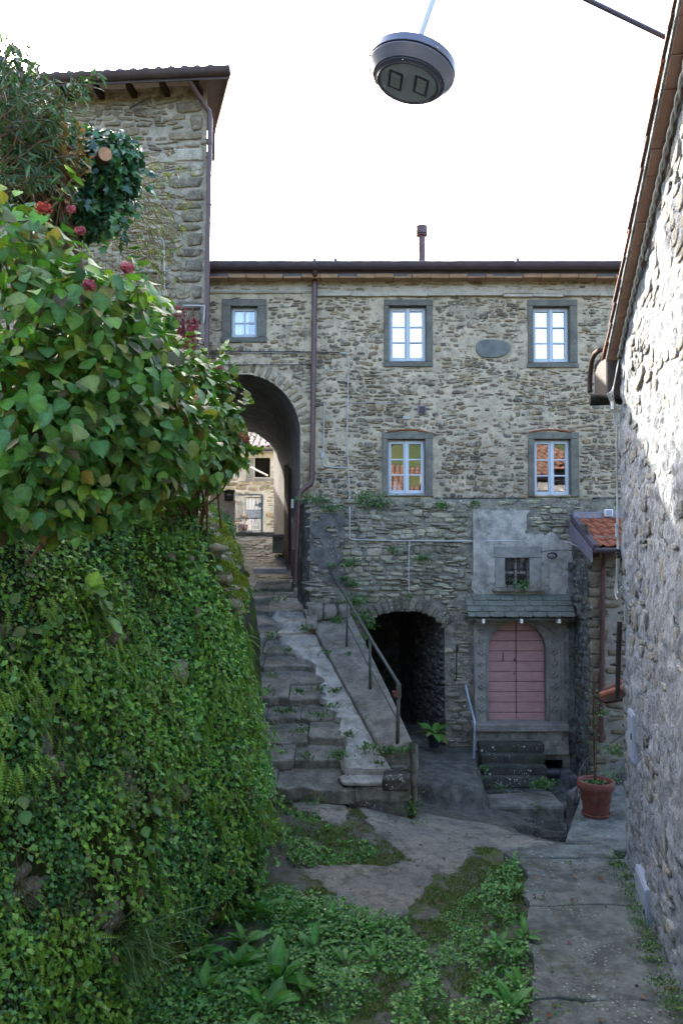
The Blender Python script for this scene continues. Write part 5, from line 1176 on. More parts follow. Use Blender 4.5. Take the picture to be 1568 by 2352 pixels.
# outer stair with its own thin rail, beyond the pot
os_ = thing('outer_stair', 'dark side stair with sloping parapet rising behind the terracotta pot', 'stairs', (3.9, 11.6, -4.4))
q = MB(); q.hexa([(3.36, 11.75, -4.6), (5.4, 11.75, -4.6), (5.4, 12.1, -4.6), (3.36, 12.1, -4.6), (3.36, 11.75, -3.75), (5.4, 11.75, -2.55), (5.4, 12.1, -2.55), (3.36, 12.1, -3.75)]); q.build('parapet', M['dplaster'], os_, bevel=.03)
q = MB(); q.tube(smoothpath([P(1318, 1850, 11), P(1318, 1835, 11), P(1322, 1815, 11.2), P(1342, 1790, 11.6)], 3), .012, 6); q.tube([P(1322, 1845, 10.9), P(1330, 1770, 11.6), P(1345, 1745, 11.7), P(1440, 1680, 11.7)], .012, 6); q.tube([P(1347, 1746, 11.7), P(1347, 1800, 11.7)], .012, 6); q.build('thin_rail', M['iron'], os_, smooth=True)

# ================================================================== pots
tp_ = thing('terracotta_pot', 'large round terracotta pot with a bare climbing stem at the terrace edge', 'flower pot', PZ(1368, 1872, -3.52))
c = PZ(1368, 1872, -3.52); h_ = .46; r_ = .222; q = MB()
q.lathe([(0, .02), (.155, .02), (.16, .04), (.178, .17), (.182, .185), (.186, .19), (.205, .33), (.21, .345), (.232, .35), (.238, .37), (.236, .43), (.226, .445), (.20, .445), (.19, .42), (.185, .40)], c, 40); q.build('pot', M['terracotta'], tp_, smooth=True, autos=38)
q = MB(); q.lathe([(0, 0), (.17, 0), (.185, .035), (.178, .04), (.165, .018), (0, .018)], c, 36); q.build('saucer', M['terracotta'], tp_, smooth=True, autos=38)
q = MB(); q.lathe([(0, .418), (.08, .415), (.19, .40)], c, 20); q.build('soil', M['soil'], tp_, smooth=True)
q = MB()
for k in range(4):
    q.tube(smoothpath([c+Vector((.02*k-.03, .01*k, .4)), c+Vector((.03*math.sin(k*2.1), .03*k, .8)), c+Vector((.05*math.cos(k*1.7), .1, 1.2)), c+Vector((.02+.05*math.sin(k), .16, 1.65+.1*k))], 5), .006, 5)
q.build('stem', M['bark'], tp_, smooth=True)
q = MB(); q.tube([c+Vector((0, .05, .3)), c+Vector((.03, .15, 1.75))], .009, 6); q.build('cane', M['wood'], tp_)
dp = thing('dark_pot', 'small dark plastic pot with a broad-leaved plant beside the low passage mouth', 'potted plant', P(997, 1715, 14.0))
c = P(997, 1715, 14.0); q = MB(); q.lathe([(0, 0), (.09, 0), (.125, .21), (.135, .21), (.135, .24), (.12, .24), (.115, .2), (0, .2)], c, 20); q.build('pot', M['bluepot'], dp, smooth=True, autos=40)
DPC = c+EZ*.2
vs = thing('glass_jar', 'white lidded jar on the sill inside the lower left window', 'jar', P(906, 1133, 15.3))
c = P(909, 1134, 15.28); q = MB(); q.lathe([(0, 0), (.075, 0), (.095, .03), (.10, .09), (.085, .14), (.055, .17), (.05, .19), (.06, .2), (.06, .21), (.04, .235), (.015, .245), (.02, .27), (0, .28)], c, 20); q.build('jar', M['white'], vs, smooth=True)

# ================================================================== street lamp
sl_ = thing('street_lamp', 'round plum-grey street lamp hanging tilted from a curved pipe arm', 'street lamp', P(947, 150, 4.9))
LC = P(945, 157, 4.9); tl_ = R(13); LM = Matrix.Rotation(tl_, 3, 'Y') @ Matrix.Rotation(R(-4), 3, 'X')
prof_top = [(0, .085), (.08, .08), (.20, .062), (.262, .042), (.277, .03), (.279, -.018), (.272, -.021)]
q = MB(); q.lathe(prof_top, LC, 56, LM); q.build('housing', M['plum'], sl_, smooth=True, autos=40)
q = MB(); q.lathe([(.274, -.024), (.274, -.034), (.228, -.088), (.213, -.089)], LC, 56, LM); q.build('lower_shell', M['plum'], sl_, smooth=True, autos=40)
q = MB(); q.lathe([(.2745, -.019), (.2765, -.024), (.2745, -.029)], LC, 56, LM); q.build('seam', M['dark'], sl_, smooth=True)
q = MB(); q.lathe([(.217, -.086), (.217, -.098), (.200, -.106), (.196, -.112), (.187, -.112), (.184, -.104), (.180, -.103)], LC, 56, LM); q.build('bezel', M['lampring'], sl_, smooth=True, autos=50)
q = MB(); q.lathe([(0, -.102), (.182, -.102)], LC, 48, LM); gl = q.build('lens', M['lampglass'], sl_)
for sx_ in (-1, 1):
    q = MB(); o_ = LC+LM @ Vector((sx_*.082, 0, -.1025)); ax, ay, az = LM @ Vector((.045, .012, 0)), LM @ Vector((-.0, .082, 0)), LM @ Vector((0, 0, .003)); q.obox(o_, ax, ay, az); mf = q.build('module_frame', M['lampring'], gl)
    q = MB(); q.obox(o_-az*1.3, ax*.66, ay*.76, az*.6); q.build('led_module', M['lampled'], gl)
for a in (R(-62), R(75), R(190)):
    q = MB(); q.ball(LC+LM @ Vector((.281*math.cos(a), .281*math.sin(a), -.012)), .006, 6, 4); q.build('screw', M['steel'], sl_)
for a in (R(-105), R(-190), R(30)):
    q = MB(); q.ball(LC+LM @ Vector((.209*math.cos(a), .209*math.sin(a), -.100)), .005, 6, 4); q.build('screw', M['steel'], sl_)
nk = LC+LM @ Vector((0, 0, .09))
q = MB(); q.tube([nk-EZ*.02, nk+LM @ Vector((0, 0, .09))], .028, 14); q.build('socket', M['armgalv'], sl_, smooth=True, autos=40)
q = MB(); q.tube(smoothpath([nk+LM @ Vector((0, 0, .08)), P(985, 25, 4.9), P(1000, -15, 4.9), P(1035, -80, 4.92), P(1095, -118, 4.97), P(1180, -92, 5.05)], 6), .0205, 12); q.build('arm', M['armgalv'], sl_, smooth=True)
q = MB(); q.tube([P(1170, -96, 5.04), P(1345, -2, 5.2), P(1568, 106, 5.5), P(1640, 140, 5.6)], .018, 12); q.build('bracket', M['lampring'], sl_, smooth=True)
q = MB(); c = P(1566, 118, 5.62); q.tube([c+EZ*.075, c-EZ*.075], .045, 16); q.build('cable_sleeve', M['white'], sl_, smooth=True, autos=40)
# ================================================================== plants
def unit(a): return a/np.maximum(np.linalg.norm(a, axis=-1, keepdims=True), 1e-9)
def ovate(st=((.0, .0), (.22, .36), (.5, .44), (.78, .26), (1., 0.)), fold=.16, droop=.22):
    v = [(0, 0, 0)]; f = []; rows = []
    for x, w in st[1:-1]:
        i = len(v); z = -droop*x*x; v += [(x, 0, z), (x, w, z+fold*w), (x, -w, z+fold*w)]; rows.append(i)
    v.append((1, 0, -droop)); t = len(v)-1; a = rows[0]
    f += [[0, a, a+1], [0, a+2, a]]
    for p, q in zip(rows, rows[1:]): f += [[p, q, q+1], [p, q+1, p+1], [p, p+2, q+2], [p, q+2, q]]
    a = rows[-1]; f += [[a, t, a+1], [a, a+2, t]]
    return np.array(v, float), f
BIG = ovate(); SERR = ovate(((0, 0), (.08, .20), (.14, .25), (.24, .39), (.30, .36), (.42, .42), (.48, .38), (.60, .37), (.66, .31), (.78, .23), (.84, .15), (1, 0)), .18, .3); NARROW = ovate(((0, 0), (.3, .075), (.65, .07), (1, 0)), .2, .25); DOCK = ovate(((0, 0), (.12, .04), (.25, .12), (.36, .15), (.48, .20), (.58, .18), (.70, .20), (.82, .14), (.92, .07), (1, 0)), .25, .62)
SMALL = (np.array([(0, 0, 0), (.5, .36, .10), (.5, 0, -.02), (.5, -.36, .10), (1, 0, -.14)], float), [[0, 2, 1], [0, 3, 2], [2, 4, 1], [3, 4, 2]])
BLADE = (np.array([(0, .03, 0), (0, -.03, 0), (.4, .028, .1), (.4, -.028, .1), (.75, .018, .08), (.75, -.018, .08), (1, 0, 0)], float), [[0, 1, 3, 2], [2, 3, 5, 4], [4, 5, 6]])
IVY = (np.array([(0, 0, 0), (-.02, .34, .05), (.30, .26, .06), (.42, .50, .02), (.58, .20, .04), (1, 0, -.10), (.58, -.20, .04), (.42, -.50, .02), (.30, -.26, .06), (-.02, -.34, .05), (.4, 0, 0)], float),
       [[10, 0, 1], [10, 1, 2], [10, 2, 3], [10, 3, 4], [10, 4, 5], [10, 5, 6], [10, 6, 7], [10, 7, 8], [10, 8, 9], [10, 9, 0]])
ROUND = (np.array([(0, 0, 0), (.15, .42, .04), (.6, .52, .05), (.95, .25, 0), (.95, -.25, 0), (.6, -.52, .05), (.15, -.42, .04), (.5, 0, -.04)], float), [[7, 0, 1][::-1], [7, 1, 2][::-1], [7, 2, 3][::-1], [7, 3, 4][::-1], [7, 4, 5][::-1], [7, 5, 6][::-1], [7, 6, 0][::-1]])
def frames(X, N):
    X = unit(X); N = unit(N-X*(N*X).sum(-1, keepdims=True)); Y = np.cross(N, X); return np.stack([X, Y, N], 1)
def cloud(name, tmpl, pos, X, N, size, cols, mat, parent=None, kind='stuff', wid=1.):
    tv, tf = tmpl; n = len(pos)
    if n == 0: return None
    A = frames(X, N); t = tv.copy(); t = t[None, :, :]*np.stack([np.ones(n), np.ones(n)*wid if np.isscalar(wid) else wid, np.ones(n)], 1)[:, None, :]
    V = np.einsum('nvi,nij->nvj', t*size[:, None, None], A)+pos[:, None, :]
    V = V.reshape(-1, 3); m = len(tv); c = V.mean(0)
    me = bpy.data.meshes.new(name); nl = sum(len(q) for q in tf)
    flat = np.concatenate([np.array(q) for q in tf]); loops = (flat[None, :]+(np.arange(n)*m)[:, None]).ravel()
    ls = np.concatenate([[0], np.cumsum([len(q) for q in tf])[:-1]]); starts = (ls[None, :]+(np.arange(n)*nl)[:, None]).ravel()
    tot = np.tile([len(q) for q in tf], n)
    me.vertices.add(len(V)); me.vertices.foreach_set('co', (V-c).astype(np.float32).ravel())
    me.loops.add(len(loops)); me.loops.foreach_set('vertex_index', loops.astype(np.int32))
    me.polygons.add(len(starts)); me.polygons.foreach_set('loop_start', starts.astype(np.int32)); me.polygons.foreach_set('loop_total', tot.astype(np.int32))
    me.polygons.foreach_set('use_smooth', np.ones(len(starts), bool))
    a = me.attributes.new('col', 'FLOAT_COLOR', 'POINT'); cc = (cols[:, None, :]*np.where(np.abs(tv[:, 1]) < 1e-6, 1.2, .93)[None, :, None]).reshape(-1, 3); cc = np.concatenate([cc, np.ones((len(cc), 1))], 1); a.data.foreach_set('color', cc.astype(np.float32).ravel())
    me.update(calc_edges=True); me.validate()
    return finish(name, me, mat, parent, kind, Vector(c.tolist()))
def leafmeshes(tmpl, pal, mat, k=8, seed=1, name='leaf'):
    g = np.random.default_rng(seed); out = []
    for c in palette(k, pal, g, .18):
        v = tmpl[0].copy(); v[:, 2] += g.normal(0, .016, len(v))+np.sign(v[:, 1])*.02*np.sin(v[:, 0]*17+g.uniform(0, 6))+g.uniform(-.25, .1)*v[:, 0]**2+g.uniform(-.3, .3)*v[:, 0]*v[:, 1]; v[:, 1] *= g.uniform(.85, 1.1); me = bpy.data.meshes.new(name); me.from_pydata(v.tolist(), [], tmpl[1])
        me.polygons.foreach_set('use_smooth', [True]*len(me.polygons)); a = me.attributes.new('col', 'FLOAT_COLOR', 'POINT'); sh = np.where(np.abs(tmpl[0][:, 1]) < 1e-6, 1.35, .92)[:, None]; a.data.foreach_set('color', np.concatenate([np.array(c)[None]*sh, np.ones((len(v), 1))], 1).astype(np.float32).ravel()); me.materials.append(mat); out.append(me)
    return out
def leafparts(parent, mes, pos, X, N, size, name='leaf'):
    A = frames(X, N)
    for i in range(len(pos)):
        Mx = Matrix((A[i, 0]*size[i], A[i, 1]*size[i], A[i, 2]*size[i])).transposed().to_4x4(); Mx.translation = Vector(pos[i].tolist())
        inst(name, mes[rng.randrange(len(mes))], Mx, parent)
def plant_leaves(parent, tmpl, pal, mat, pos, X, N, size, nparts=300, seed=2, name='leaf', stuff='foliage', var=.2):
    g = np.random.default_rng(seed); d = np.linalg.norm(pos, axis=1); cam_dir = -pos/d[:, None]
    key = size/d*(.3+np.clip((unit(N)*cam_dir).sum(1), -.2, 1))
    vis = np.abs(pos[:, 0]/np.maximum(pos[:, 1], .1)) < .46; key = np.where(vis, key, key*.05)
    # leaves near the outer face of the plant come first
    mid = pos.mean(0); key = key*(1+.8*np.tanh(((pos-mid)*unit(-mid)).sum(1)))
    o = np.argsort(-key); a, b = o[:nparts], o[nparts:]
    leafparts(parent, leafmeshes(SERR if tmpl is BIG else tmpl, pal, mat, 14, seed), pos[a], X[a], N[a], size[a], name)
    if len(b): cloud(stuff, tmpl, pos[b], X[b], N[b], size[b], palette(len(b), pal, g, var), mat, parent)
def sphere_dirs(n, g): return unit(g.normal(size=(n, 3)))
def ellipsoid_leaves(g, n, c, r, fill=(.62, 1.1), droop=.7, front=.0):
    d = sphere_dirs(n, g); k = g.uniform(*fill, (n, 1)); p = np.array(c)+d*np.array(r)*k*(1+.36*(fbm(d[:, 0]*2.3+c[0]*3, d[:, 2]*2.3+d[:, 1], int(abs(c[0]*100)) % 90, 3)-.5)[:, None]*2)
    o = unit(d/np.array(r)); X = unit(o*.55+g.normal(0, .55, (n, 3))+np.array([0, 0, -droop])); N = unit(o*.75+np.array([0, 0, .75])+g.normal(0, .3, (n, 3)))
    return p, X, N
GREEN = [(.055, .155, .03), (.042, .125, .028), (.075, .19, .032), (.035, .105, .035), (.10, .22, .035)]
# ------------------------------------------------------------------ garden wall and its cover
gw = thing('garden_wall', 'tall bulging old garden wall hidden under creepers ferns and moss on the left', 'garden wall', (-1, 7, -3.6))
path = smoothpath([(-3.3, 1.6, 0), (-2.6, 3.4, 0), (-2.04, 4.76, 0), (-1.40, 6.7, 0), (-1.04, 7.65, 0), (-1.02, 8.5, 0), (-1.18, 10.4, 0), (-1.42, 12.8, 0), (-1.95, 15.0, 0)], 10)
pa = np.array([tuple(p) for p in path])[:, :2]; seg = np.linalg.norm(np.diff(pa, axis=0), axis=1); al = np.concatenate([[0], np.cumsum(seg)]); AL = al[-1]
tn = np.gradient(pa, al, axis=0); tn = unit(tn); nn_ = np.stack([tn[:, 1], -tn[:, 0]], 1)   # outward, to the right
def wall_pt(a, b):
    """a along the wall, b: 0 foot, 1 top edge, beyond 1 the bank behind."""
    x = np.interp(a, al, pa[:, 0]); y = np.interp(a, al, pa[:, 1]); n0 = np.interp(a, al, nn_[:, 0]); n1 = np.interp(a, al, nn_[:, 1]); L = np.sqrt(n0*n0+n1*n1); n0, n1 = n0/L, n1/L
    zt = np.interp(y, [2, 4.8, 6.4, 7.7, 10, 15], [-.3, -.12, .0, .27, .33, .45]); bb = np.clip(b, 0, 1); w = np.clip(b-1, 0, 9)
    top = bb**6*.16
    ins = .20*bb+top+.16*bb**3-.13*np.sin(bb*3.0)*1.0+.24*(fbm(a*1.5, bb*3.4, 41, 3)-.5)*2*(1-.3*bb)+.10*(fbm(a*5, bb*13, 47, 2)-.5)+w*2.0
    z = -3.7+(zt+3.7)*bb+w*1.3+(fbm(a*2, b*4, 43, 3)-.5)*.22*np.clip(b-.92, 0, .15)/.15
    return np.stack([x-n0*ins, y-n1*ins, z], -1), np.stack([n0, n1, 0*n0], -1)
def wall_normal(a, b):
    p, _ = wall_pt(a, b); pu, _ = wall_pt(a+.03, b); pv_, _ = wall_pt(a, b+.012); return unit(np.cross(pu-p, pv_-p))
na_, nb_ = 200, 120; A_, B_ = np.meshgrid(np.linspace(0, AL, na_+1), np.linspace(0, 1.02, nb_+1)); pt, _ = wall_pt(A_, B_)
pt = pt+.03*(fbm(A_*9, B_*30, 51, 2)-.5)[..., None]*np.array([1, 0, 0])
s = NT('creeper_wall_core'); c = s.mix(s.ramp(s.noise(3, 6, .7), .4, .62), (.028, .030, .018), (.05, .075, .012)); c = s.mix(s.math('MULTIPLY', s.ramp(s.noise(1.7, 4), .52, .62), .8), c, (.055, .05, .04)); s.bump(s.noise(30, 8, .7), 1, .03); M['core'] = s.fin(c, .95, .1)
q = (np.arange(na_)[None, :]+np.arange(nb_)[:, None]*(na_+1)).ravel()
mk('wall', pt.reshape(-1, 3), np.stack([q, q+1, q+na_+2, q+na_+1], 1), M['core'], gw, smooth=True)
A_, B_ = np.meshgrid(np.linspace(0, AL, 120), np.linspace(.99, 2.3, 40)); pt, _ = wall_pt(A_, B_); q = (np.arange(119)[None, :]+np.arange(39)[:, None]*120).ravel()
mk('garden_bank', pt.reshape(-1, 3), np.stack([q, q+1, q+121, q+120], 1), M['earth'], kind='structure', smooth=True)
g = np.random.default_rng(77)
def aY(y): return np.interp(y, pa[:, 1], al)
a0_, a1_ = aY(4.2), aY(9.2)
def wallpick(n, b0=.0, b1=1.0, a0=a0_, a1=a1_):
    return g.uniform(a0, a1, n), g.uniform(b0, b1, n)
# bare stones and mossy cushions at the far top corner
st_pos = []
for k in range(26):
    v_ = 1185+8.6*k; y = 8.1+rng.uniform(-.2, .5); u = 548-rng.uniform(0, 26)
    p = P(u, v_, y); a = aY(y); z = p.z
    b = (z+3.7)/(.3+3.7); pw, nw = wall_pt(np.array([a]), np.array([b])); pw = pw[0]+nw[0]*.10
    q = MB(); q.ball((0, 0, 0), 1, 9, 6); r = (rng.uniform(.07, .13), rng.uniform(.08, .16), rng.uniform(.035, .075)); vv = [(pw[0]+x*r[0]*(1+.15*math.sin(5*y_+k)), pw[1]+y_*r[1], pw[2]+z_*r[2]*(1+.2*math.sin(4*x+k))) for x, y_, z_ in q.v]
    mk('stone', vv, q.f, M['lstone'], gw, smooth=True, col=[(.26, .25, .21)])
    if rng.random() < .6: st_pos.append((pw[0]+.02, pw[1]-.02, pw[2]+r[2]*.7, max(r)))
# moss tufts: dense short blades on cushions
pos = []; X = []
for (x, y, z, r) in st_pos:
    n = 420; d = sphere_dirs(n, g); d[:, 2] = np.abs(d[:, 2])*.8-.15; pos.append(np.array([x, y, z])+d*np.array([r*1.0, r*1.1, r*.65])); X.append(unit(d+np.array([0, 0, .5])+g.normal(0, .35, (n, 3))))
pos = np.concatenate(pos); X = np.concatenate(X); n = len(pos)
cloud('moss', BLADE, pos, X, g.normal(size=(n, 3)), g.uniform(.025, .055, n), palette(n, [(.14, .24, .015), (.19, .27, .02), (.10, .18, .015), (.22, .22, .02)], g), M['vine'], gw, wid=2.2)
# bare spots where the old masonry shows through
BARE = [(aY(6.2), .80, .22, .030), (aY(5.3), .62, .16, .045), (aY(6.7), .42, .20, .035), (aY(5.6), .30, .18, .04), (aY(7.3), .10, .30, .05), (aY(5.0), .88, .25, .035), (aY(7.0), .66, .12, .03), (aY(4.9), .45, .14, .05), (aY(6.0), .52, .10, .03)]
def bare(a, b):
    r = np.zeros(np.shape(a), bool); w = .8*(fbm(a*6, b*18, 95, 3)-.5)
    for (a_, b_, ra, rb) in BARE: r |= ((a-a_)/ra)**2+((b-b_)/rb)**2 < 1+w*2
    return r
for (a_, b_, ra, rb) in BARE:
    for i in range(9):
        aa, bb = a_+g.uniform(-1, 1)*ra*.8, b_+g.uniform(-1, 1)*rb*.8; pw = wall_pt(np.array([aa]), np.array([bb]))[0][0]; nw = wall_normal(np.array([aa]), np.array([bb]))[0]
        tx = unit(np.array([-nw[1], nw[0], 0.])); r = (g.uniform(.05, .13), g.uniform(.025, .05), g.uniform(.025, .06)); q = MB(); q.ball((0, 0, 0), 1, 9, 6)
        vv = [pw+tx*x*r[0]*(1+.2*math.sin(4*z_+i))+nw*y_*r[1]+np.array([0, 0, 1.])*np.clip(z_*1.4, -1, 1)*r[2] for x, y_, z_ in q.v]; mk('stone', vv, q.f, M['lstone'], gw, smooth=True, col=[tuple(np.array([.17, .165, .14])*g.uniform(.6, 1.2))])
# small creeping leaves over the whole face
n = 78000; a, b = wallpick(n, .0, 1.06); den = fbm(a*2.1, b*5, 61, 3); keep = den > g.uniform(.34, .50, n); keep &= ~((np.interp(a, al, pa[:, 1]) > 7.6) & (b > .76)); keep &= ~bare(a, b); a, b = a[keep], b[keep]; n = len(a)
p, nw = wall_pt(a, b); N = wall_normal(a, b); lift = g.uniform(0, .08, n)*(.3+3.2*np.clip(fbm(a*3, b*9, 63, 2)-.3, 0, 1)); p = p+N*lift[:, None]
X = unit(g.normal(0, .6, (n, 3))+N*.35+np.array([0, 0, -.35])); Nn = unit(N*.8+np.array([0, 0, .6])+g.normal(0, .35, (n, 3)))
base0 = palette(n, GREEN+[(.035, .11, .045), (.03, .095, .035)], g, .2); tone = 1.6*(.6+.9*fbm(a*1.3, b*3, 67, 3))[:, None]; base = base0*tone*(.55+.9*fbm(a*.7+5, b*1.6, 68, 3)**1.0)[:, None]; bro = (fbm(a*1.9, b*4.5, 88, 3) > .62)[:, None]; base = np.where(bro, base*np.array([1.25, .75, .9]), base)
sz = g.uniform(.02, .042, n)*(.8+.5*fbm(a*2, b*4, 69, 2)); cloud('creeping_leaves', SMALL, p, X, Nn, sz, base, M['vine'], gw, wid=1.25)
n = 22000; a, b = wallpick(n, .02, 1.04); k = (fbm(a*1.6, b*4, 91, 3) > .5) & ~bare(a, b) & ~((np.interp(a, al, pa[:, 1]) > 7.6) & (b > .76)); a, b = a[k], b[k]; n = len(a); p, _ = wall_pt(a, b); N = wall_normal(a, b); p = p+N*g.uniform(.03, .11, (n, 1)); X = unit(g.normal(0, .6, (n, 3))+N*.4+np.array([0, 0, -.5])); cloud('bright_creeper_leaves', SMALL, p, X, unit(N*.8+np.array([0, 0, .7])+g.normal(0, .3, (n, 3))), g.uniform(.03, .06, n), palette(n, [(.13, .30, .03), (.18, .34, .035), (.09, .24, .04)], g), M['vine'], gw, wid=1.0)
n = 1500; a, b = wallpick(n, .05, 1.04); k = (fbm(a*1.9, b*5, 97, 3) > .56) & ~bare(a, b); a, b = a[k], b[k]; n = len(a); p, _ = wall_pt(a, b); N = wall_normal(a, b); p = p+N*g.uniform(.05, .13, (n, 1)); X = unit(g.normal(0, .6, (n, 3))+N*.4+np.array([0, 0, -.6])); cloud('broad_creeper_leaves', BIG, p, X, unit(N*.8+np.array([0, 0, .7])+g.normal(0, .3, (n, 3))), g.uniform(.05, .10, n), palette(n, [(.07, .19, .035), (.10, .25, .04), (.05, .14, .04), (.13, .10, .05)], g), M['vine'], gw)
pos = []; X = []; q = MB()
for k in range(90):
    a, b = g.uniform(a0_, a1_), g.uniform(.2, 1.0); p0 = wall_pt(np.array([a]), np.array([b]))[0][0]; nw = wall_normal(np.array([a]), np.array([b]))[0]; pts = [Vector((p0+nw*(.03+.08*math.sin(t*2.4))+np.array([g.normal(0, .03), g.normal(0, .03), -.5*t])).tolist()) for t in np.linspace(0, 1, 6)]; q.tube(pts, .0035, 3, False)
q.build('dry_stem', M['bark'], gw); q = MB()
for a, b in zip(*wallpick(170, .12, 1.02)):
    m_ = int(g.integers(8, 26)); p0 = wall_pt(np.array([a]), np.array([b]))[0][0]; nw = wall_normal(np.array([a]), np.array([b]))[0]; d_ = unit(nw*.35+np.array([g.normal(0, .3), g.normal(0, .3), -1.])); L = g.uniform(.12, .42); t = np.linspace(0, 1, m_)[:, None]
    pts = p0+nw*(.05+.10*np.sin(t*2.6))+d_*t*L; pos.append(pts+g.normal(0, .012, (m_, 3))); X.append(unit(g.normal(0, .7, (m_, 3))+d_*.5+nw*.4)); q.tube([Vector(x) for x in pts[::4].tolist()] if m_ > 8 else [Vector(pts[0].tolist()), Vector(pts[-1].tolist())], .0025, 3, False)
q.build('trailing_stem', M['stem'], gw); pos, X = np.concatenate(pos), np.concatenate(X); n = len(pos)
cloud('trailing_shoots', SMALL, pos, X, g.normal(0, .5, (n, 3))+np.array([.4, -.4, .7]), g.uniform(.025, .06, n), palette(n, [(.09, .24, .03), (.13, .29, .035), (.06, .17, .04), (.16, .28, .04)], g), M['vine'], gw, wid=1.1)
# hanging fern fronds
tv = []; tf = []
for k in range(9):
    x = .12+.09*k; w = .15*math.sin(math.pi*min(1, (k+1.3)/10.5))+.02
    for sg in (1, -1):
        i = len(tv); tv += [(x-.03, 0, -.55*x*x), (x+.035, w*.55*sg, -.55*x*x+.012), (x+.06, w*sg, -.55*(x)**2-.02), (x+.045, 0, -.55*(x+.045)**2)]; tf += [[i, i+1, i+3][::sg], [i+1, i+2, i+3][::sg]]
FERN = (np.array(tv), tf)
nc = 95; ca_, cb_ = wallpick(nc, .12, .95); pos = []; X = []; N = []; co = []
for a, b in zip(ca_, cb_):
    m_ = int(g.integers(8, 22)); aa = a+g.normal(0, .11, m_); bb = b+g.normal(0, .02, m_); p, _ = wall_pt(aa, bb); nw = wall_normal(aa, bb); pos.append(p+nw*.13); X.append(unit(nw*.55+np.array([0, 0, -.8])+g.normal(0, .35, (m_, 3)))); N.append(nw+np.array([0, 0, .5])+g.normal(0, .2, (m_, 3)))
pos, X, N = map(np.concatenate, (pos, X, N)); n = len(pos)
cloud('fern_fronds', FERN, pos, X, N, g.uniform(.09, .19, n), palette(n, [(.14, .28, .03), (.10, .22, .03), (.18, .32, .035)], g), M['vine'], gw)
# shaggy moss and grassy wisps hanging from the joints
nc = 130; ca_, cb_ = wallpick(nc, .05, .98); pos = []; X = []
for a, b in zip(ca_, cb_):
    m_ = 70; aa = a+g.normal(0, .07, m_); bb = b+g.normal(0, .018, m_); p, _ = wall_pt(aa, bb); nw = wall_normal(aa, bb); pos.append(p+nw*.02); X.append(unit(nw*.4+np.array([0, 0, -.8])+g.normal(0, .3, (m_, 3))))
pos, X = np.concatenate(pos), np.concatenate(X); n = len(pos); cloud('hanging_moss', BLADE, pos, X, g.normal(size=(n, 3)), g.uniform(.05, .13, n), palette(n, [(.06, .12, .015), (.09, .15, .02), (.05, .09, .015)], g), M['vine'], gw)
# plants on the bank above
n = 16000; a, b = wallpick(n, .93, 1.9, aY(4.0), aY(13)); den = fbm(a*2.1, b*7, 71, 3); keep = den > .45; a, b = a[keep], b[keep]; n = len(a); p, _ = wall_pt(a, b); N = wall_normal(a, b); p = p+N*g.uniform(0, .12, (n, 1))
X = unit(g.normal(0, .7, (n, 3))+np.array([.2, -.3, .15])); Nn = unit(N+g.normal(0, .4, (n, 3))); cloud('bank_weeds', SMALL, p, X, Nn, g.uniform(.022, .05, n), palette(n, GREEN+[(.09, .16, .04)], g)*1.15, M['vine'], kind='stuff', wid=1.1)
n = 9000; a, b = wallpick(n, .98, 1.7, aY(6.0), aY(13)); p, _ = wall_pt(a, b); X = unit(g.normal(0, .45, (n, 3))+np.array([0, 0, 1])); cloud('bank_grass', BLADE, p, X, g.normal(size=(n, 3)), g.uniform(.05, .14, n), palette(n, [(.07, .14, .025), (.10, .17, .035), (.06, .11, .02)], g), M['vine'], kind='stuff')
for (u, v_, y, k, sz, lab, grp) in ((180, 1415, 5.75, 18, .17, 'broad-leaved pale green rosette rooted high in the creeper wall', None), (300, 1745-115, 6.1, 9, .075, 'little pennywort with round leaves in the middle of the creeper wall', None), (140, 1560, 5.5, 10, .07, 'little pennywort with round leaves below the broad-leaved rosette', None)):
    p0 = P(u, v_, y); a = aY(y)
    for it in range(40):
        b = (p0.z+3.7)/3.6; pw, nw = wall_pt(np.array([a]), np.array([b])); uu = 784+F*pw[0, 0]/pw[0, 1]; a += (u-uu)*.002
    pw = pw[0]; nw = wall_normal(np.array([a]), np.array([b]))[0]; o = thing('wall_plant', lab, 'wall plant', Vector((pw+nw*.02).tolist()))
    n = k; X = unit(nw*.9+g.normal(0, .7, (n, 3))+np.array([0, 0, -.35])); N = unit(nw*.5+np.array([0, 0, .9])+g.normal(0, .2, (n, 3))); pos = pw+nw*.08+g.normal(0, .05, (n, 3))+X*.02
    leafparts(o, leafmeshes(BIG if k == 18 else ROUND, [(.11, .20, .055), (.14, .24, .07)], M['leaf'], 4, 3), pos, X, N, g.uniform(.75, 1.1, n)*sz)
    q = MB()
    for i in range(n): q.tube([pw, pos[i]], .004, 4)
    q.build('stem', M['gstem'], o)

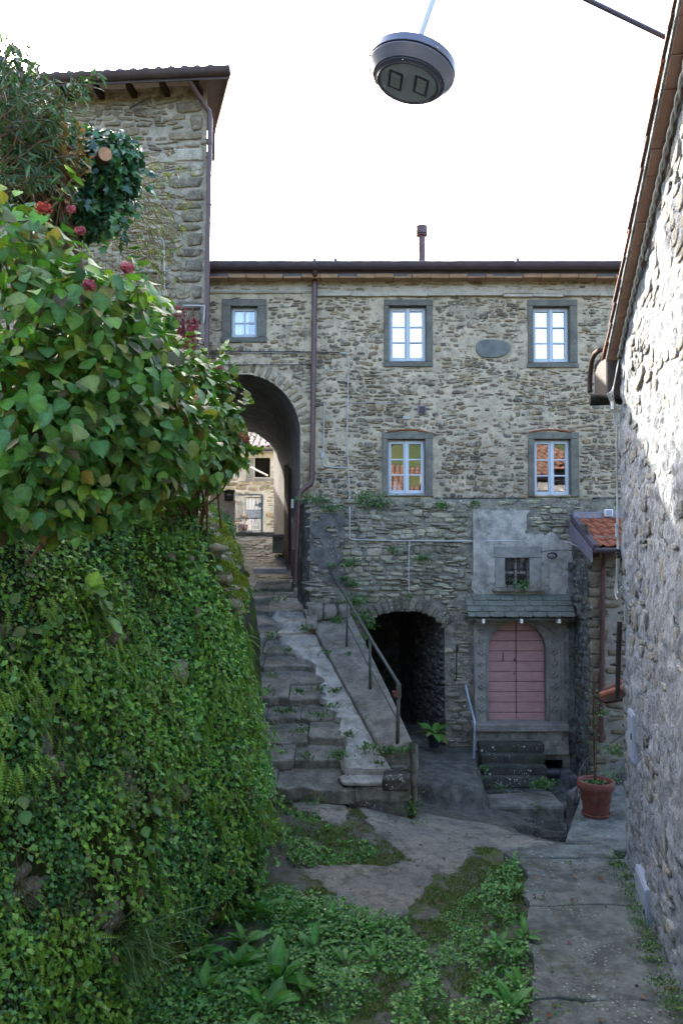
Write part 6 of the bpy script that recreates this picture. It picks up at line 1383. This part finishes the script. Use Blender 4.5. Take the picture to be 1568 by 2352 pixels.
# ------------------------------------------------------------------ hydrangeas
HG = [(.07, .20, .03), (.055, .165, .03), (.10, .24, .035), (.042, .13, .035), (.13, .26, .035), (.05, .155, .04), (.15, .23, .03), (.05, .14, .035), (.055, .16, .03), (.07, .185, .03), (.19, .16, .03), (.085, .07, .04)]
def hydrangea(label, blobs, n, size, pal, nflow, seed, base, nparts=300, tmpl=BIG):
    g = np.random.default_rng(seed); o = thing('hydrangea', label, 'shrub', base); P_, X_, N_ = [], [], []
    vol = np.array([(b[1][0]*b[1][1]*b[1][2])**.67 for b in blobs]); vol = vol/vol.sum()
    for (c, r), k in zip(blobs, vol):
        p, X, N = ellipsoid_leaves(g, int(n*k), c, r); P_.append(p); X_.append(X); N_.append(N)
    pos, X, N = map(np.concatenate, (P_, X_, N_)); s = g.uniform(*size, len(pos))
    q = MB(); sp_, sx_, sn_ = [], [], []
    for i in range(44):
        c, r = blobs[g.integers(len(blobs))]; d = sphere_dirs(1, g)[0]; d[1] = -abs(d[1])*.6; d[2] = abs(d[2])*.7+.0 if g.random() < .7 else d[2]; d = unit(d); p0 = np.array(c)+d*np.array(r)*.85; e = p0+d*g.uniform(.12, .24)+np.array([0, 0, .05]); q.tube([Vector(p0.tolist()), Vector(((p0+e)/2+[0, 0, -.015]).tolist()), Vector(e.tolist())], [.006, .005, .003], 5)
        for t in (.35, .6, .8, 1., 1.):
            for sg in (0, 2.2):
                a_ = unit(np.cross(d, g.normal(size=3)))*(1 if sg else -1); sp_.append(p0+(e-p0)*t); sx_.append(unit(a_*.8+d*.5+np.array([0, 0, -.25]))); sn_.append(np.array([0, 0, 1.])+g.normal(0, .3, 3)+d*.3)
    q.build('shoot', M['gstem'], o, smooth=True)
    pos = np.concatenate([pos, sp_]); X = np.concatenate([X, sx_]); N = np.concatenate([N, sn_]); s = np.concatenate([s, g.uniform(size[0]*.8, size[1]*.85, len(sp_))])
    plant_leaves(o, tmpl, pal, M['leaf'], pos, X, N, s, nparts, seed)
    q = MB()
    for i in range(34):
        c, r = blobs[g.integers(len(blobs))]; d = sphere_dirs(1, g)[0]; e = Vector(c)+Vector((d*np.array(r)*.95).tolist()); s0 = Vector(base)+Vector(g.normal(0, .12, 3).tolist()); m = (s0+e)/2+Vector(g.normal(0, .12, 3).tolist())+Vector((0, 0, .1)); q.tube(smoothpath([s0, m, e], 4), [.012]*4+[.010]*2+[.008]*2+[.005], 5)
    q.build('branch', M['stem'], o, smooth=True)
    for (u, v_, Y, r, cc) in nflow:
        c = P(u, v_, Y-(.35 if Y < 6 else .6)); r *= .85; k = 120; d = sphere_dirs(k, g); pos = np.array(c)+d*r*np.array([1, 1, .8])*g.uniform(.5, 1.15, (k, 1)); X = unit(np.cross(d, g.normal(size=(k, 3)))); cl = palette(k, [cc, tuple(x*.7 for x in cc), tuple(min(1, x*1.25) for x in cc)], g)
        cloud('flower_head', ROUND, pos-X*.3*r, X, d+g.normal(0, .35, (k, 3)), g.uniform(.18, .30, k)*r*1.9, cl, M['petal'], o, kind=None)
    return o
def E(u, v, Y, ru, rv, ry=None):
    c = P(u, v, Y); return (tuple(c), (ru*Y/F, ry or ru*Y/F*.8, rv*Y/F))
RED = (.36, .09, .14); PINK = (.36, .16, .17); BROWN = (.33, .16, .11)
hydrangea('big hydrangea with large serrated leaves and red dry heads nearest the viewer', [E(40, 560, 4.9, 130, 110, .4), E(110, 760, 4.8, 230, 200, .6), E(60, 960, 4.6, 240, 190, .55), E(250, 900, 5.0, 190, 200, .6), E(260, 1060, 5.0, 170, 110, .45), E(60, 1100, 4.5, 170, 90, .4), E(60, 1170, 4.5, 170, 60, .35), E(210, 1150, 4.8, 120, 60, .35), E(330, 740, 5.3, 70, 80, .3), E(340, 1000, 5.2, 130, 150, .4)], 4200, (.065, .128), HG, [(205, 655, 4.75, .045, RED), (240, 690, 4.85, .04, RED), (293, 616, 5.2, .05, RED), (268, 655, 5.3, .04, PINK), (185, 530, 5.0, .035, RED), (100, 478, 4.8, .05, (.35, .05, .04)), (165, 480, 4.9, .03, RED)], 5, (-2.1, 5.5, .12))
hydrangea('second hydrangea with bright small leaves and brownish heads in front of the arched passage', [E(420, 900, 7.4, 95, 90, .4), E(460, 990, 7.4, 95, 95, .4), E(400, 1050, 7.2, 110, 90, .4), E(500, 1010, 7.6, 60, 80, .3), E(330, 850, 7.3, 70, 70, .3), E(470, 870, 7.8, 50, 45, .25)], 3000, (.075, .13), [(.08, .20, .03), (.065, .16, .03), (.11, .23, .04), (.05, .13, .03), (.13, .22, .04), (.17, .16, .03)], [(390, 812, 7.1, .07, PINK), (386, 862, 7.0, .06, BROWN), (455, 918, 7.0, .055, (.4, .22, .15)), (459, 940, 7.0, .05, (.4, .2, .13)), (565, 1010, 7.6, .045, (.3, .1, .08)), (505, 845, 7.7, .025, RED), (555, 1000, 7.7, .04, (.34, .18, .08))], 6, (-1.5, 7.8, .2), 300)

# ------------------------------------------------------------------ ivy-grown trunk with a sawn branch
it = thing('ivy_tree', 'ivy-smothered pollarded trunk showing one round sawn branch end', 'tree', (-1.9, 6.6, .5))
q = MB(); q.tube(smoothpath([(-1.85, 6.6, .3), P(165, 600, 6.5), P(185, 460, 6.5), P(205, 390, 6.5), P(215, 330, 6.5)], 4), [.09]*8+[.08]*8+[.06], 9); q.build('trunk', M['bark'], it, smooth=True)
p0, p1 = P(225, 385, 6.5), P(242, 354, 6.13); q = MB(); q.tube([p0, p1], .055, 16); cbk = q.build('cut_branch', M['bark'], it, smooth=True, autos=50)
dv = (p1-p0).normalized(); q = MB(); q.tube([p1-dv*.01, p1+dv*.004], .051, 18); q.build('sawn_face', M['cutwood'], cbk)
g = np.random.default_rng(31); IV = [(.025, .085, .045), (.035, .11, .045), (.02, .065, .04), (.045, .13, .045), (.08, .19, .04)]
P_, X_, N_ = [], [], []
for bl, n in ((E(225, 390, 6.5, 88, 85, .28), 900), (E(290, 440, 6.5, 28, 50, .15), 120), (E(180, 320, 6.5, 50, 30, .2), 200), (E(300, 350, 6.5, 26, 30, .15), 90), (E(185, 455, 6.5, 65, 55, .22), 500), (E(270, 370, 6.5, 50, 60, .2), 350), (E(150, 400, 6.7, 60, 70, .25), 350), (E(205, 510, 6.5, 28, 40, .12), 160), (E(110, 480, 6.6, 70, 45, .2), 250)):
    p, X, N = ellipsoid_leaves(g, n, *bl, fill=(.75, 1.05), droop=.9); P_.append(p); X_.append(X); N_.append(unit(N*np.array([1, 1, .5])))
pos, X, N = map(np.concatenate, (P_, X_, N_))
for k in range(26):
    s_ = np.array(P(g.uniform(150, 310), g.uniform(300, 520), 6.4)); d_ = unit(np.array([g.normal(0, .5), g.normal(-.1, .3), -g.uniform(.1, 1.)])); L = g.uniform(.12, .34); t = np.linspace(0, 1, 12)[:, None]; pp_ = s_+d_*t*L+g.normal(0, .015, (12, 3)); pos = np.concatenate([pos, pp_]); X = np.concatenate([X, unit(g.normal(0, .5, (12, 3))+d_)]); N = np.concatenate([N, unit(g.normal(0, .4, (12, 3))+np.array([.1, -.8, .5]))])
cdir = np.array(p1)/np.linalg.norm(np.array(p1)); off = pos-np.outer(pos @ cdir, cdir); ok = (np.linalg.norm(off, axis=1) > .06) | (pos[:, 1] > 6.35); pos, X, N = pos[ok], X[ok], N[ok]
plant_leaves(it, IVY, IV, M['ivy'], pos, X, N, g.uniform(.05, .095, len(pos)), 300, 8)

# ------------------------------------------------------------------ narrow-leaved tree at the top left
def twiggy(name, label, cat, base, twigs, leafs, pal, size, seed, twigmat, rad=.006, nparts=300, tmpl=NARROW, step=.035, spread=.7, mat='leaf'):
    g = np.random.default_rng(seed); o = thing(name, label, cat, base); q = MB(); P_, X_, N_ = [], [], []
    for tw_ in twigs:
        pts = smoothpath(tw_, 5); q.tube(pts, [rad*(1-.65*i/len(pts)) for i in range(len(pts))], 4); ar_ = np.array([tuple(p) for p in pts]); d = np.gradient(ar_, axis=0); L = np.concatenate([[0], np.cumsum(np.linalg.norm(np.diff(ar_, axis=0), axis=1))])
        n = max(2, int(L[-1]/step*leafs)); t = g.uniform(.15, 1, n)**.8*L[-1]; p = np.stack([np.interp(t, L, ar_[:, i]) for i in range(3)], 1); dd = unit(np.stack([np.interp(t, L, d[:, i]) for i in range(3)], 1))
        P_.append(p); X_.append(unit(dd*.7+g.normal(0, spread, (n, 3))*.8+np.array([0, 0, -.35]))); N_.append(unit(np.array([0, -.3, .8])+g.normal(0, .5, (n, 3))))
    q.build('branch', twigmat, o, smooth=True); pos, X, N = map(np.concatenate, (P_, X_, N_))
    plant_leaves(o, tmpl, pal, M[mat], pos, X, N, g.uniform(*size, len(pos)), nparts, seed, var=.22)
    return o
g = np.random.default_rng(41)
tws = []
for k in range(150):
    s_ = P(g.uniform(-60, 60), g.uniform(220, 480), 5.6+g.uniform(-.3, .6)); an_ = g.uniform(-1.2, 1.5); L = g.uniform(.25, .55); dvv = Vector((math.sin(an_)*L*1.0, g.uniform(-.2, .2), math.cos(an_)*L*.75)); tws.append([s_, s_+dvv*.55+Vector((0, 0, .05)), s_+dvv+Vector((0, 0, -.05))])
for (a, b_, c) in (((60, 260), (150, 215), (236, 160)), ((80, 300), (140, 240), (190, 180)), ((60, 220), (120, 190), (210, 200)), ((20, 200), (60, 150), (100, 150)), ((100, 270), (170, 230), (215, 195)), ((10, 150), (30, 110), (70, 125)), ((0, 130), (10, 100), (30, 108))):
    tws.append([P(*a, 5.6), P(*b_, 5.5), P(*c, 5.4)])
tws.append([Vector((-2.6, 5.8, -.2)), P(-40, 700, 5.7), P(0, 420, 5.7), P(20, 260, 5.7)])
twiggy('narrow_leaved_tree', 'blue-green narrow-leaved tree crowding the upper left corner before the tall house', 'tree', (-2.6, 5.8, -.2), tws, 1.5, [(.035, .085, .045), (.05, .11, .045), (.07, .14, .05), (.025, .06, .035)], (.07, .13), 12, M['stem'], .006)
IG = [(.022, .06, .035), (.03, .075, .04), (.02, .05, .03)]
iv2 = thing('ivy_bush', 'dark ivy mass below the narrow-leaved tree at the left edge', 'shrub', (-2.7, 6, .2)); P_, X_, N_ = [], [], []
for bl, n in ((E(20, 180, 6.2, 55, 70, .25), 420), (E(40, 330, 6.2, 70, 120, .3), 700), (E(60, 450, 6.3, 60, 80, .25), 350)):
    p, X, N = ellipsoid_leaves(g, n, *bl, fill=(.7, 1.05), droop=.9); P_.append(p); X_.append(X); N_.append(N)
pos, X, N = map(np.concatenate, (P_, X_, N_)); plant_leaves(iv2, IVY, IG, M['ivy'], pos, X, N, g.uniform(.05, .09, len(pos)), 250, 14)
q = MB()
for k in range(10): q.tube(smoothpath([Vector((-2.65+.05*k, 6.2, -.2)), P(40+4*k, 600, 6.2), P(20+6*k, 400-20*(k % 3), 6.2)], 4), .012, 5)
q.build('stem', M['bark'], iv2, smooth=True)
tws = []
for k in range(110):
    s_ = P(g.uniform(85, 160), g.uniform(380, 520), 5.95); e = P(s_.x*F/s_.y+784+g.uniform(-50, 60), g.uniform(240, 420), 5.95+g.uniform(-.2, .2)); tws.append([s_, (s_+e)/2+Vector(g.normal(0, .04, 3).tolist()), e])
tws.append([Vector((-2.1, 6.3, -.1)), P(110, 700, 6.2), P(115, 450, 6.1)])
twiggy('orange_shrub', 'thin shrub with orange-brown autumn leaves between ivy trunk and narrow-leaved tree', 'shrub', (-2.1, 6.3, -.1), tws, .9, [(.20, .12, .03), (.24, .10, .03), (.14, .13, .03), (.10, .12, .03), (.28, .13, .05)], (.04, .075), 15, M['stem'], .006, 250, SMALL)
tws = []
for k in range(75):
    s_ = P(g.uniform(230, 330), g.uniform(390, 640), 8+g.uniform(-.4, .4)); L = g.uniform(60, 170); an_ = g.uniform(-.25, 1.0); u = s_.x*F/s_.y+784; v_ = 1244-s_.z*F/s_.y; e = P(u+L*math.cos(an_), v_+L*math.sin(an_), s_.y+g.uniform(-.2, .2)); tws.append([s_, (s_+e)/2+Vector((0, 0, .06)), e])
for k in range(5): tws.append([Vector((-2.3+.06*k, 8.3, .4)), P(250+14*k, 800, 8.1), P(240+18*k, 480+30*k, 8)])
twiggy('willow', 'sparse trailing willow twigs with thin olive leaves against the tall house', 'shrub', (-2.3, 8.3, .4), tws, .75, [(.07, .10, .03), (.10, .12, .04), (.14, .16, .03), (.05, .08, .035), (.13, .10, .05)], (.06, .11), 16, M['stem'], .0045, 300)
tws = []
for k in range(26):
    s_ = P(g.uniform(385, 445), g.uniform(700, 730), 13.2); tws.append([s_, s_+Vector((g.uniform(-.05, .1), 0, -.25)), s_+Vector((g.uniform(-.1, .18), g.uniform(-.1, .1), -g.uniform(.3, .75)))])
for k in range(3): tws.append([Vector((-2.9+.1*k, 13.3, .6)), P(380+10*k, 900, 13.3), P(395+15*k, 705, 13.2)])
twiggy('red_creeper', 'crimson autumn creeper hanging beside the brown downpipe of the tall house', 'creeper', (-2.9, 13.3, .6), tws, 1.0, [(.30, .03, .05), (.22, .03, .05), (.34, .06, .06), (.14, .05, .05)], (.05, .095), 17, M['stem'], .006, 200, SMALL, spread=1.)

# ------------------------------------------------------------------ lane weeds
wx_ = lambda l: [tuple(PZ(u, v, -3.48)[:2]) for u, v in l]
WA = wx_([(250, 2352), (440, 2150), (560, 2075), (640, 2040), (700, 2070), (790, 2085), (870, 2110), (935, 2130), (985, 2190), (1010, 2260), (1040, 2352), (1000, 2600), (100, 2600)])
WB = wx_([(1125, 2000), (1190, 1962), (1205, 2080), (1215, 2200), (1240, 2352), (1250, 2600), (1010, 2600), (1030, 2352), (1090, 2250), (1120, 2150), (1100, 2060)])
WD = wx_([(985, 2120), (1090, 2040), (1110, 2150), (1080, 2260), (1030, 2352), (1000, 2352), (1000, 2200)])
WC = wx_([(650, 1905), (760, 1890), (800, 1925), (880, 1975), (800, 1995), (700, 2000), (640, 1990)])
def scatter(poly, n, thr=.0, sc=2.5, seed=1):
    xs = [p[0] for p in poly]; ys = [p[1] for p in poly]; x = g.uniform(min(xs), max(xs), n); y = g.uniform(max(2.2, min(ys)), max(ys), n); k = inpoly(x, y, poly) & (fbm(x*sc, y*sc, seed, 3) > thr) & (patchmask(x, y) < .5); return x[k], y[k]
def gpos(x, y, lift=0): return np.stack([x, y, np.where(y < 3.5, -3.5, ground(x, y))+lift], -1)
for poly, n, thr, sz, seed in ((WA, 30000, .40, (.02, .045), 3), (WB, 16000, .42, (.018, .04), 4), (WC, 5000, .5, (.02, .045), 5), (WD, 7000, .5, (.014, .03), 6)):
    x, y = scatter(poly, n, thr, 2.2, seed); n = len(x); p = gpos(x, y, 0); p[:, 2] += g.uniform(.0, .22 if seed in (3, 4) else .08, n)*np.clip(fbm(x*2.4, y*2.4, seed+3, 2)*1.6-.35, .05, 1); X = unit(g.normal(0, .7, (n, 3))*np.array([1, 1, .5])+np.array([0, 0, .15])); N = unit(g.normal(0, .35, (n, 3))+np.array([0, -.15, 1])); cloud('ground_weeds', SMALL, p, X, N, g.uniform(*sz, n), palette(n, GREEN, g)*1.3, M['vine'], kind='stuff', wid=1.2)
    x, y = scatter(poly, (3200, 1500, 800, 350)[seed-3], .3, 2, seed+9); n = len(x); X = unit(g.normal(0, .45, (n, 3))+np.array([0, 0, .9])); cloud('grass', BLADE, gpos(x, y), X, g.normal(size=(n, 3)), g.uniform(.04, .12, n), palette(n, [(.07, .18, .03), (.10, .22, .035), (.055, .14, .025)], g), M['vine'], kind='stuff')
# short moss on the soil, grit and small stones
n = 130000; x = g.uniform(-1.6, 2.0, n); y = g.uniform(5.2, 10.0, n); k = (patchmask(x, y) < .5) & (x < pedge(y)) & (fbm(x*2.6, y*2.6, 19, 4) > .5); x, y = x[k], y[k]; n = len(x)
cloud('lane_moss', BLADE, gpos(x, y), unit(g.normal(0, .5, (n, 3))+np.array([0, 0, .8])), g.normal(size=(n, 3)), g.uniform(.012, .042, n), palette(n, [(.09, .17, .02), (.13, .21, .02), (.06, .11, .02), (.10, .10, .035)], g, .25), M['vine'], kind='stuff', wid=3.)
n = 1500; x = g.uniform(-1.3, 2.9, n); y = g.uniform(5.2, 12.5, n); n = len(x); zz = ground(x, y)+.004+.03*patchmask(x, y)
cloud('grit', (np.array([(.5, 0, 0), (0, .4, 0), (-.5, 0, 0), (0, -.4, 0), (.05, .05, .4)], float), [[0, 1, 4], [1, 2, 4], [2, 3, 4], [3, 0, 4]]), np.stack([x, y, zz], 1), unit(g.normal(size=(n, 3))*np.array([1, 1, .1])), np.tile([0, 0, 1.], (n, 1)), g.uniform(.008, .032, n)*g.uniform(.4, 1, n), palette(n, [(.24, .23, .2), (.15, .145, .13), (.3, .29, .26)], g, .25), M['astone'], kind='stuff')
DPAL = [(.065, .20, .03), (.05, .17, .03), (.09, .24, .035), (.045, .14, .03)]
dockm = leafmeshes(DOCK, DPAL, M['leaf'], 8, 9)
def dock(u, v, k, L, lab, grp='dock rosettes growing in the lane', up=.75):
    c = PZ(u, v, -3.49); c.z = float(gpos(np.array([c.x]), np.array([c.y]))[0, 2]); o = thing('dock_plant', lab, 'weed', c, grp); az = np.arange(k)*2.399+g.uniform(0, 6); el = g.uniform(up-.35, up+.75, k)
    az = az+g.normal(0, .35, k); X = np.stack([np.cos(az)*np.cos(el), np.sin(az)*np.cos(el), np.sin(el)], 1); N = np.stack([-np.cos(az)*np.sin(el), -np.sin(az)*np.sin(el), np.cos(el)], 1)+g.normal(0, .4, (k, 3)); pos = np.array(c)[None]+X*.04
    leafparts(o, dockm, pos, X, N, g.uniform(.45, 1.1, k)*L*.72); q = MB()
    for i in range(k): q.tube([c, Vector((pos[i]+X[i]*.05).tolist())], .006, 4)
    q.build('stem', M['gstem'], o)
docks = [((640, 2265), 18, .40, 'largest dock rosette, alone at the bottom centre of the weedy lane'), ((500, 2125), 13, .33, 'dock rosette pressed against the foot of the garden wall'), ((560, 2175), 13, .30, 'dock rosette between the wall foot and the largest rosette'), ((720, 2190), 12, .30, 'dock rosette just right of and behind the largest rosette'), ((600, 2110), 13, .30, 'dock rosette farthest back at the corner of the garden wall'),
         ((690, 2110), 11, .26, 'dock rosette at the near edge of the pale concrete patch'), ((760, 2130), 12, .26, 'dock rosette on the right flank of the weeds by the concrete patch'), ((830, 2150), 11, .22, 'smallish dock at the pointed tip of the concrete patch'), ((790, 2225), 11, .24, 'dock rosette right of the largest one in low clover'), ((540, 2235), 13, .30, 'dock rosette left of the largest one'),
         ((860, 2215), 10, .2, 'rightmost small dock of the big weed patch'), ((610, 2330), 12, .3, 'dock rosette cut by the bottom edge of the picture'), ((450, 2200), 13, .30, 'dock rosette beside the long drooping grass'), ((700, 2300), 10, .22, 'small dock in front of and right of the largest rosette'),
         ((1180, 2215), 13, .22, 'biggest dock along the pavement edge'), ((1150, 2120), 10, .18, 'dock halfway along the pavement edge'), ((1195, 2290), 11, .2, 'dock nearest the viewer along the pavement edge'), ((1185, 2060), 10, .17, 'dock by the far broken kerb of the pavement'), ((1120, 2270), 9, .18, 'dock standing off the pavement edge in bare moss'),
         ((740, 1945), 9, .13, 'tiny dock in the mossy patch below the stair'), ((790, 1965), 8, .12, 'tiny dock by the cracked concrete below the stair'), ((470, 2290), 12, .28, 'leftmost low dock rosette at the bottom edge'), ((1205, 2170), 12, .24, 'dock with long leaves leaning over the pavement'), ((1170, 2330), 13, .26, 'dock at the bottom edge beside the pavement'), ((1140, 2180), 10, .2, 'dock in the middle of the weed strip left of the pavement'), ((1160, 2010), 8, .14, 'smallest dock at the far end of the pavement weeds')]
for (uv, k, L, lab) in docks: dock(*uv, k, L, lab, 'dock rosettes growing in the lane')
# grass tufts, weeds in the joints of the stair, ledges and yard
def tuft(u, v, Y, r, n, L=.09, pal=((.08, .17, .03), (.06, .13, .03)), name='joint_weeds', down=0., par=None, leafy=.5):
    c = np.array(P(u, v, Y)); m = int(n*leafy)
    p = c+g.normal(0, r, (m, 3))*np.array([1, .6, .45])+np.array([0, 0, r*.4]); X = unit(g.normal(0, .7, (m, 3))+np.array([0, -.3, .3-down])); N = unit(g.normal(0, .4, (m, 3))+np.array([0, -.5, .8])); S_ = [(SMALL, p, X, N, g.uniform(.3, .6, m)*L, 1.2)]
    k = n-m; p = c+g.normal(0, r, (k, 3))*np.array([1, .6, .1]); X = unit(g.normal(0, .5, (k, 3))+np.array([0, -.2, .8-1.6*down])); S_.append((BLADE, p, X, g.normal(size=(k, 3)), g.uniform(.5, 1.2, k)*L, 1.6))
    return S_
acc = {}
def addt(key, parts):
    for t, p, X, N, s_, w in parts: acc.setdefault((key, id(t), w), [t, []])[1].append((p, X, N, s_))
for (u, v, Y, r, n) in ((640, 1380, 14.6, .07, 60), (625, 1462, 12.9, .05, 50), (700, 1447, 13.4, .07, 80), (745, 1500, 12.6, .06, 60), (770, 1590, 11.9, .05, 50), (690, 1590, 11.8, .06, 70), (730, 1585, 11.8, .05, 60), (660, 1635, 11.4, .08, 90), (735, 1645, 11.3, .07, 80), (760, 1625, 11.4, .05, 50), (800, 1690, 10.9, .05, 60), (690, 1680, 10.95, .06, 50), (775, 1738, 10.4, .07, 120), (850, 1722, 10.6, .08, 110), (890, 1728, 10.5, .06, 80), (700, 1740, 10.45, .05, 40), (925, 1728, 10.3, .04, 50), (640, 1850, 9.95, .09, 80), (720, 1845, 9.95, .08, 60), (870, 1755, 10.3, .03, 40), (660, 1495, 12.6, .05, 40), (800, 1505, 12.6, .04, 30), (625, 1555, 12, .05, 40), (610, 1590, 11.8, .06, 60)): addt('joint_weeds', tuft(u, v, Y, r, n))
for (u, v, Y, r, n) in ((905, 1845, 10.25, .14, 420), (930, 1870, 10.2, .10, 200), (945, 1720, 10.4, .04, 60), (948, 1780, 10.4, .05, 90), (950, 1850, 10.3, .04, 60)): addt('joint_weeds', tuft(u, v, Y, r, n, .08, leafy=.85))
for (u, v, Y, r, n, dn) in ((708, 1150, 14.5, .10, 160, .2), (735, 1152, 14.45, .10, 160, .3), (845, 1152, 14.45, .16, 380, .5), (870, 1160, 14.45, .12, 200, .6), (760, 1170, 14.42, .1, 120, .5), (1010, 1165, 14.44, .08, 110, .4), (1090, 1160, 14.44, .07, 70, .4), (805, 1295, 14.42, .08, 110, .4), (970, 1285, 14.42, .08, 130, .3), (905, 1265, 14.42, .08, 70, .4), (810, 1345, 14.4, .07, 100, .4), (815, 1385, 14.38, .12, 260, .5), (825, 1420, 14.36, .13, 320, .6), (850, 1440, 14.4, .06, 80, .6), (790, 1330, 14.4, .05, 60, .3), (775, 1428, 13.95, .08, 120, 0), (835, 1465, 13.5, .07, 100, .5), (1195, 1350, 14.3, .10, 120, 0), (1205, 1340, 14.36, .04, 50, 0), (760, 1300, 14.38, .04, 40, 0), (940, 1372, 14.4, .04, 40, .2)): addt('wall_weeds', tuft(u, v, Y, r, n, .09, ((.06, .13, .03), (.04, .09, .03)), down=dn, leafy=.75))
for (u, v, Y, r, n) in ((1245, 1806, 13.0, .10, 260), (1110, 1765, 13.5, .05, 60), (1100, 1790, 13.4, .05, 60), (1010, 1760, 13.8, .05, 50), (950, 1900, 9.9, .06, 60), (1410, 1730, 11.4, .10, 150), (1385, 1640, 13.3, .06, 60), (1400, 1790, 11.3, .12, 120), (1150, 1812, 13.3, .05, 60)): addt('yard_weeds', tuft(u, v, Y, r, n, .08, leafy=.7))
for k in range(26):
    y = rng.uniform(5.2, 8.6); p = (wallx(y)-rng.uniform(.0, .12), y, -3.39); u = 784+F*p[0]/y; acc_v = 1244+3.39/y*F; addt('pavement_moss', tuft(u, acc_v, y, .05, 60, .05, leafy=.5))
for k in range(40):
    y = rng.uniform(5.4, 8.5); x = rng.uniform(pedge(y)+.1, wallx(y)-.1)
    if fbm(np.array([x*2]), np.array([y*2]), 4, 2)[0] > .52: addt('pavement_moss', tuft(784+F*x/y, 1244+3.395/y*F, y, .05, 40, .04, leafy=.5))
for (key, _, w), (t, lst) in acc.items():
    p, X, N, s_ = (np.concatenate([l[i] for l in lst]) for i in range(4)); n = len(p); cloud(key, t, p, X, N, s_, palette(n, [(.07, .16, .03), (.055, .12, .03), (.09, .18, .035), (.04, .09, .025)], g), M['vine'], kind='stuff', wid=w)
# long grass tuft hanging at the foot of the wall
c = np.array(P(270, 2160, 5.7)); n = 420; p = c+g.normal(0, .13, (n, 3))*np.array([1, .5, .6]); X = unit(g.normal(0, .45, (n, 3))+np.array([.35, -.5, -.1])); cloud('long_grass', BLADE, p, X, g.normal(size=(n, 3))+np.array([0, 0, 1.]), g.uniform(.2, .42, n), palette(n, [(.06, .12, .03), (.09, .16, .04)], g), M['vine'], kind='stuff', wid=.45)
# fallen leaves on the treads and at their foot
n = 240; x = []; y = []; z = []
for k in range(n):
    kk = rng.randrange(0, 8); yy = 10.05+.46*kk+rng.uniform(0, .4); x.append(rng.choice([rng.uniform(SX(yy)+.36, SX(yy)+.9), rng.uniform(SX(yy)+.4, XR(yy)-.2)])); y.append(yy); z.append(-3.03+.1766*kk+.19*(yy-10-.46*kk)+.025)
for k in range(130):
    yy = rng.uniform(9.3, 9.95); xx = rng.uniform(-.85, .3); x.append(xx); y.append(yy); z.append(float(ground(np.array([xx]), np.array([yy]))[0])+.012)
for k in range(260):
    yy = rng.uniform(5.4, 9.6); xx = rng.uniform(-1.2, 2.8); x.append(xx); y.append(yy); z.append((float(ground(np.array([xx]), np.array([yy]))[0])+.03) if xx < float(pedge(yy)) else -3.385)
pos = np.stack([x, y, z], 1); n = len(pos); cloud('fallen_leaves', SMALL, pos, unit(g.normal(0, 1, (n, 3))*np.array([1, 1, .15])), unit(np.array([0, 0, 1])+g.normal(0, .3, (n, 3))), g.uniform(.02, .06, n), palette(n, [(.10, .075, .045), (.15, .055, .04), (.17, .09, .05), (.11, .045, .04), (.14, .10, .06), (.08, .06, .04)], g), M['petal'], kind='stuff')
# broad-leaved plant in the dark pot, seedlings in the terracotta pot
k = 14; az = np.arange(k)*2.4; el = g.uniform(.3, 1.3, k); X = np.stack([np.cos(az)*np.cos(el), np.sin(az)*np.cos(el), np.sin(el)], 1); N = np.stack([-np.cos(az)*np.sin(el), -np.sin(az)*np.sin(el), np.cos(el)], 1)
leafparts(dp, leafmeshes(DOCK, [(.05, .14, .03), (.07, .17, .03), (.15, .18, .05)], M['leaf'], 5, 4), np.array(DPC)+X*.03, X, N, g.uniform(.22, .36, k))
c = PZ(1368, 1872, -3.52); n = 60; an_ = g.uniform(0, 6.28, n); r_ = g.uniform(0, .15, n); cloud('seedlings', SMALL, np.stack([c.x+r_*np.cos(an_), c.y+r_*np.sin(an_), np.full(n, c.z+.42)], 1), g.normal(0, 1, (n, 3))*np.array([1, 1, .3])+np.array([0, 0, .3]), g.normal(0, .3, (n, 3))+np.array([0, 0, 1]), g.uniform(.02, .045, n), palette(n, GREEN, g), M['vine'], tp_, wid=1.2)
n = 40; cloud('climbing_leaves', SMALL, np.array(c)+np.stack([g.normal(.03, .05, n), g.normal(.12, .04, n), g.uniform(.6, 1.75, n)], 1), g.normal(size=(n, 3)), g.normal(0, .5, (n, 3))+np.array([0, -.5, .6]), g.uniform(.025, .05, n), palette(n, GREEN, g), M['vine'], tp_)
gp = thing('red_geranium', 'small red-flowered plant behind the iron gate', 'potted plant', P(560, 1221, 21.5)); c = np.array(P(558, 1212, 21.5)); n = 160; d = sphere_dirs(n, g); cloud('leaves', SMALL, c+d*np.array([.22, .2, .28]), d, d+np.array([0, 0, .5]), g.uniform(.05, .1, n), palette(n, [(.05, .12, .03), (.35, .04, .05), (.30, .05, .06)], g), M['vine'], gp, kind=None)
q = MB(); q.lathe([(0, 0), (.1, 0), (.14, .22), (.12, .22), (0, .2)], (c[0], c[1], .24), 14); q.build('pot', M['terracotta'], gp, smooth=True)
